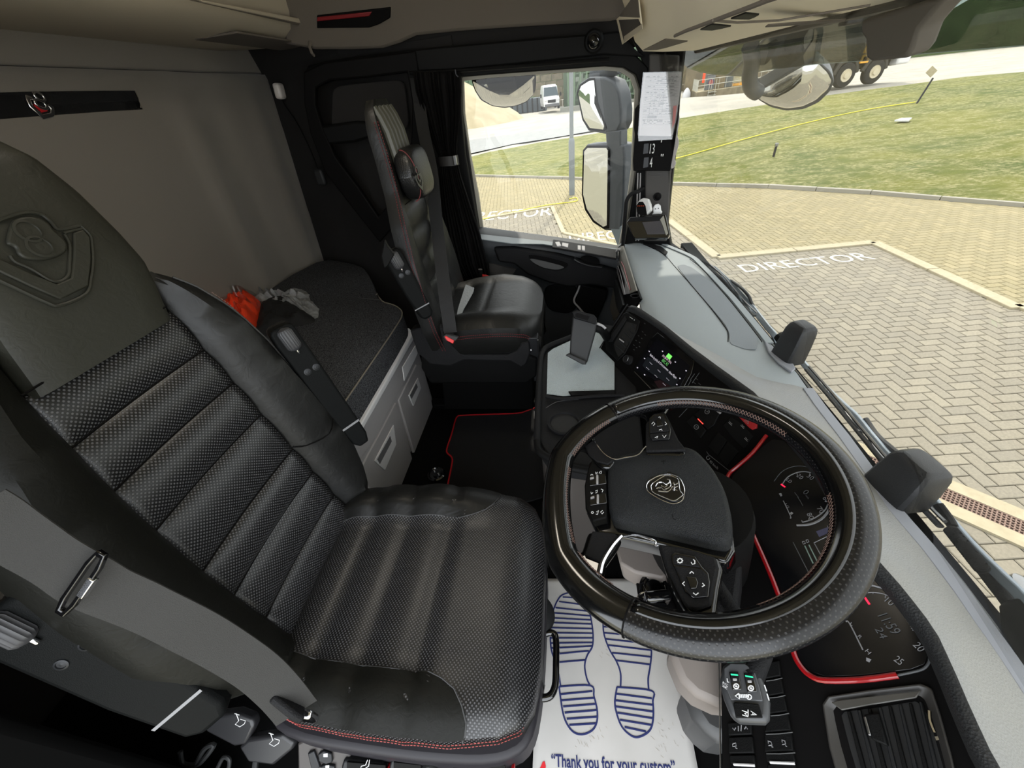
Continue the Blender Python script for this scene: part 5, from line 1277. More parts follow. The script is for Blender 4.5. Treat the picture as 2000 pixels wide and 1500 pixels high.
# climate section
Fpoly(ST, 'climate_display', [(1158, 725), (1170, 712), (1182, 722), (1172, 758), (1158, 758), (1152, 742)], mat('climate_black', (5, 5, 5), 0.25), cs_, t=0.001)
for q in ([(1177, 714), (1180, 718)], [(1176, 717), (1178, 720)], [(1183, 722), (1186, 725)]): Fline(ST, 'key_print', q, 0.0008, grey_ink, cs_)
Fline(ST, 'key_gap', [(1196, 731), (1184, 750)], 0.0009, dim_ink, cs_)
for q in ([(1228, 765), (1226, 770), (1230, 773)], [(1233, 769), (1235, 774), (1237, 770)], [(1221, 756), (1219, 760)]): Fline(ST, 'key_print', q, 0.0009, grey_ink, cs_)
Fpoly(ST, 'seat_keys', [(1164, 783), (1181, 763), (1192, 776), (1200, 800), (1180, 800)], plastic, cs_, t=0.003, bevel=0.001)
for x, y in ((1172, 784), (1178, 780), (1182, 774), (1187, 784)): Fpoly(ST, 'key_print', [(x - 2, y - 2), (x + 1, y - 2), (x + 2, y + 1), (x - 1, y + 2)], grey_ink, cs_, t=0.0006, off=0.003)
# diff-lock / light keys seen through the wheel
for x, y in ((1212, 840), (1221, 848), (1229, 860), (1237, 871), (1245, 882), (1221, 828), (1230, 838), (1238, 849), (1247, 861)):
    Fpoly(ST, 'switch_key', [(x - 6, y - 1), (x - 1, y - 7), (x + 6, y + 1), (x + 1, y + 7)], plastic, cs_, t=0.003, bevel=0.001)
    Fline(ST, 'key_print', [(x - 2, y - 2), (x + 1, y - 2), (x + 2, y + 1), (x - 1, y + 2), (x - 2, y - 2)], 0.0006, grey_ink, cs_, off=0.0035)
# parking brake and other keys
pb = Fpoly(ST, 'park_key', [(1357, 810), (1380, 793), (1396, 799), (1408, 809), (1397, 831), (1384, 840)], plastic, cs_, t=0.006, bevel=0.002)
pb2 = Fpoly(ST, 'park_key', [(1343, 824), (1356, 812), (1382, 841), (1370, 857)], plastic, cs_, t=0.006, bevel=0.002)
for (x, y), pr in (((1381, 804), pb), ((1360, 834), pb2)):
    tube('key_print', [ST.h(x + 4.4 * math.cos(k), y + 4.4 * math.sin(k), 0.0065) for k in [i * math.pi / 7 for i in range(14)]], 0.0006, grey_ink, pr, n=4, closed=True)
    Ftext(ST, 'key_print', 'P', (x - 1.4, y + 0.6), (x + 1.2, y + 2.6), grey_ink, pr, off=0.0066, size=0.005)
Fline(ST, 'red_lamp', [(1363, 818), (1373, 828)], 0.0012, mat('red_lamp', (220, 60, 50), 0.4, emis=((220, 60, 50), 0.6)), cs_, off=0.007)
Fline(ST, 'silver_tab', [(1395, 797), (1407, 807)], 0.0028, grey_plastic, cs_, off=0.006)
Fpoly(ST, 'key_block', [(1413, 831), (1429, 815), (1445, 824), (1472, 852), (1454, 878), (1436, 860)], plastic, cs_, t=0.003, bevel=0.001)
Fpoly(ST, 'blank_key', [(1383, 872), (1404, 845), (1421, 860), (1402, 889)], plastic, cs_, t=0.003, bevel=0.001)
Fpoly(ST, 'blank_key', [(1404, 891), (1423, 862), (1444, 882), (1420, 912)], plastic, cs_, t=0.003, bevel=0.001)
for x, y in ((1426, 827), (1450, 833), (1457, 858)):
    Fline(ST, 'key_print', [(x - 3, y - 2), (x, y + 1), (x + 3, y + 4)], 0.0008, grey_ink, cs_, off=0.0035); Fline(ST, 'key_print', [(x - 1, y - 4), (x + 2, y), (x + 4, y + 1)], 0.0006, grey_ink, cs_, off=0.0035)
hz = Fpoly(ST, 'hazard_button', [(1442, 806), (1449, 802), (1459, 803), (1481, 827), (1480, 837), (1471, 840), (1465, 836), (1446, 816)], mat('hazard_red', (150, 22, 26), 0.5), cs_, t=0.006, bevel=0.0015)
Fline(ST, 'triangle', [(1453, 822), (1463, 816), (1461, 828)], 0.0007, grey_ink, hz, off=0.0065, closed=True); Fline(ST, 'triangle', [(1457, 822), (1460, 820), (1460, 824)], 0.0006, grey_ink, hz, off=0.0065, closed=True)
Ftext(ST, 'limit_print', '90 km/h', (1385, 902), (1401, 917), grey_ink, cs_, off=0.0015, size=0.0085)
tube('limit_icon', [ST.h(1383 + 3.2 * math.cos(k), 894 + 3.6 * math.sin(k), 0.0012) for k in [i * math.pi / 6 for i in range(11)]], 0.0006, grey_ink, cs_, n=4)
Fline(ST, 'edge_rule', [(1342, 738 + 60), (1326, 815)], 0.0008, dim_ink, cs_); Fline(ST, 'edge_rule', [(1380, 882), (1384, 888), (1430, 924)], 0.0007, dim_ink, cs_)

# ------------------------------------------------ driver panel, cluster
DR = Face((0.455, 0.3, 0.628), (-0.64, 0, 0.77))
dp = thing('driver_fascia', 'black driver-side fascia behind and below the steering wheel', 'control panel', (0.38, 0.3, 0.4))
Fpoly(DR, 'fascia', [(1495, 850), (1422, 925), (1416, 945), (1418, 975), (1438, 1012), (1445, 1060), (1430, 1140), (1412, 1230), (1407, 1300), (1409, 1560), (2010, 1560), (1960, 1500), (1900, 1395), (1862, 1318), (1834, 1240), (1770, 1150), (1706, 1075), (1655, 980), (1605, 900), (1550, 838)], face_black, dp, t=-0.05, bevel=0.003)
rt = [(1497, 850), (1470, 884), (1440, 911), (1424, 925), (1418, 943), (1420, 965), (1428, 990), (1440, 1009), (1462, 1027), (1478, 1060), (1500, 1110), (1516, 1150), (1530, 1190), (1545, 1250), (1552, 1280), (1565, 1303), (1583, 1320), (1610, 1329), (1680, 1328), (1753, 1319)]
rtp = cat_rom(DR.hs(rt, 0.003), 3)
red_tr = mat('red_trim_gloss', (140, 14, 20), 0.25, coat=0.5)
tube('red_trim', rtp, [0.0038] * len(rtp), red_tr, dp, n=8)
ic = thing('instrument_cluster', 'dark instrument cluster with speed and rev gauges behind the wheel', 'instrument cluster', DR.h(1620, 1120))
Fpoly(DR, 'glass', [(1490, 872), (1432, 928), (1426, 950), (1434, 990), (1470, 1024), (1490, 1060), (1536, 1180), (1560, 1285), (1580, 1310), (1612, 1322), (1680, 1320), (1780, 1308), (1806, 1298), (1813, 1280), (1806, 1245), (1760, 1165), (1700, 1090), (1640, 985), (1590, 905), (1545, 862), (1510, 858)], mat('cluster_glass', (9, 9, 11), 0.22), ic, t=0.0015, bevel=0.0005)
Fline(DR, 'glass_edge', [(1753, 1319), (1790, 1311), (1808, 1303), (1816, 1285), (1810, 1250), (1780, 1190)], 0.0014, dim_ink, ic, off=0.002, sm=3)
io = 0.0022
def gl_(pts, r=0.0006, m=grey_ink, sm=3, nm='gauge_line'): Fline(DR, nm, pts, r, m, ic, off=io, sm=sm, n=4)
gl_([(1512, 940), (1524, 924), (1540, 914), (1560, 910), (1582, 913)], m=dim_ink)
gl_([(1527, 947), (1538, 932), (1556, 923), (1572, 921), (1589, 924)], r=0.0009)
gl_([(1623, 981), (1618, 998), (1604, 1014), (1582, 1024), (1556, 1026)], r=0.0018)
gl_([(1618, 980), (1613, 994), (1600, 1006), (1584, 1015), (1567, 1020)], r=0.0009)
gl_([(1530, 978), (1544, 1008), (1543, 1012)], r=0.0008)
for a, b in (((1535, 936), (1538, 940)), ((1556, 923), (1558, 929)), ((1582, 922), (1581, 929)), ((1618, 981), (1613, 979)), ((1603, 1004), (1600, 1001)), ((1580, 1017), (1580, 1012)), ((1567, 1020), (1566, 1016))): gl_([a, b], sm=0)
gl_([(1526, 946), (1533, 951)], r=0.0018, m=mat('needle_red', (235, 30, 60), 0.4, emis=((235, 30, 60), 0.6)), sm=0, nm='needle')
gt = lambda s, a, b, sz=0.011, m=grey_ink: Ftext(DR, 'gauge_text', s, a, b, m, ic, off=io, size=sz)
gt('10', (1535, 938), (1543, 944), 0.009); gt('20', (1555, 930), (1564, 937)); gt('30', (1575, 931), (1585, 938)); gt('60', (1606, 973), (1613, 982)); gt('70', (1595, 993), (1603, 1003)); gt('80', (1575, 1004), (1582, 1015))
gt('0', (1567, 962), (1573, 967), 0.014, dim_ink); gt('km/h', (1573, 968), (1578, 975), 0.004, dim_ink)
for k in range(3): gl_([(1552 + k * 6, 962 + k * 9), (1560 + k * 4, 972 + k * 8)], m=dim_ink, sm=0)
gt('1', (1542, 1003), (1546, 1006), 0.007); Fpoly(DR, 'fuel_icon', [(1521, 964), (1526, 963), (1528, 968), (1525, 970)], grey_ink, ic, t=0.0004, off=io); gt('1/2', (1533, 985), (1539, 993), 0.005)
Fpoly(DR, 'display_patch', [(1594, 1038), (1624, 1027), (1629, 1036), (1600, 1049)], mat('display_blue', (38, 40, 62), 0.3, emis=((38, 40, 62), 0.15)), ic, t=0.0005, off=0.0016)
Fpoly(DR, 'display_bar', [(1634, 1039), (1643, 1034), (1656, 1056), (1650, 1067)], mat('display_white', (172, 168, 176), 0.4, emis=((172, 168, 176), 0.3)), ic, t=0.0005, off=0.0018)
gl_([(1636, 1038), (1590, 1060), (1624, 1122)], sm=0, r=0.0008)
gl_([(1549, 1059), (1593, 1145)], sm=0, r=0.0007, m=dim_ink)
gl_([(1605, 1127), (1611, 1137)], sm=0)
for a, b in (((1572, 1066), (1588, 1100)), ((1580, 1064), (1596, 1096))): gl_([a, b], r=0.0011, m=mat('bar_green', (110, 130, 120), 0.5), sm=0)
for x, y in ((1569, 1061), (1576, 1058)): gl_([(x - 2, y - 3), (x + 2, y - 4), (x + 4, y), (x, y + 2), (x - 2, y - 3)], sm=0)
gt('Low', (1638, 1065), (1645, 1076), 0.009); gt('Check', (1625, 1091), (1635, 1108), 0.009); gt('next stop', (1617, 1095), (1634, 1124), 0.009)
gl_([(1615, 1054), (1620, 1051), (1623, 1056), (1621, 1062), (1616, 1060), (1615, 1054)], sm=0, r=0.0009)
tube('gauge_icon', [DR.h(1605 + 4 * math.cos(k), 1117 + 4 * math.sin(k), io) for k in [i * math.pi / 6 for i in range(12)]], 0.0007, grey_ink, ic, n=4, closed=True)
gt('5:1', (1615, 1027), (1623, 1038), 0.007)
gt('ABS', (1646, 1022), (1656, 1037), 0.005, mat('txt_green', (60, 130, 90), 0.5))
# rev gauge
gl_([(1690, 1142), (1706, 1144), (1724, 1149), (1740, 1156)], r=0.0016); gl_([(1690, 1158), (1706, 1157), (1726, 1160), (1749, 1170)], r=0.0007)
for a, b in (((1730, 1162), (1729, 1168)), ((1748, 1169), (1744, 1166)), ((1705, 1157), (1705, 1160))): gl_([a, b], sm=0)
gl_([(1688, 1165), (1698, 1180)], r=0.0016, m=MATS['needle_red'], sm=0, nm='needle')
gt('10', (1727, 1174), (1740, 1184), 0.013); gt('20', (1782, 1260), (1796, 1274), 0.013); gt('25', (1745, 1290), (1758, 1300), 0.013)
gt('1/min x 100', (1762, 1199), (1783, 1233), 0.008); gt('11:59', (1714, 1203), (1742, 1240), 0.018, dim_ink); gt('24', (1708, 1228), (1720, 1248), 0.013, dim_ink)
gl_([(1652, 1214), (1659, 1217), (1685, 1269)], r=0.0009); gt('L', (1660, 1220), (1665, 1223), 0.006); gt('H', (1689, 1272), (1696, 1279), 0.008)
Fpoly(DR, 'temp_icon', [(1692, 1284), (1702, 1288), (1698, 1294), (1692, 1291)], grey_ink, ic, t=0.0004, off=io); gt('R', (1675, 1243), (1680, 1248), 0.006)

# driver air vent
av = thing('air_vent', 'rectangular driver-side air vent with chrome slider', 'air vent', DR.h(1740, 1430))
fo = [(1609, 1378), (1620, 1362), (1700, 1350), (1800, 1338), (1822, 1345), (1840, 1400), (1862, 1480), (1880, 1560), (1650, 1560), (1622, 1460)]
fi = [(1644, 1398), (1650, 1390), (1700, 1384), (1788, 1370), (1803, 1378), (1820, 1420), (1840, 1490), (1856, 1560), (1690, 1560), (1660, 1460)]
ringp('frame', DR.hs(fo), DR.hs(fi, -0.012), DR.n * 0.008, mat('vent_frame', (46, 44, 42), 0.45), av, bevel=0.003)
Fpoly(DR, 'opening', fi, MATS['vent_black'], av, t=0.0005, off=0.0005)
for k in range(8):
    x0 = 1657 + k * 20; q = [(x0, 1391 - k * 2.6), (x0 + 6, 1391 - k * 2.6), (x0 + 52, 1560), (x0 + 42, 1560)]
    Fpoly(DR, 'slat', q, gun if k % 2 else plastic, av, t=0.006, off=0.001, bevel=0.001)
Fpoly(DR, 'inner_lip', [(1624, 1372), (1640, 1368), (1800, 1349), (1790, 1364), (1700, 1378), (1645, 1388)], mat('lip_grey', (62, 60, 56), 0.4), av, t=0.002, off=0.006, bevel=0.001)
tabm = Fpoly(DR, 'slider_tab', [(1690, 1398), (1720, 1395), (1738, 1460), (1706, 1447)], plastic, av, t=0.008, off=0.006, bevel=0.002)
Fpoly(DR, 'slider_chrome', [(1687, 1402), (1692, 1400), (1703, 1438), (1697, 1437)], steel, tabm, t=0.003, off=0.014, bevel=0.0008)
Fline(DR, 'chrome_arc', [(1815, 1388), (1816, 1405), (1821, 1420), (1826, 1431)], 0.0018, chrome, av, off=0.012, sm=3)
Fpoly(DR, 'chrome_stud', [(1827, 1440), (1833, 1439), (1836, 1446), (1830, 1447)], chrome, av, t=0.003, off=0.011)
# switch columns
sc_ = thing('switch_bank', 'two columns of black blank switches at the lower right of the fascia', 'switch panel', DR.h(1480, 1420))
Fline(DR, 'edge_chrome', [(1404, 1292), (1406, 1400), (1408, 1560)], 0.0012, steel, sc_, off=0.001)
def keyp(a, b, c, d, nm='switch'): return Fpoly(DR, nm, [a, b, c, d], plastic, sc_, t=0.006, bevel=0.0015)
colB = [((1484, 1300), (1524, 1290)), ((1496, 1330), (1528, 1324)), ((1503, 1363), (1534, 1358)), ((1505, 1398), (1541, 1393)), ((1496, 1434), (1548, 1430)), ((1497, 1472), (1553, 1470)), ((1502, 1492), (1557, 1492)), ((1504, 1540), (1560, 1540))]
for (a, b), (c, d) in zip(colB, colB[1:]): keyp((a[0], a[1] + 1.5), (b[0], b[1] + 1.5), (d[0], d[1] - 1.5), (c[0], c[1] - 1.5))
colA = [((1424, 1412), (1470, 1408)), ((1426, 1440), (1472, 1438)), ((1427, 1475), (1476, 1474)), ((1431, 1495), (1478, 1495)), ((1433, 1540), (1480, 1540))]
for (a, b), (c, d) in zip(colA, colA[1:]): keyp((a[0], a[1] + 1.5), (b[0], b[1] + 1.5), (d[0], d[1] - 1.5), (c[0], c[1] - 1.5))
for q in ([(1433, 1493), (1474, 1495)], [(1504, 1489), (1552, 1491)]): Fline(DR, 'light_edge', q, 0.0016, grey_lt, sc_, off=0.007)
for (a, b), _ in zip(colB[1:6], range(5)): Fline(DR, 'key_edge', [(a[0], a[1]), ((a[0] + b[0]) / 2, (a[1] + b[1]) / 2 + 1), (b[0], b[1])], 0.0007, seam_m, sc_, off=0.007)
for q in ([(1431, 1422), (1434, 1426), (1437, 1421)], [(1454, 1424), (1457, 1419), (1460, 1424)], [(1442, 1418), (1442, 1428)], [(1448, 1416), (1447, 1428)], [(1431, 1453), (1437, 1451), (1438, 1457), (1431, 1458), (1431, 1453)], [(1436, 1460), (1440, 1462)], [(1501, 1452), (1500, 1447), (1506, 1449), (1508, 1455), (1501, 1456)], [(1507, 1458), (1510, 1459)], [(1528, 1450), (1527, 1445), (1533, 1447), (1534, 1453), (1528, 1454)], [(1534, 1456), (1537, 1458)]):
    Fline(DR, 'key_print', q, 0.0007, grey_ink, sc_, off=0.0068)
# ================================================================== CENTRE TRAY, PHONE HOLDER, PASSENGER SIDE
TZ = 0.50
TRF = Face((0, 1.0, TZ), (0, 0, 1))
tr = thing('centre_tray', 'centre tray table with grey dimpled mat and cup holder', 'tray', (0.06, 0.95, 0))
oo = [(1050, 860), (1051, 790), (1055, 710), (1062, 686), (1074, 676), (1112, 660), (1175, 632), (1230, 640), (1240, 720), (1260, 900), (1180, 915), (1110, 905), (1070, 890)]
Fpoly(TRF, 'tray_body', oo, plastic_soft, tr, t=-0.06, off=-0.004, bevel=0.006)
Fpoly(Face((0, 1, TZ - 0.064), (0, 0, 1)), 'pedestal', [(1066, 900), (1056, 860), (1058, 790), (1062, 720), (1230, 650), (1260, 905), (1180, 925), (1110, 930)], mat('pedestal_brown', (62, 57, 53), 0.7), tr, t=-0.40, bevel=0.01)
rimo = [(1049, 862), (1051, 790), (1055, 708), (1062, 684), (1076, 674), (1112, 660), (1150, 645)]
tube('tray_rim', cat_rom(TRF.hs(rimo, 0.004), 4), 0.010, plastic_soft, tr, n=10)
tube('tray_rim', cat_rom(TRF.hs([(1049, 862), (1053, 880), (1068, 892), (1110, 912), (1180, 925)], 0.004), 4), 0.010, plastic, tr, n=10)
Fpoly(TRF, 'mat', [(1070, 690), (1080, 682), (1112, 667), (1170, 640), (1200, 700), (1200, 766), (1160, 769), (1100, 774), (1068, 770)], dot_mat('tray_mat_dimpled', (150, 160, 165), 0.6, (118, 126, 132), 0.006), tr, t=0.002, off=0.0) if False else None
tm_ = mat('tray_mat', (168, 178, 182), 0.65, bump=(320, 1.0, 'voronoi'))
Fpoly(TRF, 'tray_mat', [(1070, 690), (1080, 682), (1112, 667), (1170, 640), (1200, 700), (1200, 766), (1160, 769), (1100, 774), (1068, 770)], tm_, tr, t=0.002, off=0.0)
Fpoly(TRF, 'dark_strip', [(1110, 767), (1150, 766), (1200, 764), (1200, 772), (1116, 775)], plastic, tr, t=0.006, off=0.0, bevel=0.001)
tube('tray_divider', cat_rom(TRF.hs([(1066, 774), (1100, 779), (1160, 774), (1220, 772)], 0.004), 3), 0.005, plastic_soft, tr, n=8)
cc_ = TRF.h(1102, 827, 0.0)
lathe('cup_holder', [(0.047, 0.0), (0.047, 0.006), (0.040, 0.006), (0.038, 0.001), (0.037, 0.0008), (0.001, 0.0008)], cc_, (0, 0, 1), plastic_soft, tr)
lathe('cup_hollow', [(0.037, 0.0010), (0.037, 0.0014), (0.001, 0.0014)], cc_, (0, 0, 1), MATS['vent_black'], tr)
Fline(TRF, 'tray_seam', [(1066, 797), (1090, 784), (1130, 780)], 0.001, seam_m, tr, off=0.001, sm=3)
# phone holder
PHF = Face((0.06, 1.06, 0.56), (-0.1, -0.80, 0.42))
ph = thing('phone_holder', 'black phone holder standing on the tray beside the centre stack', 'phone holder', PHF.h(1125, 700))
bd = Fpoly(PHF, 'holder_body', [(1119, 614), (1124, 610), (1160, 617), (1166, 626), (1163, 650), (1147, 708), (1142, 712), (1112, 697), (1114, 660)], rubber, ph, t=-0.022, bevel=0.005, seg=3)
Fpoly(PHF, 'top_clamp', [(1118, 610), (1126, 606), (1160, 615), (1166, 622), (1163, 634), (1150, 630), (1122, 622)], plastic_soft, ph, t=0.014, bevel=0.003)
Fpoly(PHF, 'clamp_slot', [(1124, 613), (1128, 611), (1152, 618), (1148, 626), (1124, 619)], face_black, ph, t=0.001, off=0.0142)
Fpoly(PHF, 'foot', [(1105, 693), (1112, 689), (1144, 704), (1146, 711), (1138, 711)], rubber, ph, t=0.016, bevel=0.003)
tube('swivel_arm', cat_rom([PHF.h(1163, 640, -0.03), PHF.h(1176, 645, -0.04), ST.h(1186, 660, 0.01)], 4), 0.014, plastic, ph, n=12)
tube('arm_cap', cat_rom([PHF.h(1166, 632, -0.02), PHF.h(1176, 636, -0.02), PHF.h(1183, 642, -0.02)], 4), 0.004, grey_plastic, ph, n=8)

# ------------------------------------------------ passenger seat
ps = thing('passenger_seat', 'black leather passenger seat with V8 neck pillow, beside the far door', 'seat', (-0.35, 1.42, 0))
PA = math.radians(6)
Q0 = V((-0.47, 1.42, 0.53)); QU = V((-math.sin(PA), 0, math.cos(PA))); QN = V((math.cos(PA), 0, math.sin(PA)))
def QP(s, w_, d): return Q0 + QU * s + V((0, 1, 0)) * w_ + QN * d
QW = [(-0.06, 0.22), (0.05, 0.245), (0.18, 0.245), (0.30, 0.225), (0.42, 0.185), (0.50, 0.145), (0.60, 0.118), (0.68, 0.105), (0.72, 0.09), (0.745, 0.06)]
rows = []
for i in range(60):
    s = -0.06 + i * 0.805 / 59; h = interp(QW, s); p = min(0.125, h * 0.62); k = min(1, max(0, (0.76 - s) / 0.1)) ** 0.5
    lump = 0
    for a, b in ((0.02, 0.11), (0.11, 0.20), (0.20, 0.29), (0.29, 0.38), (0.38, 0.46)):
        if a <= s <= b: lump = 0.014 * math.sin(math.pi * (s - a) / (b - a)) ** 0.5
    bol = 0.022 * min(1, (h - 0.09) / 0.10) * k
    sec = [(-h, -0.035), (-h, -0.015), (-h + 0.006, bol * 0.7), (-h + 0.03, bol), (-p - 0.012, bol * 0.5), (-p, 0.002), (-p * 0.5, lump), (0, lump), (p * 0.5, lump), (p, 0.002), (p + 0.012, bol * 0.5), (h - 0.03, bol), (h - 0.006, bol * 0.7), (h, -0.015), (h, -0.035), (h * 0.6, -0.055 * k), (-h * 0.6, -0.055 * k)]
    rows.append([QP(s, a, b * (0.4 + 0.6 * k)) for a, b in sec])
bkp = grid('backrest', rows, leather_worn, ps, uv=False, loop=True, cap=True)
for s in (0.02, 0.11, 0.20, 0.29, 0.38, 0.46):
    p = min(0.125, interp(QW, s) * 0.62)
    tube('seam', [QP(s, t * p, 0.002) for t in (-1, -0.5, 0, 0.5, 1)], 0.0018, face_black, bkp, n=5)
for d_ in (0.010, -0.004):
    ed = [QP(s, -interp(QW, s) - 0.0015, d_ * 0.8 + 0.014 * min(1, (interp(QW, s) - 0.09) / 0.10) * 0.6) for s in [-0.04 + 0.02 * k for k in range(38)]]
    stitch('stitching', ed, 0.0010, mat('dark_red_thread', (95, 26, 30), 0.7) if 'dark_red_thread' not in MATS else MATS['dark_red_thread'], bkp, gap=0.008)
# ribbed strap section above the pillow
for k in range(5):
    tube('strap_rib', [QP(s, -0.064 + 0.032 * k, 0.012 - 0.02 * max(0, (s - 0.68) / 0.05)) for s in (0.50, 0.55, 0.60, 0.66, 0.70, 0.725)], 0.0125, mat('strap_olive', (66, 66, 58), 0.45) if 'strap_olive' not in MATS else MATS['strap_olive'], ps, n=8)
# neck pillow
pc = [QP(0.535, 0.0, 0.045)]
rows = []
for i in range(15):
    t = -1 + 2 * i / 14; hh = 0.075 * (1 - abs(t) ** 4) ** 0.5 + 0.002; r = []
    for j in range(20):
        q = 2 * math.pi * j / 20; cq, sq = math.cos(q), math.sin(q)
        sx_ = math.copysign(abs(cq) ** 0.55, cq); sy_ = math.copysign(abs(sq) ** 0.55, sq)
        r.append(QP(0.535 + sy_ * hh, t * 0.105, 0.036 + sx_ * 0.038 * (0.55 + 0.45 * (1 - abs(t) ** 4))))
    rows.append(r)
pil = grid('neck_pillow', rows, leather, ps, uv=False, loop=True, cap=True)
PNF = Face(QP(0.535, 0, 0.0745), QN)
v8(PNF, pil, (816, 346), 0.062, (811, 330), leather, leather_matte, 0.0, 0.003)
ed = [QP(0.535 + 0.074 * math.sin(a), -0.085, 0.038 + 0.034 * math.cos(a)) for a in [math.pi * k / 16 - math.pi / 2 for k in range(17)]]
tube('pillow_piping', ed, 0.0016, MATS['dark_red_thread'], pil, n=5)
# cushion: domed, with cross seams
rows = []; CXp = [(-0.50, 0.19), (-0.46, 0.215), (-0.38, 0.235), (-0.26, 0.24), (-0.17, 0.225), (-0.12, 0.20), (-0.095, 0.16), (-0.088, 0.10)]
def ptop(x, t):
    z = 0.585 + 0.026 * math.sin(max(0, min(1, (x + 0.5) / 0.4)) * math.pi * 0.75) - 0.035 * max(0, (x + 0.19) / 0.10) ** 2
    for a, b in ((-0.50, -0.40), (-0.40, -0.30)):
        if a <= x <= b and abs(t) < 0.62: z += 0.010 * math.sin(math.pi * (x - a) / (b - a)) ** 0.5 - 0.006
    z -= 0.030 * max(0, (abs(t) - 0.7) / 0.3) ** 2
    z += 0.012 * max(0, min(1, (abs(t) - 0.58) / 0.1)) * min(1, max(0, (-0.16 - x) / 0.1))
    return z
for i in range(40):
    x = -0.50 + 0.4125 * (i / 39) ** 0.9; h = interp(CXp, x); r = []
    r += [V((x, 1.42 - h * 0.80, ptop(x, -1) - 0.150)), V((x, 1.42 - h * 0.99, ptop(x, -1) - 0.10)), V((x, 1.42 - h - 0.002, ptop(x, -1) - 0.03))]
    r += [V((x, 1.42 + h * t, ptop(x, t))) for t in [-1 + k / 11 for k in range(23)]]
    r += [V((x, 1.42 + h + 0.002, ptop(x, 1) - 0.03)), V((x, 1.42 + h * 0.97, ptop(x, 1) - 0.07)), V((x, 1.42 + h * 0.8, ptop(x, 1) - 0.115))]
    rows.append(r)
L_ = rows[-1]; rows.append([V((p.x + 0.004, p.y, p.z - 0.03)) for p in L_]); rows.append([V((p.x - 0.02, p.y, p.z - 0.08)) for p in L_])
pcu = grid('seat_cushion', rows, leather_worn, ps, uv=False)
for x in (-0.40, -0.30):
    tube('seam', [V((x, 1.42 + interp(CXp, x) * t * 0.62, ptop(x, t) + 0.001)) for t in (-1, -0.5, 0, 0.5, 1)], 0.0018, seam_m, pcu, n=5)
ed = [V((x, 1.42 - interp(CXp, x) - 0.0035, ptop(x, -1) - 0.022 - 0.05 * max(0, (x + 0.16) / 0.07) ** 2)) for x in [-0.49 + 0.01 * k for k in range(39)]]
stitch('stitching', ed, 0.001, MATS['dark_red_thread'], pcu, gap=0.008); stitch('stitching', [p + V((0, -0.0005, -0.010)) for p in ed], 0.001, MATS['dark_red_thread'], pcu, gap=0.008)
# plastic side shield of the base
SH = Face((0, 1.175, 0.35), (0, -1, 0.12))
Fpoly(SH, 'side_shield', [(800, 645), (846, 634), (865, 640), (898, 688), (906, 693), (990, 693), (1008, 686), (1018, 670), (1032, 668), (1036, 690), (1028, 712), (1018, 718), (996, 706), (906, 704), (880, 716), (840, 712), (815, 690)], plastic_soft, ps, t=-0.06, bevel=0.006)
Fpoly(Face((0, 1.20, 0.35), (0, -1, 0.0)), 'base_box', [(822, 660), (1020, 690), (1050, 700), (1050, 735), (1030, 750), (840, 750), (822, 720)], plastic, ps, t=-0.40, bevel=0.01)
Fpoly(Face((0, 1.22, 0.2), (0, -1, 0.0)), 'pedestal', [(862, 730), (1040, 730), (1042, 800), (868, 800)], floor_m, ps, t=-0.40, bevel=0.006)
bx = Face((0, 1.21, 0.35), (0, -1, 0))
Fpoly(bx, 'front_bracket', [(1030, 660), (1050, 660), (1056, 680), (1054, 730), (1030, 728)], gun, ps, t=-0.30, bevel=0.003)
for x, y in ((1037, 684), (1035, 699), (1047, 716)): lathe('bolt', [(0.006, 0), (0.006, 0.004), (0.003, 0.006), (0.001, 0.006)], bx.h(x, y, 0.001), bx.n, steel, ps, n=12)
tube('bracket_spring', [bx.h(1050, 664, 0.004), bx.h(1053, 690, 0.004), bx.h(1055, 728, 0.004)], 0.004, steel, ps, n=8)
rl_ = Face((0, 1.26, 0.12), (0, -1, 0.3))
Fpoly(rl_, 'seat_rail', [(866, 730), (1052, 731), (1052, 745), (870, 745)], gun, ps, t=-0.03, bevel=0.003)
for x in (901, 930, 975, 1025): lathe('rail_bolt', [(0.005, 0), (0.005, 0.003), (0.001, 0.004)], rl_.h(x, 736, 0.001), rl_.n, steel, ps, n=10)
# armrest folded up on the near side, with knob
arP = lambda x, y: at(x, y, 'y', 1.165)
armrest(ps, arP(762, 492), arP(838, 622), 0.062, 0.035, (0.45, -0.9, 0.2), arm_black)
Fpoly(Face((0, 1.16, 0.7), (0.25, -1, 0)), 'arm_bracket', [(744, 500), (751, 470), (757, 482), (770, 498), (758, 520), (750, 525)], plastic, ps, t=-0.02, bevel=0.003)
# passenger belt: comes down the backrest to a buckle with red button
pb_ = thing('passenger_seat_belt', 'charcoal seat belt hanging down the passenger seat backrest', 'belt', at(880, 655, 'y', 1.17))
pts = [at(812, 150, 'y', 1.93), at(826, 250, 'y', 1.80), at(842, 330, 'y', 1.64), at(851, 420, 'y', 1.50), at(860, 500, 'y', 1.38), at(870, 580, 'y', 1.25), at(880, 650, 'y', 1.18)]
P2 = cat_rom(pts, 6)
wv_ = [RX for _ in P2]
band('webbing', P2, wv_, 0.0235, 0.002, mat('belt_dark', (26, 26, 27), 0.8, bump=(900, 0.5, 'noise')), pb_)
bkf = Face((0, 1.165, 0.45), (0.1, -1, 0.3))
bkl = thing('red_buckle', 'belt buckle with red button low on the passenger seat side', 'buckle', bkf.h(878, 660))
Fpoly(bkf, 'buckle_housing', [(866, 655), (872, 650), (897, 656), (892, 664), (872, 664)], rubber, bkl, t=0.018, bevel=0.003)
Fpoly(bkf, 'buckle_button', [(869, 656), (872, 655), (888, 664), (886, 670), (874, 664)], red_btn, bkl, t=0.012, off=0.010, bevel=0.002)
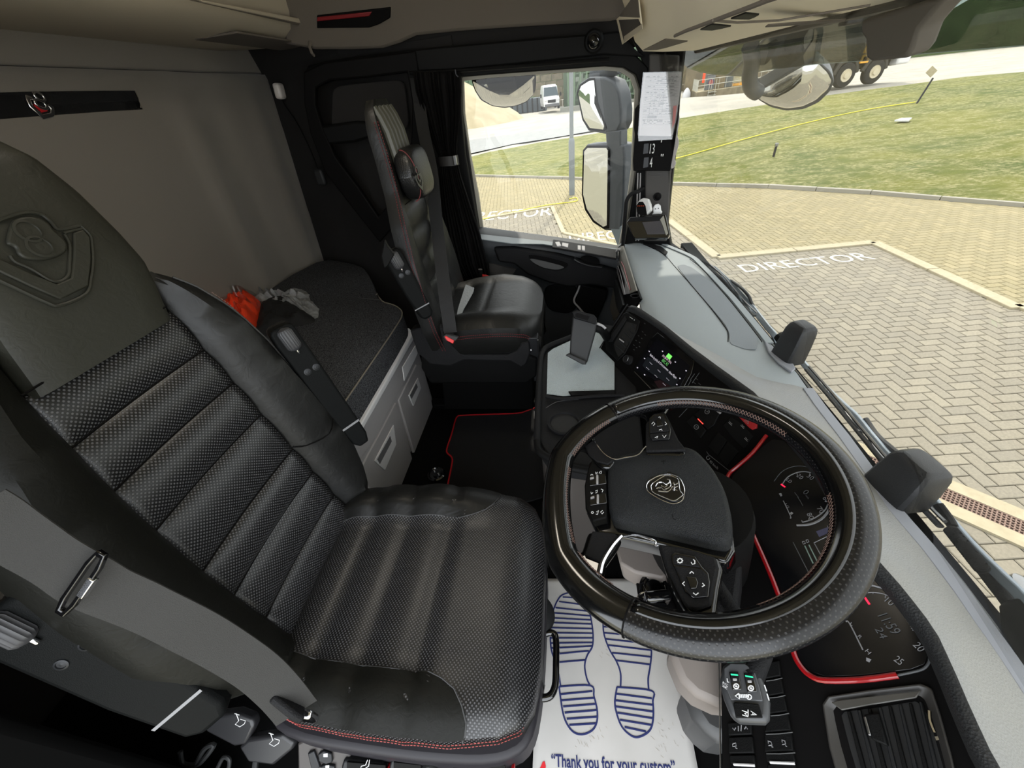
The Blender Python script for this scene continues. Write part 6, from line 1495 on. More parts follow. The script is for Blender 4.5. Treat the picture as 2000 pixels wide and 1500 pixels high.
band('belt_stay', [at(877, 655, 'y', 1.18), at(886, 655, 'y', 1.19)], (0, 0, 1), 0.01, 0.002, belt_m, bkl)
# clear sleeve lying at the seat hinge
CLF = Face((-0.36, 1.25, 0.57), (0.5, -0.3, 0.8))
tag(Fpoly(CLF, 'plastic_sleeve', [(909, 556), (926, 563), (924, 572), (905, 606), (893, 640), (889, 634), (893, 606)], mat('sleeve_grey', (120, 122, 122), 0.3, bump=(120, 0.6, 'noise')), t=0.003, bevel=0.001), 'crumpled clear grey plastic sleeve on the passenger seat cushion', 'sleeve')
# red release handle by the door
rh = thing('release_handle', 'red release handle behind the curtain near the door sill', 'handle', at(952, 545, 'y', 1.78))
Fh = Face((0, 1.78, 0.5), (0, -1, 0.1))
Fpoly(Fh, 'handle_base', [(934, 533), (970, 543), (970, 554), (936, 550)], rubber, rh, t=0.01, bevel=0.002)
Fpoly(Fh, 'handle_grip', [(938, 535), (950, 536), (966, 543), (966, 549), (944, 545), (940, 542)], mat('grip_red', (196, 34, 34), 0.4), rh, t=0.012, off=0.010, bevel=0.003)
tube('lever_rod', [at(938, 526, 'y', 1.70), at(938, 560, 'y', 1.70)], 0.010, plastic, rh, n=8)

# ------------------------------------------------ curtain
ct = thing('curtain', 'pleated black curtain gathered by a strap at the passenger window', 'curtain', (-0.45, 1.86, 0.5))
top = [(806 + 92 * k / 1.0, 0) for k in (0, 1)]
lv = [(141, 806, 898, 1.86), (180, 812, 900, 1.86), (230, 828, 898, 1.86), (280, 846, 892, 1.86), (312, 858, 892, 1.86), (345, 858, 900, 1.85), (400, 862, 918, 1.83), (460, 870, 938, 1.82), (510, 882, 950, 1.81), (540, 900, 956, 1.81), (552, 912, 950, 1.81)]
rows = []; NP = 66
for y, xa, xb, Y in lv:
    r = []
    for j in range(NP + 1):
        t = j / NP
        amp = 0.012 if y > 150 else 0.008
        if 300 < y < 330: amp = 0.006
        ph_ = math.sin(t * 2 * math.pi * 11 + 0.6 * math.sin(y * 0.02)) 
        x = xa + (xb - xa) * (t + 0.010 * math.sin(t * 40))
        r.append(at(x, y + 6 * math.sin(t * 3) * (1 if y > 500 else 0), 'y', Y + amp * ph_ * (0.6 + 0.4 * math.sin(t * 17))))
    rows.append(r)
R2 = []
for i in range(len(rows) - 1):
    for k in range(4):
        R2.append([rows[max(i - 1, 0)][j] * 0 + rows[i][j].lerp(rows[i + 1][j], k / 4) for j in range(NP + 1)])
R2.append(rows[-1])
grid('drape', R2, curtain_m, ct, uv=False, solid=0.0015)
sY = 1.83
tube('tie_strap', cat_rom([at(852, 312, 'y', sY + 0.05), at(860, 313, 'y', sY), at(875, 312, 'y', sY - 0.005), at(890, 312, 'y', sY), at(897, 312, 'y', sY + 0.04)], 4), 0.020, curtain_lin, ct, n=10, flat=1.0) if False else \
    band('tie_strap', cat_rom([at(853, 316, 'y', sY + 0.05), at(860, 316, 'y', sY), at(875, 315, 'y', sY - 0.01), at(888, 314, 'y', sY), at(895, 312, 'y', sY + 0.03)], 4), V((0, 0, 1)), 0.018, 0.003, curtain_lin, ct)
box('strap_buckle', at(889, 313, 'y', sY - 0.01), (0.014, 0.010, 0.036), steel, ct, bevel=0.002)
tube('curtain_hook', [at(889, 136, 'y', 1.85), at(891, 146, 'y', 1.85), at(895, 150, 'y', 1.85)], 0.003, gun, ct, n=6)
tube('curtain_rail', [at(800, 143, 'y', 1.90), at(900, 138, 'y', 1.90), at(1190, 116, 'y', 1.90)], 0.006, plastic, ct, n=8)

# ------------------------------------------------ floor mats
FF = Face((0, 0, 0.004), (0, 0, 1))
cm = thing('carpet_mat', 'black carpet floor mat with red piping', 'floor mat', (-0.2, 1.0, 0.003))
mp = [(895, 813), (960, 809), (1020, 808), (1050, 796), (1110, 790), (1110, 960), (1000, 990), (870, 985), (872, 955), (882, 905), (882, 893), (874, 885), (873, 878), (884, 848)]
Fpoly(FF, 'pile', mp, carpet_blk, cm, t=0.008, off=0.0, bevel=0.002)
rp_ = [(868, 985), (874, 950), (883, 905), (882, 893), (874, 885), (873, 876), (883, 845), (889, 822), (894, 813), (905, 811), (960, 809), (1010, 807), (1030, 802), (1048, 795)]
tube('red_piping', cat_rom(FF.hs(rp_, 0.009), 4), 0.0035, red_m, cm, n=6)
Fpoly(FF, 'mat_label', [(1043, 803), (1049, 800), (1049, 818), (1043, 818)], grey_ink, cm, t=0.001, off=0.0085)
Fpoly(FF, 'floor_moulding', [(845, 785), (1050, 785), (1050, 795), (960, 798), (850, 800)], plastic, None, t=0.03, bevel=0.006)['kind'] = 'structure'
fm_ = bpy.data.objects[-1] if False else None
dv = thing('floor_socket', 'round glossy socket in the black floor beside the mat', 'socket', at(850, 925, 'z', 0.005))
lathe('socket_ring', [(0.038, 0), (0.038, 0.006), (0.032, 0.010), (0.028, 0.006), (0.001, 0.006)], at(853, 927, 'z', 0.004), (0, 0, 1), gloss, dv, n=30)
lathe('socket_cap', [(0.018, 0.004), (0.018, 0.013), (0.001, 0.013)], at(855, 928, 'z', 0.004), (0, 0, 1), gloss, dv, n=20)
for x, y in ((850, 924), (858, 930)): lathe('socket_pin', [(0.004, 0.012), (0.004, 0.018), (0.001, 0.019)], at(x, y, 'z', 0.004), (0, 0, 1), chrome, dv, n=10)

pm = thing('paper_floor_mat', 'white paper floor mat printed with two blue shoe soles and a thank you line', 'paper mat', (0.1, 0.4, 0.006))
PZ = Face((0, 0, 0.012), (0, 0, 1))
pp_ = [at(x, y, 'z', 0.012) for x, y in ((1036, 1128), (1140, 1130), (1296, 1138), (1310, 1240), (1330, 1330), (1362, 1500), (1380, 1600), (1040, 1600), (1040, 1400))]
rows = []
A, B = at(1056, 1130, 'z', 0.012), at(1292, 1130, 'z', 0.012); Cc, Dd = at(1036, 1600, 'z', 0.012), at(1382, 1600, 'z', 0.012)
for i in range(40):
    r = []
    for j in range(24):
        u, v = j / 23, i / 39
        p = A.lerp(B, u).lerp(Cc.lerp(Dd, u), v)
        p.z = 0.012 + 0.002 * (noise.noise(V((p.x * 9, p.y * 9, 0))) if 0.05 < u < 0.95 else 0) * 0.0
        r.append(p)
    rows.append(r)
grid('sheet', rows, paper, pm, uv=False, solid=0.001)
def sole(Lm, name):
    """Lm: outline photo points of the front part, waist and heel"""
    front, heel, fs_lines, hs_lines = Lm
    tube(name, cat_rom(PZ.hs(front, 0.0008), 5), 0.0022, navy, pm, n=5, flat=0.3)
    tube(name, cat_rom(PZ.hs(heel, 0.0008), 5), 0.0022, navy, pm, n=5, flat=0.3)
    for a, b in fs_lines + hs_lines: tube('sole_bar', PZ.hs([a, b], 0.0008), 0.0022, navy, pm, n=5, flat=0.3)
def lerp2(a, b, t): return (a[0] + (b[0] - a[0]) * t, a[1] + (b[1] - a[1]) * t)
fl = [(1095, 1340), (1088, 1300), (1077, 1270), (1075, 1232), (1080, 1195), (1092, 1168), (1106, 1159), (1126, 1158), (1142, 1172), (1152, 1198), (1158, 1235), (1157, 1262), (1147, 1280), (1142, 1300), (1146, 1325), (1153, 1340)]
hl = [(1092, 1341), (1153, 1339), (1160, 1360), (1166, 1385), (1166, 1408), (1158, 1425), (1140, 1434), (1122, 1431), (1108, 1415), (1099, 1390), (1092, 1341)]
fbars = [((1099, 1166), (1140, 1169)), ((1092, 1175), (1146, 1182)), ((1085, 1187), (1151, 1194)), ((1082, 1197), (1153, 1203)), ((1080, 1207), (1155, 1211)), ((1078, 1216), (1156, 1219)), ((1077, 1226), (1157, 1228)), ((1076, 1236), (1158, 1237)), ((1076, 1246), (1158, 1246)), ((1076, 1256), (1157, 1255)), ((1077, 1266), (1156, 1262)), ((1080, 1278), (1150, 1271)), ((1084, 1294), (1143, 1289))]
hbars = [((1095, 1356), (1157, 1350)), ((1097, 1368), (1160, 1363)), ((1100, 1380), (1164, 1375)), ((1103, 1392), (1166, 1387)), ((1107, 1404), (1166, 1400)), ((1112, 1416), (1163, 1413))]
sole((fl, hl, fbars, hbars), 'sole_outline')
fr2 = [(1212, 1343), (1212, 1315), (1204, 1292), (1190, 1268), (1180, 1240), (1178, 1215), (1182, 1185), (1190, 1168), (1203, 1159), (1218, 1160), (1232, 1172), (1245, 1195), (1262, 1235), (1272, 1268), (1270, 1300), (1266, 1325), (1267, 1348)]
hl2 = [(1205, 1342), (1272, 1349), (1275, 1370), (1276, 1400), (1270, 1425), (1252, 1438), (1235, 1438), (1215, 1420), (1204, 1392), (1201, 1370), (1205, 1342)]
fb2 = [((1192, 1167), (1228, 1169)), ((1187, 1176), (1234, 1180)), ((1184, 1188), (1240, 1190)), ((1181, 1200), (1246, 1203)), ((1180, 1212), (1252, 1216)), ((1179, 1224), (1257, 1230)), ((1179, 1236), (1262, 1243)), ((1183, 1248), (1267, 1257)), ((1188, 1260), (1271, 1270)), ((1196, 1275), (1271, 1283)), ((1204, 1290), (1270, 1298))]
hb2 = [((1203, 1355), (1273, 1364)), ((1202, 1368), (1275, 1377)), ((1203, 1380), (1276, 1390)), ((1206, 1392), (1275, 1403)), ((1211, 1406), (1272, 1416)), ((1220, 1420), (1262, 1429))]
sole((fr2, hl2, fb2, hb2), 'sole_outline')
a = PZ.h(1077, 1497, 0.001); b = PZ.h(1322, 1511, 0.001)
text('mat_text', '\u201cThank you for your custom\u201d', a, b - a, V((0, 1, 0)), 0.030, navy, pm, width=(b - a).length, depth=0.0003, offset=0.022)
prism('red_flash', PZ.hs([(1054, 1502), (1060, 1488), (1064, 1487), (1066, 1496), (1064, 1520), (1052, 1530), (1048, 1520)], 0.0008), (0, 0, 0.0004), red_ink, pm)
rg = random.Random(4)
sm_ = mat('shoe_scuff', (178, 172, 164), 0.9)
for cx_, cy_, n_s, s_ in ((1150, 1430, 14, 18), (1180, 1270, 6, 9), (1240, 1410, 5, 10), (1290, 1420, 10, 20), (1290, 1460, 8, 22), (1140, 1455, 6, 14)):
    for _ in range(n_s):
        x = cx_ + rg.gauss(0, s_); y = cy_ + rg.gauss(0, s_ * 0.8); a_ = rg.uniform(0.6, 1.3); l = rg.uniform(3, 11)
        tube('scuff', PZ.hs([(x, y), (x + l * math.cos(a_), y + l * math.sin(a_))], 0.0004), 0.0007, sm_, pm, n=4, flat=0.2)
# pedals in the dark
for i, (x, y) in enumerate(((1215, 1040), (1245, 1020))):
    pass

# ------------------------------------------------ items on the pillar
hdn = thing('document_holder', 'black height plate reading 13 4 holding a printed form, on the pillar', 'sign', AP.h(1280, 300, 0.02))
HDF = Face(AP.h(1280, 300, 0.045), (-0.25, -1, 0.05))
Fpoly(HDF, 'back_plate', [(1240, 213), (1246, 205), (1320, 203), (1328, 204), (1326, 228), (1318, 280), (1309, 334), (1290, 334), (1237, 334), (1236, 312), (1240, 262), (1238, 250)], face_black, hdn, t=-0.006, bevel=0.002)
Fpoly(HDF, 'form_sheet', [(1258, 143), (1331, 141), (1328, 175), (1323, 215), (1314, 262), (1310, 266), (1248, 265), (1250, 215), (1254, 175)], paper_doc, hdn, t=0.001, off=0.002)
Fpoly(HDF, 'film_pocket', [(1246, 262), (1250, 200), (1256, 141), (1333, 139), (1330, 175), (1322, 230), (1313, 272), (1247, 276)], clear_film, hdn, t=0.0008, off=0.005)
HO = 0.0034
def dl(a, b, r=0.00035): Fline(HDF, 'form_rule', [a, b], r, doc_ink, hdn, off=HO, n=4)
def fx(t, y):   # position across the sheet at height y
    l = 1258 - (y - 143) * 10 / 122.0; r_ = 1331 - (y - 143) * 18 / 122.0
    return l + (r_ - l) * t
for y in (152, 160, 167, 172, 178, 184, 189, 194, 199, 204, 209, 214, 219, 224, 229, 233, 244): dl((fx(0.06, y), y), (fx(0.97 if y not in (194, 199, 204, 209) else 0.60, y), y - 1))
for t in (0.24, 0.36, 0.48, 0.60): dl((fx(t, 178), 178), (fx(t, 229), 229))
for t in (0.40, 0.68, 0.82): dl((fx(t, 147), 147), (fx(t, 167), 167))
rg = random.Random(3)
blocks = []
for y in [150, 155, 158, 163, 169, 175, 181, 186, 191, 196, 202, 207, 212, 217, 222, 235, 238, 241]:
    for _ in range(7):
        t = rg.uniform(0.06, 0.86); l = rg.uniform(0.03, 0.10)
        q = HDF.hs([(fx(t, y), y - 0.8), (fx(t + l, y), y - 1.0), (fx(t + l, y), y + 0.4), (fx(t, y), y + 0.6)], HO)
        o_ = len(blocks); blocks.append((q + [p + HDF.n * 0.0002 for p in q], [(0, 1, 2, 3), (4, 5, 6, 7), (0, 1, 5, 4), (1, 2, 6, 5), (2, 3, 7, 6), (3, 0, 4, 7)]))
join_mesh('form_print', blocks, doc_ink, hdn, smooth=False)
for t, y, l, h in ((0.50, 200, 0.12, 5), (0.20, 226, 0.27, 5)): Fpoly(HDF, 'form_block', [(fx(t, y), y), (fx(t + l, y), y), (fx(t + l, y + h), y + h), (fx(t, y + h), y + h)], mat('doc_grey', (120, 117, 118), 0.8) if 'doc_grey' not in MATS else MATS['doc_grey'], hdn, t=0.0003, off=HO)
Fpoly(HDF, 'pink_corner', [(1315, 207), (1322, 206), (1318, 240), (1313, 250)], mat('pink_paper', (228, 150, 150), 0.7), hdn, t=0.0006, off=0.0065)
for y0, s_, mk in ((279, '13', "'"), (306, '4', '"')):
    Fpoly(HDF, 'number_panel', [(1257, y0 + 1), (1296, y0 - 1), (1294, y0 + 22), (1256, y0 + 24)], face_black, hdn, t=0.001, off=0.0005)
    Fpoly(HDF, 'slot_grey', [(1258, y0 + 2), (1267, y0 + 1), (1266, y0 + 20), (1256, y0 + 22)], gun, hdn, t=0.001, off=0.001)
    xw = 9 if len(s_) == 2 else 5
    a = HDF.h(1268.5, y0 + 21, 0.003); b = HDF.h(1268.5 + xw, y0 + 20.5, 0.003); up_ = HDF.h(1270, y0 + 1, 0.003) - HDF.h(1269.0, y0 + 21, 0.003)
    text('height_number', s_, a, b - a, up_, up_.length * 1.38, white_ink, hdn, width=(b - a).length, depth=0.0003)
    a = HDF.h(1289, y0 + 8, 0.003); b = HDF.h(1291 + (3 if s_ == '4' else 0), y0 + 8, 0.003)
    text('height_mark', mk, a, b - a, up_, up_.length * 0.9, white_ink, hdn, width=(b - a).length, depth=0.0003)
rl2 = Face(AP.h(1325, 280, 0.02), (-0.25, -1, 0.05))
wv2 = [(1320, 210), (1328, 225), (1326, 245), (1322, 262), (1327, 278), (1322, 296), (1317, 310), (1321, 318), (1316, 328), (1309, 330), (1314, 290), (1319, 240)]
tag(Fpoly(rl2, 'paper_roll', wv2, paper_doc, t=0.004, k=0.2, bevel=0.001), 'curled white paper strip behind the height plate', 'paper')
# black box with glossy front on the dash corner
mb = AP.h(1268, 440, 0.10)
mbx = thing('dash_box', 'glossy black box on the dashboard corner below the pillar speaker', 'box', mb)
MF = Face(AP.h(1268, 440, 0.13), (-0.25, -0.85, 0.40))
Fpoly(MF, 'box_body', [(1224, 434), (1231, 424), (1296, 420), (1300, 419), (1309, 458), (1304, 465), (1240, 466), (1236, 462)], gloss, mbx, t=-0.05, bevel=0.003)
Fpoly(MF, 'front_upper', [(1226, 433), (1290, 431), (1298, 422), (1232, 425)], plastic_soft, mbx, t=0.003, bevel=0.001)
Fpoly(MF, 'front_window', [(1254, 434), (1290, 431), (1299, 457), (1264, 458)], mat('window_grey', (62, 61, 66), 0.15), mbx, t=0.003, bevel=0.001)
Fpoly(MF, 'side_label', [(1289, 429), (1296, 421), (1305, 456), (1301, 460), (1293, 438)], mat('label_grey', (138, 136, 126), 0.6), mbx, t=0.004, bevel=0.001)
wc = AP.h(1262, 405, 0.08)
dc = thing('dash_device', 'small white and black rounded device above the glossy box', 'device', wc)
DVF = Face(AP.h(1262, 405, 0.11), (-0.5, -1, 0.35))
Fpoly(DVF, 'device_case', [(1243, 400), (1247, 392), (1256, 386), (1266, 388), (1270, 398), (1272, 410), (1264, 418), (1250, 422), (1243, 412)], mat('device_white', (200, 200, 198), 0.4), dc, t=-0.03, bevel=0.006, seg=3)
Fpoly(DVF, 'device_face', [(1243, 402), (1248, 394), (1256, 394), (1261, 402), (1264, 420), (1252, 422), (1244, 414)], face_black, dc, t=0.003, bevel=0.001)
Fpoly(DVF, 'device_panel', [(1264, 398), (1268, 398), (1270, 408), (1266, 412)], grey_lt, dc, t=0.001)
for k in range(4): Fline(DVF, 'device_led', [(1245 + k * 3.6, 402.5), (1247 + k * 3.6, 402)], 0.0007, mat('led_orange', (190, 70, 30), 0.5, emis=((190, 70, 30), 0.3)) if 'led_orange' not in MATS else MATS['led_orange'], dc, off=0.0035)
gf = thing('white_sensor', 'small white domed sensor with two dark dots beside the device', 'sensor', AP.h(1284, 408, 0.05))
GF = Face(AP.h(1284, 408, 0.06), (-0.35, -1, 0.1))
Fpoly(GF, 'dome', [(1276, 416), (1275, 406), (1279, 400), (1285, 398), (1290, 402), (1291, 412), (1293, 414), (1292, 418), (1273, 419)], van_white, gf, t=-0.014, bevel=0.004, seg=3)
for x, y in ((1280, 408), (1286, 407)): lathe('dot', [(0.0025, 0), (0.0025, 0.0006), (0.0005, 0.0006)], GF.h(x, y, 0.0002), GF.n, gun, gf, n=10)

# ------------------------------------------------ sensor housings standing at the windscreen base
def housing(bot, topq, zb, zt, depth_dir, label, name='sensor_housing'):
    """bot / topq: four photo positions each, at heights zb / zt"""
    t = thing(name, label, 'sensor housing', at(*bot[0], 'z', zb))
    lo = [at(x, y, 'z', zb) for x, y in bot]; hi = [at(x, y, 'z', zt) for x, y in topq]
    return t, lo, hi
for nm_, c_px, zc, sx, sy, hgt, rz, lab in (('sensor_housing', (1536, 700), 0.600, 0.055, 0.070, 0.105, 0.25, 'tall black sensor housing at the windscreen base, further from the camera'),
                                            ('sensor_housing', (1745, 962), 0.600, 0.060, 0.085, 0.085, 0.15, 'wide black sensor housing at the windscreen base, nearer to the camera')):
    c = at(*c_px, 'z', zc)
    t = thing(nm_, lab, 'sensor housing', c, group='sensor housings at the windscreen base')
    R = Matrix.Rotation(rz, 3, 'Z')
    ol = rnd([V((a * sx / 2, b * sy / 2, 0)) for a, b in ((-1, -0.8), (-0.7, -1), (0.8, -1), (1, -0.7), (1, 0.7), (0.8, 1), (-0.7, 1), (-1, 0.8))], 0.2, 1)
    rings = [(0, 1.0, 0), (0.006, 1.02, 0), (0.45, 0.96, 0.006), (0.80, 0.88, 0.010), (0.92, 0.78, 0.012), (0.985, 0.60, 0.012), (1.0, 0.35, 0.012)]
    vs = []; n = len(ol); fs = []
    for h, k, dx in rings:
        for p in ol: vs.append(c + R @ V((p.x * k + dx, p.y * k, h * hgt)))
    for i in range(len(rings) - 1):
        for j in range(n): fs.append((i * n + j, i * n + (j + 1) % n, (i + 1) * n + (j + 1) % n, (i + 1) * n + j))
    fs.append(tuple((len(rings) - 1) * n + j for j in range(n))); fs.append(tuple(reversed(range(n))))
    mesh('housing', vs, fs, housing_m, t, bevel=0.0025, angle=25)
    box('mount', c + R @ V((0.0, 0.0, 0.002)), (0.05, 0.06, 0.006), rubber, t, rot=R, bevel=0.002)
# holder seen behind the first housing, outside the glass
# ================================================================== OUTSIDE THE CAB: WIPERS, MIRRORS, VISOR
def wz(x, y, off, zz=0.60):
    """a point seen at x,y lying off metres outside the windscreen foot"""
    d = ray(x, y)
    lo_, hi_ = 0.2, 3.0
    best = None
    for i in range(400):
        t = 0.0004 + i * 0.00001
        p = CAM + d * t
        e = p.x - (ws_x(p.y, p.z) + off)
        if best is None or abs(e) < best[0]: best = (abs(e), p)
    return best[1]
w1 = thing('windscreen_wiper', 'grey wiper on the far side of the windscreen with blade and hose', 'wiper', wz(1500, 660, 0.05), group='windscreen wipers')
wa = [wz(x, y, 0.05) for x, y in ((1395, 522), (1420, 545), (1440, 565), (1462, 590), (1478, 612), (1500, 640), (1512, 655), (1518, 680), (1528, 700))]
band('wiper_arm', cat_rom(wa, 4), V((0.3, 0.5, 0.6)), [0.006] * 14 + [0.009] * 19, 0.010, wiper_m, w1, bevel=0.002)
tube('wiper_hose', cat_rom([wz(x, y, 0.055) for x, y in ((1426, 548), (1445, 560), (1462, 578), (1468, 592), (1476, 605))], 4), 0.0055, rubber, w1, n=8)
bl_ = [wz(x, y, 0.03) for x, y in ((1384, 522), (1410, 545), (1430, 570), (1452, 596), (1474, 617))]
tube('wiper_blade', cat_rom(bl_, 4), 0.0065, rubber, w1, n=8, flat=0.6)
tube('blade_rail', cat_rom([p + V((0.006, 0.004, 0.01)) for p in bl_], 4), 0.003, steel, w1, n=6)
for k in range(3): tube('blade_bracket', [wz(1410 + k * 22, 540 + k * 24, 0.045), wz(1426 + k * 20, 560 + k * 22, 0.035), wz(1436 + k * 16, 582 + k * 14, 0.032)], 0.005, wiper_m, w1, n=8)
lathe('pivot_cap', [(0.020, 0), (0.020, 0.035), (0.017, 0.042), (0.001, 0.044)], wz(1525, 655, 0.05), (0.2, -0.9, -0.35), rubber, w1)
w2 = thing('windscreen_wiper', 'grey wiper along the near side of the windscreen with coiled hose', 'wiper', wz(1900, 1080, 0.05), group='windscreen wipers')
wa = [wz(x, y, 0.05) for x, y in ((1566, 706), (1600, 745), (1640, 785), (1672, 815), (1700, 850), (1740, 895), (1800, 950), (1840, 1000), (1900, 1070), (1960, 1130), (1992, 1162), (2030, 1210))]
band('wiper_arm', cat_rom(wa, 5), V((0.3, 0.5, 0.6)), 0.0075, 0.010, wiper_m, w2, bevel=0.002)
bl_ = [wz(x, y, 0.028) for x, y in ((1575, 722), (1620, 775), (1665, 830), (1710, 885), (1760, 945), (1800, 990), (1836, 1028))]
tube('wiper_blade', cat_rom(bl_, 5), 0.006, rubber, w2, n=8, flat=0.6)
tube('blade_rail', cat_rom([p + V((0.005, 0.003, 0.009)) for p in bl_], 5), 0.0032, steel, w2, n=6)
for a, b in (((1600, 748), (1615, 765)), ((1650, 800), (1680, 845)), ((1700, 860), (1740, 915)), ((1770, 945), (1800, 975))):
    tube('blade_bracket', [wz(a[0], a[1], 0.042), wz((a[0] + b[0]) / 2 - 2, (a[1] + b[1]) / 2 + 2, 0.036), wz(b[0], b[1], 0.032)], 0.005, steel, w2, n=8)
hs = [wz(x, y, 0.06) for x, y in ((1690, 818), (1712, 850), (1740, 875), (1756, 888))]
tube('wiper_hose', cat_rom(hs, 4), 0.006, rubber, w2, n=8)
hs = cat_rom([wz(x, y, 0.045) for x, y in ((1832, 985), (1852, 1012), (1862, 1030))], 4); tube('wiper_hose', hs, 0.007, plastic_soft, w2, n=8)
ch = [wz(1856 + 63 * t, 1034 + 78 * t, 0.028) for t in [k / 54 for k in range(55)]]
tube('coiled_hose', ch, [0.0095 if k % 3 else 0.0062 for k in range(55)], plastic_soft, w2, n=12)
tube('wiper_hose', cat_rom([wz(x, y, 0.045) for x, y in ((1919, 1112), (1941, 1141), (1961, 1166), (1974, 1184))], 4), 0.0085, plastic_soft, w2, n=10)
lathe('pivot_bolt', [(0.014, 0), (0.014, 0.006), (0.008, 0.010), (0.001, 0.010)], wz(1990, 1142, 0.065), (0.3, -0.2, 1), steel, w2)
cw_ = thing('wiper_cowl', 'dark ribbed plastic cowl at the near corner outside the windscreen', 'cowl', wz(1985, 1250, 0.04))
for i in range(5):
    tube('cowl_rib', [wz(1974 + (i % 2) * 10, 1175 + i * 28, 0.05), wz(1992 + (i % 2) * 8, 1195 + i * 28, 0.05), wz(1980 + (i % 2) * 8, 1212 + i * 28, 0.05)], 0.004, steel, cw_, n=6)
prism('cowl_plate', [wz(x, y, 0.035) for x, y in ((1968, 1170), (1990, 1165), (2040, 1220), (2060, 1380), (1998, 1310), (1975, 1245))], (0, 0, -0.02), rubber, cw_, bevel=0.003)
# front face of the truck below the glass
grid('truck_front_panel', [[V((x_out(y) + 0.024, y, 0.572)), V((x_out(y) + 0.030, y, 0.50)), V((x_out(y) + 0.04, y, -0.9))] for y in [2.05 - 0.1 * k for k in range(24)]], mat('body_dark', (60, 64, 66), 0.5), None, uv=False)['kind'] = 'structure'
box('truck_floor_body', (-0.5, 0.93, -0.5), (2.2, 2.0, 0.8), truck_dk)['kind'] = 'structure'

def convex(F, name, outline, parent, bulge, off=0.002, k=None):
    """a domed mirror glass"""
    pts = [(p.x, p.y) for p in (rnd([(a, b, 0) for a, b in outline], k, 2) if k else [V((a, b, 0)) for a, b in outline])]
    B = F.hs(pts, off); c = sum(B, V((0, 0, 0))) / len(B); n = len(B); R = 12; vs = []; fs = []
    for i in range(R):
        q = 1 - i / R
        for b in B: vs.append(c + (b - c) * q + F.n * (bulge * (1 - q * q)))
    vs.append(c + F.n * bulge); e = len(vs) - 1
    for b in B: vs.append(b - F.n * 0.001)
    for i in range(R - 1):
        for j in range(n): fs.append((i * n + j, i * n + (j + 1) % n, (i + 1) * n + (j + 1) % n, (i + 1) * n + j))
    for j in range(n): fs.append(((R - 1) * n + j, (R - 1) * n + (j + 1) % n, e)); fs.append((e + 1 + j, e + 1 + (j + 1) % n, (j + 1) % n, j))
    fs.append(tuple(e + 1 + j for j in range(n)))
    return mesh(name, vs, fs, mirror_m, parent)
# door mirrors on the passenger side
def mnorm(px, py, r):
    return (V(r).normalized() - ray(px, py).normalized()).normalized()
MR = Face((0.28, 2.75, 0.8), mnorm(1165, 330, (-1, 0.10, -0.16)))
mm = thing('door_mirror', 'tall grey door mirror assembly with two glasses outside the passenger window', 'mirror', MR.h(1180, 450))
Fpoly(MR, 'wide_angle_case', [(1126, 180), (1132, 162), (1150, 150), (1180, 150), (1198, 158), (1208, 180), (1213, 215), (1213, 240), (1205, 258), (1180, 262), (1148, 256), (1136, 235)], mirror_case, mm, t=-0.10, bevel=0.012, seg=3)
Fpoly(MR, 'wide_angle_rim', [(1127, 181), (1133, 165), (1150, 153), (1162, 152), (1168, 200), (1186, 250), (1180, 257), (1150, 254), (1138, 234)], face_black, mm, t=0.004, bevel=0.002)
convex(MR, 'wide_angle_glass', [(1129, 183), (1135, 168), (1151, 158), (1160, 157), (1164, 200), (1180, 246), (1178, 253), (1152, 250), (1140, 232)], mm, 0.006, off=0.0045)
Fpoly(MR, 'mirror_arm', [(1182, 256), (1212, 254), (1212, 288), (1184, 288)], mirror_case, mm, t=-0.06, bevel=0.008)
Fpoly(MR, 'main_case', [(1138, 292), (1146, 282), (1200, 279), (1218, 284), (1220, 310), (1218, 400), (1212, 452), (1180, 450), (1158, 436), (1142, 412), (1136, 380)], mirror_case, mm, t=-0.10, bevel=0.012, seg=3)
Fpoly(MR, 'main_rim', [(1139, 293), (1147, 284), (1186, 284), (1192, 290), (1190, 446), (1180, 447), (1158, 433), (1143, 410), (1137, 380)], face_black, mm, t=0.004, bevel=0.002)
convex(MR, 'main_glass', [(1141, 296), (1147, 289), (1184, 289), (1187, 294), (1185, 440), (1178, 443), (1160, 430), (1146, 408), (1139, 380)], mm, 0.006, off=0.0045)
tube('support_tube', cat_rom([MR.h(1158, 148, -0.05), MR.h(1185, 140, -0.06), MR.h(1212, 128, -0.03)], 4), 0.035, mirror_case, mm, n=12)
Fpoly(MR, 'lower_bracket', [(1190, 445), (1214, 440), (1222, 470), (1216, 486), (1206, 484), (1198, 462)], mat('bracket_blue_grey', (112, 124, 130), 0.4), mm, t=-0.06, bevel=0.01)
# kerb mirror above the passenger window
KF = Face(dist(985, 180, 1.85), mnorm(985, 180, (-0.2, 0.45, -1)))
km = thing('kerb_mirror', 'rounded kerb mirror hanging over the passenger window', 'mirror', KF.h(985, 150))
ko = [(920, 156), (940, 153), (985, 146), (1030, 143), (1045, 144), (1047, 165), (1045, 182), (1030, 200), (1010, 208), (985, 212), (960, 208), (938, 196), (926, 176)]
Fpoly(KF, 'mirror_case', ko, face_black, km, t=-0.03, bevel=0.006, k=0.15)
convex(KF, 'mirror_glass', [(923, 158), (940, 164), (985, 168), (1015, 165), (1035, 155), (1044, 147), (1044, 182), (1028, 198), (1008, 206), (985, 209), (962, 206), (941, 194), (929, 176)], km, 0.022, off=0.001, k=0.12)
Fpoly(KF, 'mirror_hood', [(950, 150), (1005, 143), (1010, 162), (955, 166)], plastic, km, t=0.03, bevel=0.006)
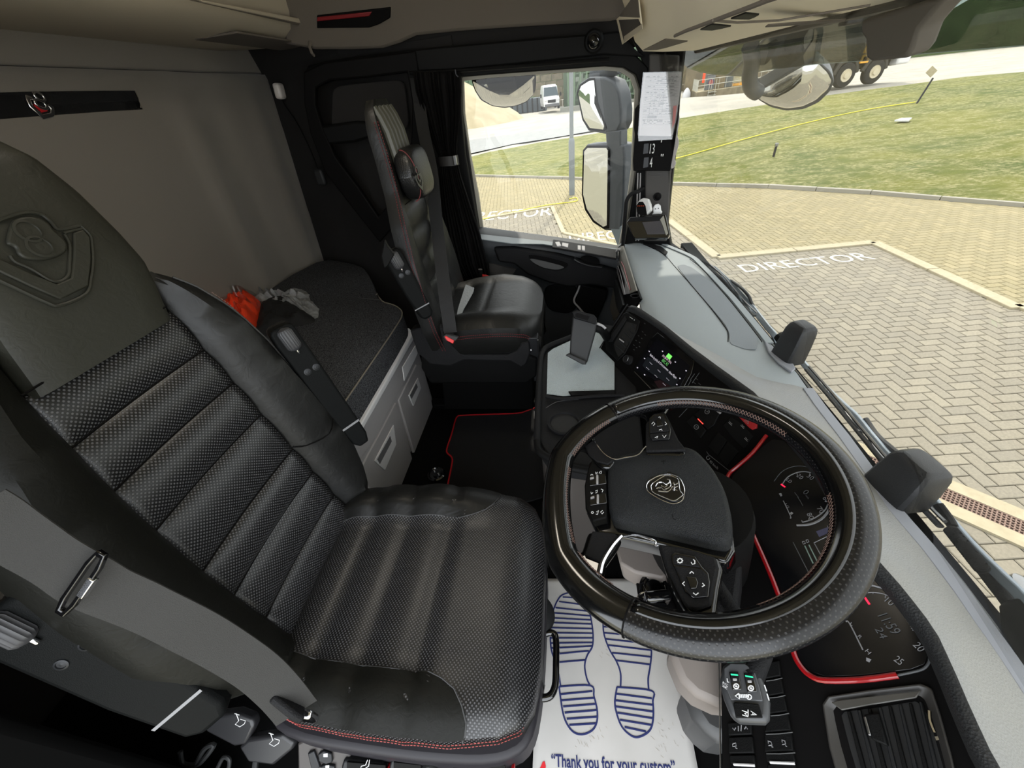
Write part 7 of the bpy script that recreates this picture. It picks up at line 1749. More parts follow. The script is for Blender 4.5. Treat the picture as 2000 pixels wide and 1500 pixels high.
# front mirror outside the windscreen
FMF = Face(dist(1550, 160, 1.45), mnorm(1550, 170, (0.45, -0.1, -1)))
fm = thing('front_mirror', 'rounded front mirror on a dark arm outside the windscreen', 'mirror', FMF.h(1480, 180))
tube('mirror_arm', cat_rom([FMF.h(1465, 90, 0.03), FMF.h(1468, 120, 0.03), FMF.h(1464, 150, 0.03), FMF.h(1468, 172, 0.02), FMF.h(1482, 182, 0.01)], 5), [0.026] * 20 + [0.018], mirror_case, fm, n=14)
fo_ = [(1468, 182), (1500, 165), (1545, 138), (1570, 124), (1600, 120), (1622, 140), (1630, 158), (1622, 178), (1600, 200), (1570, 214), (1535, 217), (1505, 210), (1482, 196)]
Fpoly(FMF, 'mirror_case', fo_, mirror_case, fm, t=-0.05, bevel=0.01, k=0.12)
convex(FMF, 'mirror_glass', [(1472, 183), (1502, 168), (1548, 141), (1572, 128), (1598, 124), (1616, 142), (1624, 158), (1616, 176), (1595, 196), (1568, 209), (1535, 213), (1506, 206), (1484, 194)], fm, 0.040, off=0.001, k=0.12)
Fpoly(FMF, 'back_panel', [(1480, 100), (1570, 92), (1562, 118), (1500, 128), (1482, 130)], mat('panel_dark_grey', (54, 58, 60), 0.6), fm, t=-0.03, bevel=0.006)
tube('glass_edge', cat_rom(FMF.hs([(1478, 188), (1510, 201), (1550, 205), (1590, 190), (1620, 164)], 0.003), 4), 0.002, rubber, fm, n=6)

# smoked sun visor outside above the windscreen, with a bracket and camera housing
SVF = Face((0.72, 1.0, 1.33), (-1, 0, -0.25))
sv = thing('sun_visor', 'smoked translucent sun visor along the top of the windscreen', 'sun visor', (0.72, 0.9, 1.3))
Fpoly(SVF, 'visor_panel', [(1332, 90), (1333, 121), (1345, 132), (1368, 140), (1400, 145), (1452, 148), (1500, 136), (1600, 124), (1690, 118), (1780, 106), (1900, 96), (2010, 87), (2200, 70), (2200, -80), (1800, -80), (1420, 40)], smoke, sv, t=0.006, smooth=False)
Fpoly(Face((0.71, 1.0, 1.33), (-1, 0, -0.25)), 'visor_end', [(1332, 90), (1333, 119), (1345, 131), (1368, 139), (1400, 144), (1452, 147), (1500, 135), (1590, 123), (1600, 60), (1560, 20), (1420, 40)], glass_mat('dark_smoke', (0.30, 0.36, 0.38), 0.05), sv, t=0.004, smooth=False)
Fline(SVF, 'visor_lip', [(1332, 118), (1345, 132), (1368, 140), (1400, 145), (1455, 148)], 0.003, gun, sv, off=0.002, sm=3)
Fpoly(Face((0.55, 1.0, 1.30), (-1, 0, -0.2)), 'camera_housing', [(1662, 40), (1680, 36), (1840, -5), (1820, 30), (1790, 60), (1775, 100), (1765, 116), (1700, 120), (1690, 115), (1688, 75), (1680, 62)], mat('housing_grey_brown', (84, 80, 74), 0.8), sv, t=-0.04, bevel=0.006) if False else None
chs = Fpoly(Face((0.462, 1.0, 1.28), (-1, 0, -0.2)), 'windscreen_camera', [(1680, 40), (1850, -8), (1815, 30), (1792, 58), (1778, 98), (1766, 115), (1700, 121), (1690, 115), (1689, 78), (1681, 66)], mat('housing_grey_brown', (88, 83, 76), 0.8), t=-0.03, bevel=0.005)
tag(chs, 'grey-brown camera housing hanging at the top centre of the windscreen', 'camera')
tag(tube('header_seal', [V((x_out(y) * 0 + 0.478 + oc_x(y) * 0.8, y, 1.297)) for y in [1.88 - 0.05 * k for k in range(42)]], 0.008, rubber, n=8), 'black rubber seal along the top edge of the windscreen', 'seal')
tag(box('clip', at(1662, 40, 'z', 1.292), (0.03, 0.03, 0.014), rubber, bevel=0.003), 'small black clip on the windscreen header', 'clip')

# ================================================================== GROUND
GZ = -1.40
def rise(x, y):
    """the bank beyond the kerb rises gently to the right"""
    k = min(1, max(0, (x + 4) / 10)); d = max(0, y - 14.9 + 0.72 * x)
    f = min(1, max(0, (42 - d) / 14))
    return GZ + 0.050 * k * min(d, 20) * f * f * (3 - 2 * f)
def gh(px, py, off=0.0):
    d = ray(px, py); t = 0.0
    if d.z >= -1e-6: d = V((d.x, d.y, -1e-6))
    lo = 0.001; s = (GZ - CAM.z) / d.z; pr = None
    for i in range(1, 1600):
        t = s * i / 800.0
        p = CAM + d * t
        if p.z <= rise(p.x, p.y) + off: return p
    return CAM + d * s
G0 = lambda x, y: at(x, y, 'z', GZ)
# base ground: concrete road / yard
rows = []
for i in range(70):
    y = -12 + i * 1.9 if i < 50 else -12 + 49 * 1.9 + (i - 49) * 8
    rows.append([V((x, y, rise(x, y) - 0.07)) for x in [-90 + 4 * k for k in range(51)]])
o = grid('road', rows, concrete, uv=False); o['kind'] = 'structure'
# direction of the paving bond
ang = math.atan2(7.164 - 6.891, 5.136 - 2.614)
def inpoly(x, y, P):
    c = False; j = len(P) - 1
    for i in range(len(P)):
        if (P[i].y > y) != (P[j].y > y) and x < (P[j].x - P[i].x) * (y - P[i].y) / (P[j].y - P[i].y) + P[i].x: c = not c
        j = i
    return c
def pavers(name, poly, W, m, a0, holes=(), bond='herring', gap=0.0035, org=(0, 0)):
    ca, sa = math.cos(a0), math.sin(a0); xs = [p.x for p in poly]; ys = [p.y for p in poly]
    R_ = max(max(xs) - min(xs), max(ys) - min(ys)) * 1.5; cx, cy = sum(xs) / len(xs), sum(ys) / len(ys)
    n = int(R_ / W / 1.0) + 2; vs = []; fs = []
    h = 0.012
    for i in range(-n // 2, n // 2):
        for j in range(-n // 2, n // 2):
            if bond == 'herring':
                r = (i - j) % 4
                if r == 0: x0, y0, w_, d_ = i, j, 2, 1
                elif r == 3: x0, y0, w_, d_ = i, j, 1, 2
                else: continue
            else:
                if (i + j) % 2: continue
                x0, y0, w_, d_ = i, j, 2, 1
            mx, my = (x0 + w_ / 2) * W, (y0 + d_ / 2) * W
            X = cx + mx * ca - my * sa; Y = cy + mx * sa + my * ca
            if not inpoly(X, Y, poly): continue
            if any(inpoly(X, Y, hp) for hp in holes): continue
            b = len(vs)
            for z, g in ((-0.004, gap), (0.006 , gap + 0.0), (0.010, gap + 0.006)):
                for u, v in ((x0 * W + g, y0 * W + g), ((x0 + w_) * W - g, y0 * W + g), ((x0 + w_) * W - g, (y0 + d_) * W - g), (x0 * W + g, (y0 + d_) * W - g)):
                    vs.append((cx + u * ca - v * sa, cy + u * sa + v * ca, GZ + z))
            for k in range(2):
                for q in range(4): fs.append((b + k * 4 + q, b + k * 4 + (q + 1) % 4, b + k * 4 + 4 + (q + 1) % 4, b + k * 4 + 4 + q))
            fs.append((b + 8, b + 9, b + 10, b + 11))
    me = bpy.data.meshes.new(name); me.from_pydata(vs, [], fs)
    o = finish(name, me, m, None, smooth=False); return o
def paver_mat(name, rgb, rgb2, rgb3):
    m = mat(name, rgb, 0.9, bump=(40, 0.5, 'noise'))
    N = m.node_tree.nodes; L = m.node_tree.links; b = N['Principled BSDF']
    g = N.new('ShaderNodeNewGeometry'); cr = N.new('ShaderNodeValToRGB')
    cr.color_ramp.elements[0].color = (*lin(rgb), 1); cr.color_ramp.elements[1].color = (*lin(rgb2), 1)
    e = cr.color_ramp.elements.new(0.5); e.color = (*lin(rgb3), 1)
    L.new(g.outputs['Random Per Island'], cr.inputs[0])
    t = N.new('ShaderNodeTexNoise'); t.inputs['Scale'].default_value = 60; t.inputs['Detail'].default_value = 4
    tc = N.new('ShaderNodeTexCoord'); L.new(tc.outputs['Object'], t.inputs['Vector'])
    mr = N.new('ShaderNodeMapRange'); mr.inputs[1].default_value = 0.3; mr.inputs[2].default_value = 0.75; mr.inputs[3].default_value = 0.82; mr.inputs[4].default_value = 1.12
    L.new(t.outputs['Fac'], mr.inputs[0])
    mx = N.new('ShaderNodeMix'); mx.data_type = 'RGBA'; mx.blend_type = 'MULTIPLY'; mx.inputs[0].default_value = 1.0
    L.new(cr.outputs[0], mx.inputs[6]); L.new(mr.outputs[0], mx.inputs[7]); L.new(mx.outputs[2], b.inputs['Base Color'])
    return m
grey_pav = paver_mat('grey_pavers', (136, 129, 114), (143, 136, 120), (130, 124, 111))
tan_pav = paver_mat('tan_pavers', (146, 136, 104), (153, 142, 110), (140, 131, 102))
# kerb corners seen through the windscreen (bay 1) and through the door window (bay 2)
kA, kB, kC = G0(1305, 432), G0(1400, 505), G0(1705, 476)
kD, kE = G0(1987, 606), G0(2200, 585)
kL0 = G0(1078, 405); kL1 = G0(1101, 457); kL2 = G0(1300, 440); kLm = G0(925, 432)
near = GZ
frontk = [G0(x, y) for x, y in ((820, 330), (925, 345), (1100, 350), (1310, 362), (1500, 368), (1700, 380), (2000, 405), (2300, 436))]
bigarea = [V((-14, -6, GZ)), V((12, -6, GZ)), V((12, 3.0, GZ))] + [V((p.x, p.y, GZ)) for p in reversed(frontk)] + [V((-14, 17.5, GZ))]
tanpoly = [kLm + V((-8, 0.5, 0)), kLm, kL0, kL1, V((1.2, 7.7, GZ)), V((1.75, 8.7, GZ)), kA, kB, kC, kD, kE, V((12, 4.6, GZ))] + list(reversed(frontk)) + [V((-14, 17.5, GZ))]
jt = mesh('paving_bed', [(-16, -7, GZ - 0.006), (14, -7, GZ - 0.006), (14, 12.6, GZ - 0.006), (-16, 19, GZ - 0.006)], [(0, 1, 2, 3)], joint_m, smooth=False); jt['kind'] = 'structure'
WP = 0.105
bayp = [V((-6, -1.5, GZ)), V((9.5, -1.5, GZ)), V((9.5, 9.0, GZ)), V((4.0, 10.0, GZ)), V((-6, 12.5, GZ))]
o = pavers('bay_paving', bayp, WP, grey_pav, ang, holes=(tanpoly,)); tag(o, 'grey herringbone block paving of the marked parking bays', 'paving', kind='structure')
o = pavers('path_paving', tanpoly, WP, tan_pav, ang + 0.0, bond='herring'); tag(o, 'tan block paving between the kerb lines and the grass', 'paving', kind='structure')
def kerb(name, pts, w_, h, m=kerb_m, unit=0.9):
    parts = []
    for a, b in zip(pts, pts[1:]):
        L_ = (b - a).length; n = max(1, int(L_ / unit)); d = (b - a) / L_; s_ = V((-d.y, d.x, 0))
        for i in range(n):
            p0 = a + d * (L_ * i / n + 0.006); p1 = a + d * (L_ * (i + 1) / n - 0.006)
            q = [p0 - s_ * w_ / 2, p1 - s_ * w_ / 2, p1 + s_ * w_ / 2, p0 + s_ * w_ / 2]
            q = [V((v.x, v.y, rise(v.x, v.y) - 0.01)) for v in q]
            parts.append((q + [v + V((0, 0, h)) for v in q], [(3, 2, 1, 0), (4, 5, 6, 7), (0, 1, 5, 4), (1, 2, 6, 5), (2, 3, 7, 6), (3, 0, 4, 7)]))
    o = join_mesh(name, parts, m, smooth=False, bevel=0.008); o['kind'] = 'structure'; return o
kerb('kerb_1', [kA + V((-0.5, 0.72, 0)), kA, kB, kC, kD, kE], 0.16, 0.05)
kerb('kerb_2', [kLm + V((-6, 1.2, 0)), kLm, kL0, kL1, V((1.2, 7.7, GZ)), V((1.75, 8.7, GZ))], 0.10, 0.05)
kerb('kerb_3', frontk, 0.09, 0.09, mat('kerb_grey', (150, 146, 134), 0.85))
# drainage channel near the truck
dA, dB = G0(1835, 966), G0(2010, 1042)
dd = (dB - dA).normalized(); ds_ = V((-dd.y, dd.x, 0)); a0 = dA - dd * 1.2; L_ = 5.0
parts = []
for s_ in (-1, 1): parts.append(boxvf(a0 + dd * L_ / 2 + ds_ * s_ * 0.125 + V((0, 0, 0.012)), (L_, 0.11, 0.03), Matrix.Rotation(math.atan2(dd.y, dd.x), 3, 'Z')))
dch = thing('drain_channel', 'rusty brown drainage grating between cream concrete strips in the paving', 'drain', a0 + dd * 2)
join_mesh('concrete_edge', parts, kerb_m, dch, smooth=False)
Rz = Matrix.Rotation(math.atan2(dd.y, dd.x), 3, 'Z'); parts = []
n = int(L_ / 0.022)
for i in range(n):
    parts.append(boxvf(a0 + dd * (i * 0.022) + V((0, 0, 0.016)), (0.008, 0.13, 0.012), Rz))
for k in range(6): parts.append(boxvf(a0 + dd * L_ / 2 + ds_ * (-0.065 + 0.026 * k) + V((0, 0, 0.018)), (L_, 0.007, 0.012), Rz))
join_mesh('grating', parts, mat('grate_brown', (128, 104, 92), 0.7), dch, smooth=False)
join_mesh('channel_bed', [boxvf(a0 + dd * L_ / 2 + V((0, 0, 0.008)), (L_, 0.14, 0.006), Rz)], mat('drain_dark', (52, 42, 40), 0.9), dch, smooth=False)
# painted lettering in the bays
def paint(s_, p0, p1, up0, name, lab):
    a, b = G0(*p0), G0(*p1); u = G0(*up0) - a
    d = (b - a).normalized(); hgt = abs(u.dot(V((-d.y, d.x, 0))))
    o = text(name, s_, a + V((0, 0, 0.0115)), b - a, V((-d.y, d.x, 0)), hgt / 0.70, paint_white, width=(b - a).length, depth=0.0)
    s = o.modifiers.new('solid', 'SOLIDIFY'); s.thickness = 0.002; s.offset = 1
    return tag(o, lab, 'road marking', group='painted bay words')
paint('DIRECTOR', (1456, 533), (1711, 507), (1441, 519), 'painted_word', 'painted word DIRECTOR in the bay seen through the windscreen')
paint('DIRECTOR', (885, 436), (1077, 421), (883, 420), 'painted_word', 'painted word DIRECTOR nearer the lamp post, seen through the door window')
paint('DIRECTOR', (1112, 474), (1285, 462), (1109, 458), 'painted_word', 'painted word DIRECTOR just above the door sill, partly behind the mirror')

# grass bank
def grass_mat():
    m = mat('grass', (118, 132, 40), 0.95)
    N = m.node_tree.nodes; L = m.node_tree.links; b = N['Principled BSDF']; tc = N.new('ShaderNodeTexCoord')
    mp_ = N.new('ShaderNodeMapping'); mp_.inputs['Scale'].default_value = (1, 1.6, 1); L.new(tc.outputs['Object'], mp_.inputs[0])
    t1 = N.new('ShaderNodeTexNoise'); t1.inputs['Scale'].default_value = 0.35; t1.inputs['Detail'].default_value = 3
    t2 = N.new('ShaderNodeTexNoise'); t2.inputs['Scale'].default_value = 9; t2.inputs['Detail'].default_value = 8; t2.inputs['Roughness'].default_value = 0.75
    t3 = N.new('ShaderNodeTexNoise'); t3.inputs['Scale'].default_value = 2.2; t3.inputs['Detail'].default_value = 6
    for t in (t1, t2, t3): L.new(mp_.outputs[0], t.inputs['Vector'])
    c1 = N.new('ShaderNodeValToRGB'); c1.color_ramp.elements[0].position = 0.35; c1.color_ramp.elements[1].position = 0.65
    c1.color_ramp.elements[0].color = (*lin((82, 94, 34)), 1); c1.color_ramp.elements[1].color = (*lin((112, 114, 42)), 1)
    L.new(t1.outputs['Fac'], c1.inputs[0])
    mr = N.new('ShaderNodeMapRange'); mr.inputs[1].default_value = 0.44; mr.inputs[2].default_value = 0.60; L.new(t2.outputs['Fac'], mr.inputs[0])
    mr3 = N.new('ShaderNodeMapRange'); mr3.inputs[1].default_value = 0.36; mr3.inputs[2].default_value = 0.56; L.new(t3.outputs['Fac'], mr3.inputs[0])
    mu = N.new('ShaderNodeMath'); mu.operation = 'MULTIPLY'; L.new(mr.outputs[0], mu.inputs[0]); L.new(mr3.outputs[0], mu.inputs[1])
    mx = N.new('ShaderNodeMix'); mx.data_type = 'RGBA'; L.new(mu.outputs[0], mx.inputs[0]); L.new(c1.outputs[0], mx.inputs[6]); mx.inputs[7].default_value = (*lin((156, 150, 104)), 1)
    L.new(mx.outputs[2], b.inputs['Base Color'])
    bp = N.new('ShaderNodeBump'); bp.inputs['Strength'].default_value = 0.9; bp.inputs['Distance'].default_value = 0.06
    L.new(t2.outputs['Fac'], bp.inputs['Height']); L.new(bp.outputs[0], b.inputs['Normal'])
    return m
gfar = [gh(x, y) for x, y in ((820, 326), (905, 311), (960, 297), (1050, 280), (1150, 264), (1240, 250), (1330, 232), (1450, 213), (1600, 190), (1750, 170), (1880, 152), (2000, 142), (2300, 118))]
def resamp(P, n):
    tot = [0]
    for a, b in zip(P, P[1:]): tot.append(tot[-1] + (b - a).length)
    out = []
    for i in range(n):
        d = tot[-1] * i / (n - 1)
        for k in range(len(P) - 1):
            if d <= tot[k + 1] + 1e-9: out.append(P[k].lerp(P[k + 1], (d - tot[k]) / max(1e-9, tot[k + 1] - tot[k]))); break
    return out
n1 = [p for p in frontk]
A_ = resamp([V((p.x, p.y, 0)) for p in n1], 60); B_ = resamp([V((p.x, p.y, 0)) for p in gfar], 60)
rows = []
for j in range(30):
    t = j / 29; r = []
    for a, b in zip(A_, B_):
        p = a.lerp(b, t); r.append(V((p.x, p.y, rise(p.x, p.y) + 0.03 + (0.03 * noise.noise(p * 0.7)) * math.sin(math.pi * t))))
    rows.append(r)
tag(grid('grass_bank', rows, grass_mat(), uv=False), 'sunlit grass bank with dry straw patches between kerb and road', 'grass', kind='stuff')
# darker tarmac strip along the road
rows = [[gh(x, y, 0.0) + V((0, 0, 0.01)) for x, y in q] for q in (((820, 292), (905, 275), (1000, 262), (1100, 250), (1180, 240)), ((820, 310), (910, 302), (1000, 282), (1100, 266), (1180, 252)))]
tag(grid('tarmac_strip', rows, asphalt, uv=False), kind='structure')
# small things on the grass
tag(tube('yellow_hose', cat_rom([gh(x, y) + V((0, 0, 0.06)) for x, y in ((1200, 338), (1324, 312), (1440, 279), (1560, 247), (1680, 220), (1786, 203))], 4), 0.016, hose_m, n=6), 'thin yellow line stretched over the grass bank', 'line')
tag(tube('yellow_hose', cat_rom([gh(x, y) + V((0, 0, 0.03)) for x, y in ((935, 432), (990, 420), (1060, 404), (1120, 396), (1128, 392), (1124, 388), (1112, 391))], 4), 0.012, hose_m, n=6), 'yellow hose lying across the bay with a looped end by the post', 'hose')
b0_ = gh(1790, 203); mp3 = thing('marker_stake', 'short dark stake with a pale tag standing in the grass', 'stake', b0_)
tube('stake', [b0_, b0_ + V((0.25, 0.1, 0.75))], 0.03, gun, mp3, n=8); box('tag', b0_ + V((0.1, 0.1, 0.95)), (0.28, 0.03, 0.22), kerb_m, mp3, rot=Matrix.Rotation(0.6, 3, 'Y'))
fp = gh(1768, 243); tag(prism('white_board', [gh(x, y) + V((0, 0, 0.08)) for x, y in ((1744, 243), (1758, 239), (1778, 238), (1772, 243))], (0, 0, 0.04), van_white), 'flat white board lying on the grass', 'board')
b1_ = gh(1510, 308); tp = thing('standpipe', 'small grey garden tap sticking out of the grass', 'tap', b1_)
tube('pipe', [b1_, b1_ + V((0, 0, 0.32))], 0.035, gun, tp, n=8); box('tap_head', b1_ + V((0, 0, 0.34)), (0.09, 0.06, 0.10), steel, tp, bevel=0.01)

# lamp post outside the passenger window
lp0 = G0(1117, 381)
lpst = thing('lamp_post', 'slim grey lamp post standing on the paving outside the passenger window', 'lamp post', lp0)
lathe('base_section', [(0.085, 0), (0.085, 1.35), (0.075, 1.42), (0.055, 1.45)], lp0, (0, 0, 1), pole_m, lpst, n=20)
lathe('upper_section', [(0.055, 1.43), (0.052, 3.0), (0.045, 5.6)], lp0, (0, 0, 1), pole_m, lpst, n=20)
tube('lamp_arm', cat_rom([lp0 + V((0, 0, 5.5)), lp0 + V((0, 0.1, 5.7)), lp0 + V((0.1, 0.7, 5.8))], 4), 0.035, pole_m, lpst, n=8)

# white van
def at_depth(px, py, z): return dist(px, py, z)
vz = 48.0
def vb(x, y, dz=0.0): return dist(x, y, vz + dz)
vg = dist(1078, 214, vz); van = thing('white_van', 'white panel van parked beyond the road facing the cab', 'van', vg)
u = V((0.985, 0.12, 0)).normalized(); v_ = V((-0.12, 0.985, 0)); up = V((0, 0, 1)); s_ = 1.0
def VP(a, b, c): return vg + u * a + v_ * b + up * c
sec = [(-1.0, 0.35), (-1.02, 1.1), (-0.97, 1.5), (-0.85, 2.35), (-0.7, 2.5), (0.7, 2.5), (0.85, 2.35), (0.97, 1.5), (1.02, 1.1), (1.0, 0.35)]
rows = []
for b, k, zmax in ((0.0, 0.90, 1.05), (0.12, 0.97, 1.15), (0.75, 1.0, 1.35), (1.4, 1.0, 2.35), (1.9, 1.0, 2.5), (5.4, 1.0, 2.5)):
    rows.append([VP(a * k, b, min(c, zmax - (0.04 if abs(a) > 0.8 else 0))) for a, c in sec])
grid('body', rows, van_white, van, uv=False, loop=True, cap=True)
mesh('windscreen', [VP(-0.88, 0.72, 1.38), VP(0.88, 0.72, 1.38), VP(0.78, 1.34, 2.26), VP(-0.78, 1.34, 2.26), VP(-0.88, 0.80, 1.36), VP(0.88, 0.80, 1.36), VP(0.78, 1.42, 2.24), VP(-0.78, 1.42, 2.24)], [(0, 1, 2, 3), (7, 6, 5, 4), (0, 4, 5, 1), (1, 5, 6, 2), (2, 6, 7, 3), (3, 7, 4, 0)], glass_dark, van)
box('grille', VP(0, -0.03, 0.85), (1.0, 0.1, 0.30), tyre, van, bevel=0.04); box('bumper', VP(0, -0.04, 0.45), (1.8, 0.14, 0.30), mat('bumper_grey', (90, 90, 92), 0.6), van, bevel=0.05)
for sx_ in (-1, 1):
    box('headlight', VP(sx_ * 0.75, 0.02, 0.98), (0.28, 0.12, 0.24), grey_lt, van, bevel=0.04)
    box('door_mirror', VP(sx_ * 1.22, 0.95, 1.45), (0.18, 0.16, 0.38), tyre, van, bevel=0.03)
    for b in (0.75, 4.4): lathe('wheel', [(0.34, 0), (0.34, 0.22), (0.2, 0.24), (0.001, 0.24)], VP(sx_ * 0.8, b, 0.34), u * sx_, tyre, van, n=22)
# dark truck chassis seen through the windscreen
tz_ = 20.5
tg = dist(1640, 172, tz_); gr_u = (dist(1700, 162, tz_) - tg); gr_u.z = 0; gr_u.normalize(); gr_v = V((-gr_u.y, gr_u.x, 0))
tk = thing('truck_chassis', 'dark truck chassis with yellow step parked on the road', 'truck', tg)
def TP(a, b, c): return tg + gr_u * a + gr_v * b + up * c
for a in (0.0, 1.55):
    for b in (0, 2.1):
        wh = lathe('wheel', [(0.35, -0.02), (0.50, 0.0), (0.52, 0.06), (0.52, 0.26), (0.48, 0.30), (0.001, 0.30)], TP(a, b + 0.15, 0.52), -gr_v if b == 0 else gr_v, tyre, tk, n=28)
        lathe('wheel_hub', [(0.28, 0.30), (0.27, 0.33), (0.22, 0.31), (0.14, 0.30), (0.13, 0.37), (0.001, 0.38)], TP(a, b + 0.15, 0.52), -gr_v if b == 0 else gr_v, mat('hub_cream', (196, 186, 160), 0.6) if 'hub_cream' not in MATS else MATS['hub_cream'], wh, n=16)
        tube('mudguard', cat_rom([TP(a - 0.62, b, 0.6), TP(a - 0.4, b, 1.05), TP(a, b, 1.2), TP(a + 0.4, b, 1.05), TP(a + 0.62, b, 0.6)], 4), 0.12, truck_dk, tk, n=8)
box('frame', TP(0.6, 1.05, 0.95), (5.0, 1.4, 0.55), truck_dk, tk, rot=Matrix.Rotation(math.atan2(gr_u.y, gr_u.x), 3, 'Z'), bevel=0.03)
box('tank', TP(-1.1, 0.3, 0.85), (0.9, 0.6, 0.6), truck_dk, tk, rot=Matrix.Rotation(math.atan2(gr_u.y, gr_u.x), 3, 'Z'), bevel=0.08)
box('cab', TP(2.3, 1.05, 2.0), (1.7, 2.3, 2.0), truck_dk, tk, rot=Matrix.Rotation(math.atan2(gr_u.y, gr_u.x), 3, 'Z'), bevel=0.1)
box('body', TP(-0.2, 1.05, 2.1), (3.2, 2.3, 1.8), truck_dk, tk, rot=Matrix.Rotation(math.atan2(gr_u.y, gr_u.x), 3, 'Z'), bevel=0.1)
box('front_bumper', TP(3.0, 1.05, 0.95), (0.7, 2.3, 0.5), van_white, tk, rot=Matrix.Rotation(math.atan2(gr_u.y, gr_u.x), 3, 'Z'), bevel=0.08)
for c in (0.95, 1.35): ringp('yellow_step', [TP(0.55 + x, -0.15, c + z) for x, z in ((0, 0), (0.42, 0), (0.46, 0.34), (0.04, 0.34))], [TP(0.55 + x, -0.15, c + z) for x, z in ((0.08, 0.07), (0.34, 0.07), (0.37, 0.27), (0.11, 0.27))], gr_v * 0.08, yellow_m, tk)

# raised loading platform with railing, bins and drums
P0 = at(1357, 200, 'z', -1.47); pe = (at(1460, 184, 'z', -1.47) - P0); pe.normalize(); pl_ = at(1334, 181, 'z', -1.47) - P0; pl_.normalize()
plf = thing('loading_platform', 'raised concrete platform with a white railing beyond the road', 'platform', P0)
def PP(a, b, c): return P0 + pe * a + pl_ * b + up * c
prism('slab', [PP(a, b, -0.3) for a, b in ((0, 0), (14, 0), (14, 7), (0, 7))], (0, 0, 1.05), block_m, plf, bevel=0.03)
prism('slab_top', [PP(a, b, 0.75) for a, b in ((0, 0), (14, 0), (14, 7), (0, 7))], (0, 0, 0.05), kerb_m, plf)
parts = []
for h in (1.25, 1.70): parts.append(tubevf([PP(0.1, 6.8, h), PP(0.1, 0.1, h), PP(13, 0.1, h)], 0.026))
for a, b in [(0.1, k * 0.45) for k in range(16)] + [(k * 0.9, 0.1) for k in range(1, 14)]: parts.append(tubevf([PP(a, b, 0.8), PP(a, b, 1.70)], 0.018))
for a in (1.5, 2.3): parts.append(tubevf([PP(a, -0.1, 1.6), PP(a, -0.1, -0.1)], 0.025))
for k in range(3): parts.append(boxvf(PP(1.9, -0.15, 0.15 + 0.25 * k), (0.8, 0.3, 0.04)))
join_mesh('railing', parts, rail_m, plf)
for (a, b, w_, d_, h, m_, lab, cat_) in ((1.6, 1.0, 0.75, 0.7, 1.15, mat('bin_grey', (96, 100, 104), 0.6), 'grey bin with a round red and blue badge on the platform', 'bin'),
                                     (2.9, 1.2, 0.8, 0.8, 1.0, mat('box_brown', (112, 100, 78), 0.8), 'brown crate on the platform behind the railing', 'crate'),
                                     (3.9, 1.2, 0.8, 0.8, 1.05, mat('bin_slate', (76, 84, 90), 0.6), 'slate blue bin on the platform behind the railing', 'bin')):
    t = thing(cat_, lab, cat_, PP(a, b, 0.81))
    box('body', PP(a, b, 0.81 + h / 2), (w_, d_, h), m_, t, bevel=0.04); box('lid', PP(a, b, 0.81 + h + 0.04), (w_ * 1.05, d_ * 1.05, 0.08), m_, t, bevel=0.02)
    if h == 1.15:
        fc_ = PP(a, b, 1.4) + V((0, -d_ / 2 - 0.06, 0)); nrm = V((0.0, -1, 0))
        lathe('badge_disc', [(0.30, 0), (0.30, 0.02), (0.001, 0.02)], fc_, nrm, mat('badge_blue', (60, 72, 104), 0.6), t, n=24)
        lathe('badge_ring', [(0.22, 0.02), (0.22, 0.03), (0.12, 0.03), (0.001, 0.03)], fc_, nrm, mat('badge_red', (150, 50, 56), 0.6), t, n=24)
ib = thing('caged_tank', 'pale tank in a wire cage on a yellow pallet on the platform', 'tank', PP(5.2, 1.2, 0.81))
box('tank', PP(5.2, 1.2, 0.81 + 0.70), (1.0, 0.9, 0.85), mat('tank_cream', (176, 167, 128), 0.6), ib, bevel=0.08); box('pallet', PP(5.2, 1.2, 0.81 + 0.12), (1.05, 0.95, 0.22), yellow_m, ib, bevel=0.02)
parts = []
for k in range(6): parts.append(tubevf([PP(4.7 + k * 0.2, 0.68, 0.95), PP(4.7 + k * 0.2, 0.68, 2.0)], 0.016))
for k in range(4): parts.append(tubevf([PP(4.7, 0.68, 1.1 + k * 0.27), PP(5.7, 0.68, 1.1 + k * 0.27)], 0.016))
join_mesh('cage', parts, rail_m, ib)
tag(box('orange_cloth', PP(0.7, 0.4, 2.0), (0.22, 0.15, 1.1), orange, bevel=0.05), 'orange cloth hanging on the platform railing', 'cloth')
bg = thing('rubble_sack', 'pale sack leaning at the left end of the platform', 'sack', PP(-0.9, 3.0, 0)); lathe('sack', [(0.35, 0), (0.42, 0.25), (0.38, 0.7), (0.22, 1.0), (0.08, 1.15)], PP(-0.9, 3.2, 0), (0, 0.1, 1), grey_lt, bg, n=14)
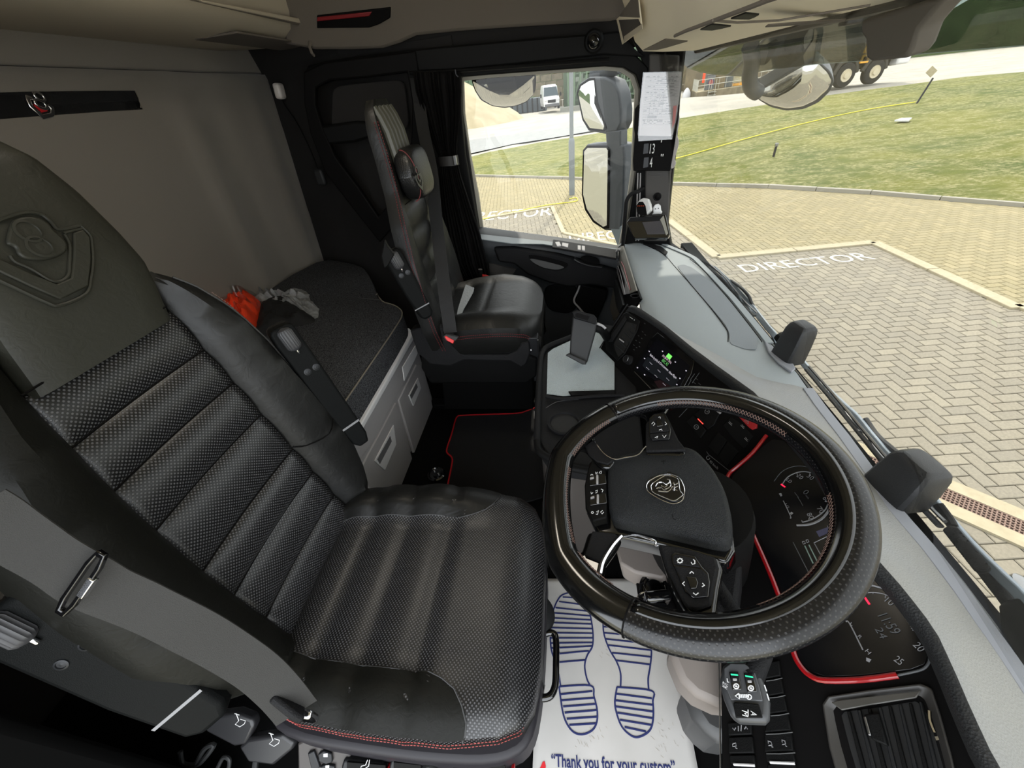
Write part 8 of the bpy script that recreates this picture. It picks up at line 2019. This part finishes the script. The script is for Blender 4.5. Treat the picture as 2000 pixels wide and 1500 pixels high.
# backdrop: block wall, green steel plant, sheds
bw = thing('block_wall', 'tall wall of large concrete blocks behind the van', 'wall', dist(1100, 200, 62))
wdir = V((0.99, 0.1, 0)).normalized(); b00 = dist(1066, 208, 60); parts = []
for r in range(8):
    for c in range(17):
        parts.append(boxvf(b00 + wdir * (c * 1.65 - 1.5 + (0.8 if r % 2 else 0)) + up * (r * 0.82 + 0.2), (1.6, 0.8, 0.78)))
join_mesh('blocks', parts, block_m, bw, smooth=False, bevel=0.03)
pt_ = thing('wall_top_plants', 'bright green plants growing on top of the block wall', 'plants', b00 + V((0, 0, 6.9)))
rg = random.Random(5)
parts = []
for _ in range(420):
    p = b00 + wdir * rg.uniform(0, 6) + V((0, rg.uniform(-0.2, 0.3), 6.40 + rg.uniform(0, 0.3))); a = rg.uniform(0, 6.28); l = rg.uniform(0.3, 0.9)
    q = p + V((math.cos(a) * 0.3, math.sin(a) * 0.3, l)); sd_ = V((-math.sin(a), math.cos(a), 0)) * 0.07
    parts.append(([p - sd_, p + sd_, q], [(0, 1, 2)]))
join_mesh('leaves', parts, mat('leaf_green', (126, 160, 60), 0.8), pt_, smooth=False); pt_['kind'] = 'stuff'
gp = thing('steel_plant', 'pale green steel framed plant structure beyond the road', 'plant structure', at(1225, 214, 'z', -1.5))
g00 = at(1110, 217, 'z', -1.5); parts = []
for c in range(17):
    for d_ in (0, 3):
        p = g00 + wdir * (c * 0.75) + V((0, d_, 0)); parts.append(boxvf(p + up * 5, (0.16, 0.16, 10)))
for r in range(7): parts.append(boxvf(g00 + wdir * 6 + up * (1.0 + r * 1.3), (12.4, 0.14, 0.14)))
for c in range(15):
    p = g00 + wdir * (c * 0.75); parts.append(tubevf([p + up * 1, p + wdir * 0.75 + up * 3.6], 0.05, 5)); parts.append(tubevf([p + wdir * 0.75 + up * 3.6, p + up * 6.2], 0.05, 5))
join_mesh('frame', parts, green_steel, gp, smooth=False)
parts = []
for k in range(60):
    parts.append(boxvf(g00 + wdir * rg.uniform(0, 12) + V((0, rg.uniform(0.6, 2.4), rg.uniform(0.5, 8))), (rg.uniform(0.2, 0.8), 0.5, rg.uniform(0.2, 0.7))))
join_mesh('machinery', parts, mat('machinery_grey', (140, 148, 136), 0.6), gp, smooth=False)
box('plant_back_panel', g00 + wdir * 6 + V((0, 3.6, 4.8)), (13, 0.2, 9.6), mat('panel_green', (92, 108, 86), 0.8), gp)
pc_ = thing('kerb_walkway', 'low grey concrete walkway at the foot of the steel plant', 'walkway', g00 + V((5, -1.6, 0)))
box('walkway_slab', g00 + wdir * 5.5 + V((0, -1.6, 0.2)), (13, 1.4, 0.6), mat('slab_grey', (132, 132, 124), 0.9), pc_, bevel=0.03)
sh = thing('green_shed', 'green panelled shed wall left of the block wall', 'shed', dist(1040, 205, 64))
g1 = dist(1000, 210, 66)
box('shed_wall', g1 + V((-6, 3, 4.5)), (19, 1, 12), mat('shed_green', (98, 120, 96), 0.7), sh)
parts = [boxvf(g1 + V((-14.5 + k * 1.0, 2.4, 4.5)), (0.12, 0.2, 12)) for k in range(18)]; join_mesh('shed_rib', parts, mat('shed_rib', (78, 100, 80), 0.7), sh, smooth=False)
sp = thing('aggregate_heap', 'large pale sand heap at the left beyond the road', 'heap', dist(930, 235, 45))
hc = dist(925, 238, 45)
lathe('heap', [(11, -1.0), (9.5, 0.3), (6.5, 2.2), (4, 3.6), (2, 4.6), (0.3, 5.1)], hc + V((-4.5, 2, 0)), (0, 0, 1), mat('sand', (176, 166, 140), 0.95, mottle=(0.6, (152, 141, 114), 0.8)), sp, n=40)
mc = thing('parked_machine', 'dark parked machine beside the white van', 'machine', dist(1035, 214, 55))
box('machine_body', dist(1030, 206, 55), (5.5, 2, 1.6), mat('machine_slate', (90, 98, 104), 0.7), mc, bevel=0.1)
for k in range(6): box('machine_rib', dist(1000 + k * 10, 206, 53.5), (0.2, 0.3, 1.7), tyre, mc)
# building mass behind the platform, far treeline closes the horizon
bb_ = PP(-1, 5.0, 0)
tag(prism('brown_building', [PP(-1.0, 7.5, 0), PP(16, 7.5, 0), PP(16, 9, 0), PP(-1.0, 9, 0)], (0, 0, 9), mat('building_brown', (126, 114, 92), 0.85, mottle=(0.8, (90, 85, 74), 0.9))), 'brown and grey industrial building behind the loading platform', 'building')
hd_ = thing('far_hedge', 'far dark green tree belt along the horizon', 'trees', (20, 120, 0)); hd_['kind'] = 'stuff'
rows = []
for k in range(90):
    a = math.radians(172 - k * 1.9); R_ = 125
    b = V((R_ * math.cos(a), R_ * math.sin(a), -3)); hgt = 9 + 3 * noise.noise(V((k * 0.7, 0, 0)))
    rows.append([b, b + V((0, 0, hgt * 0.6)) * 1.0, b + V((0, 0, hgt)), b * 1.06 + V((0, 0, hgt * 0.9))])
grid('crowns', rows, mat('hedge_green', (66, 84, 48), 0.95, bump=(0.8, 1.0, 'noise'), mottle=(0.4, (96, 112, 70), 0.9)), hd_, uv=False)
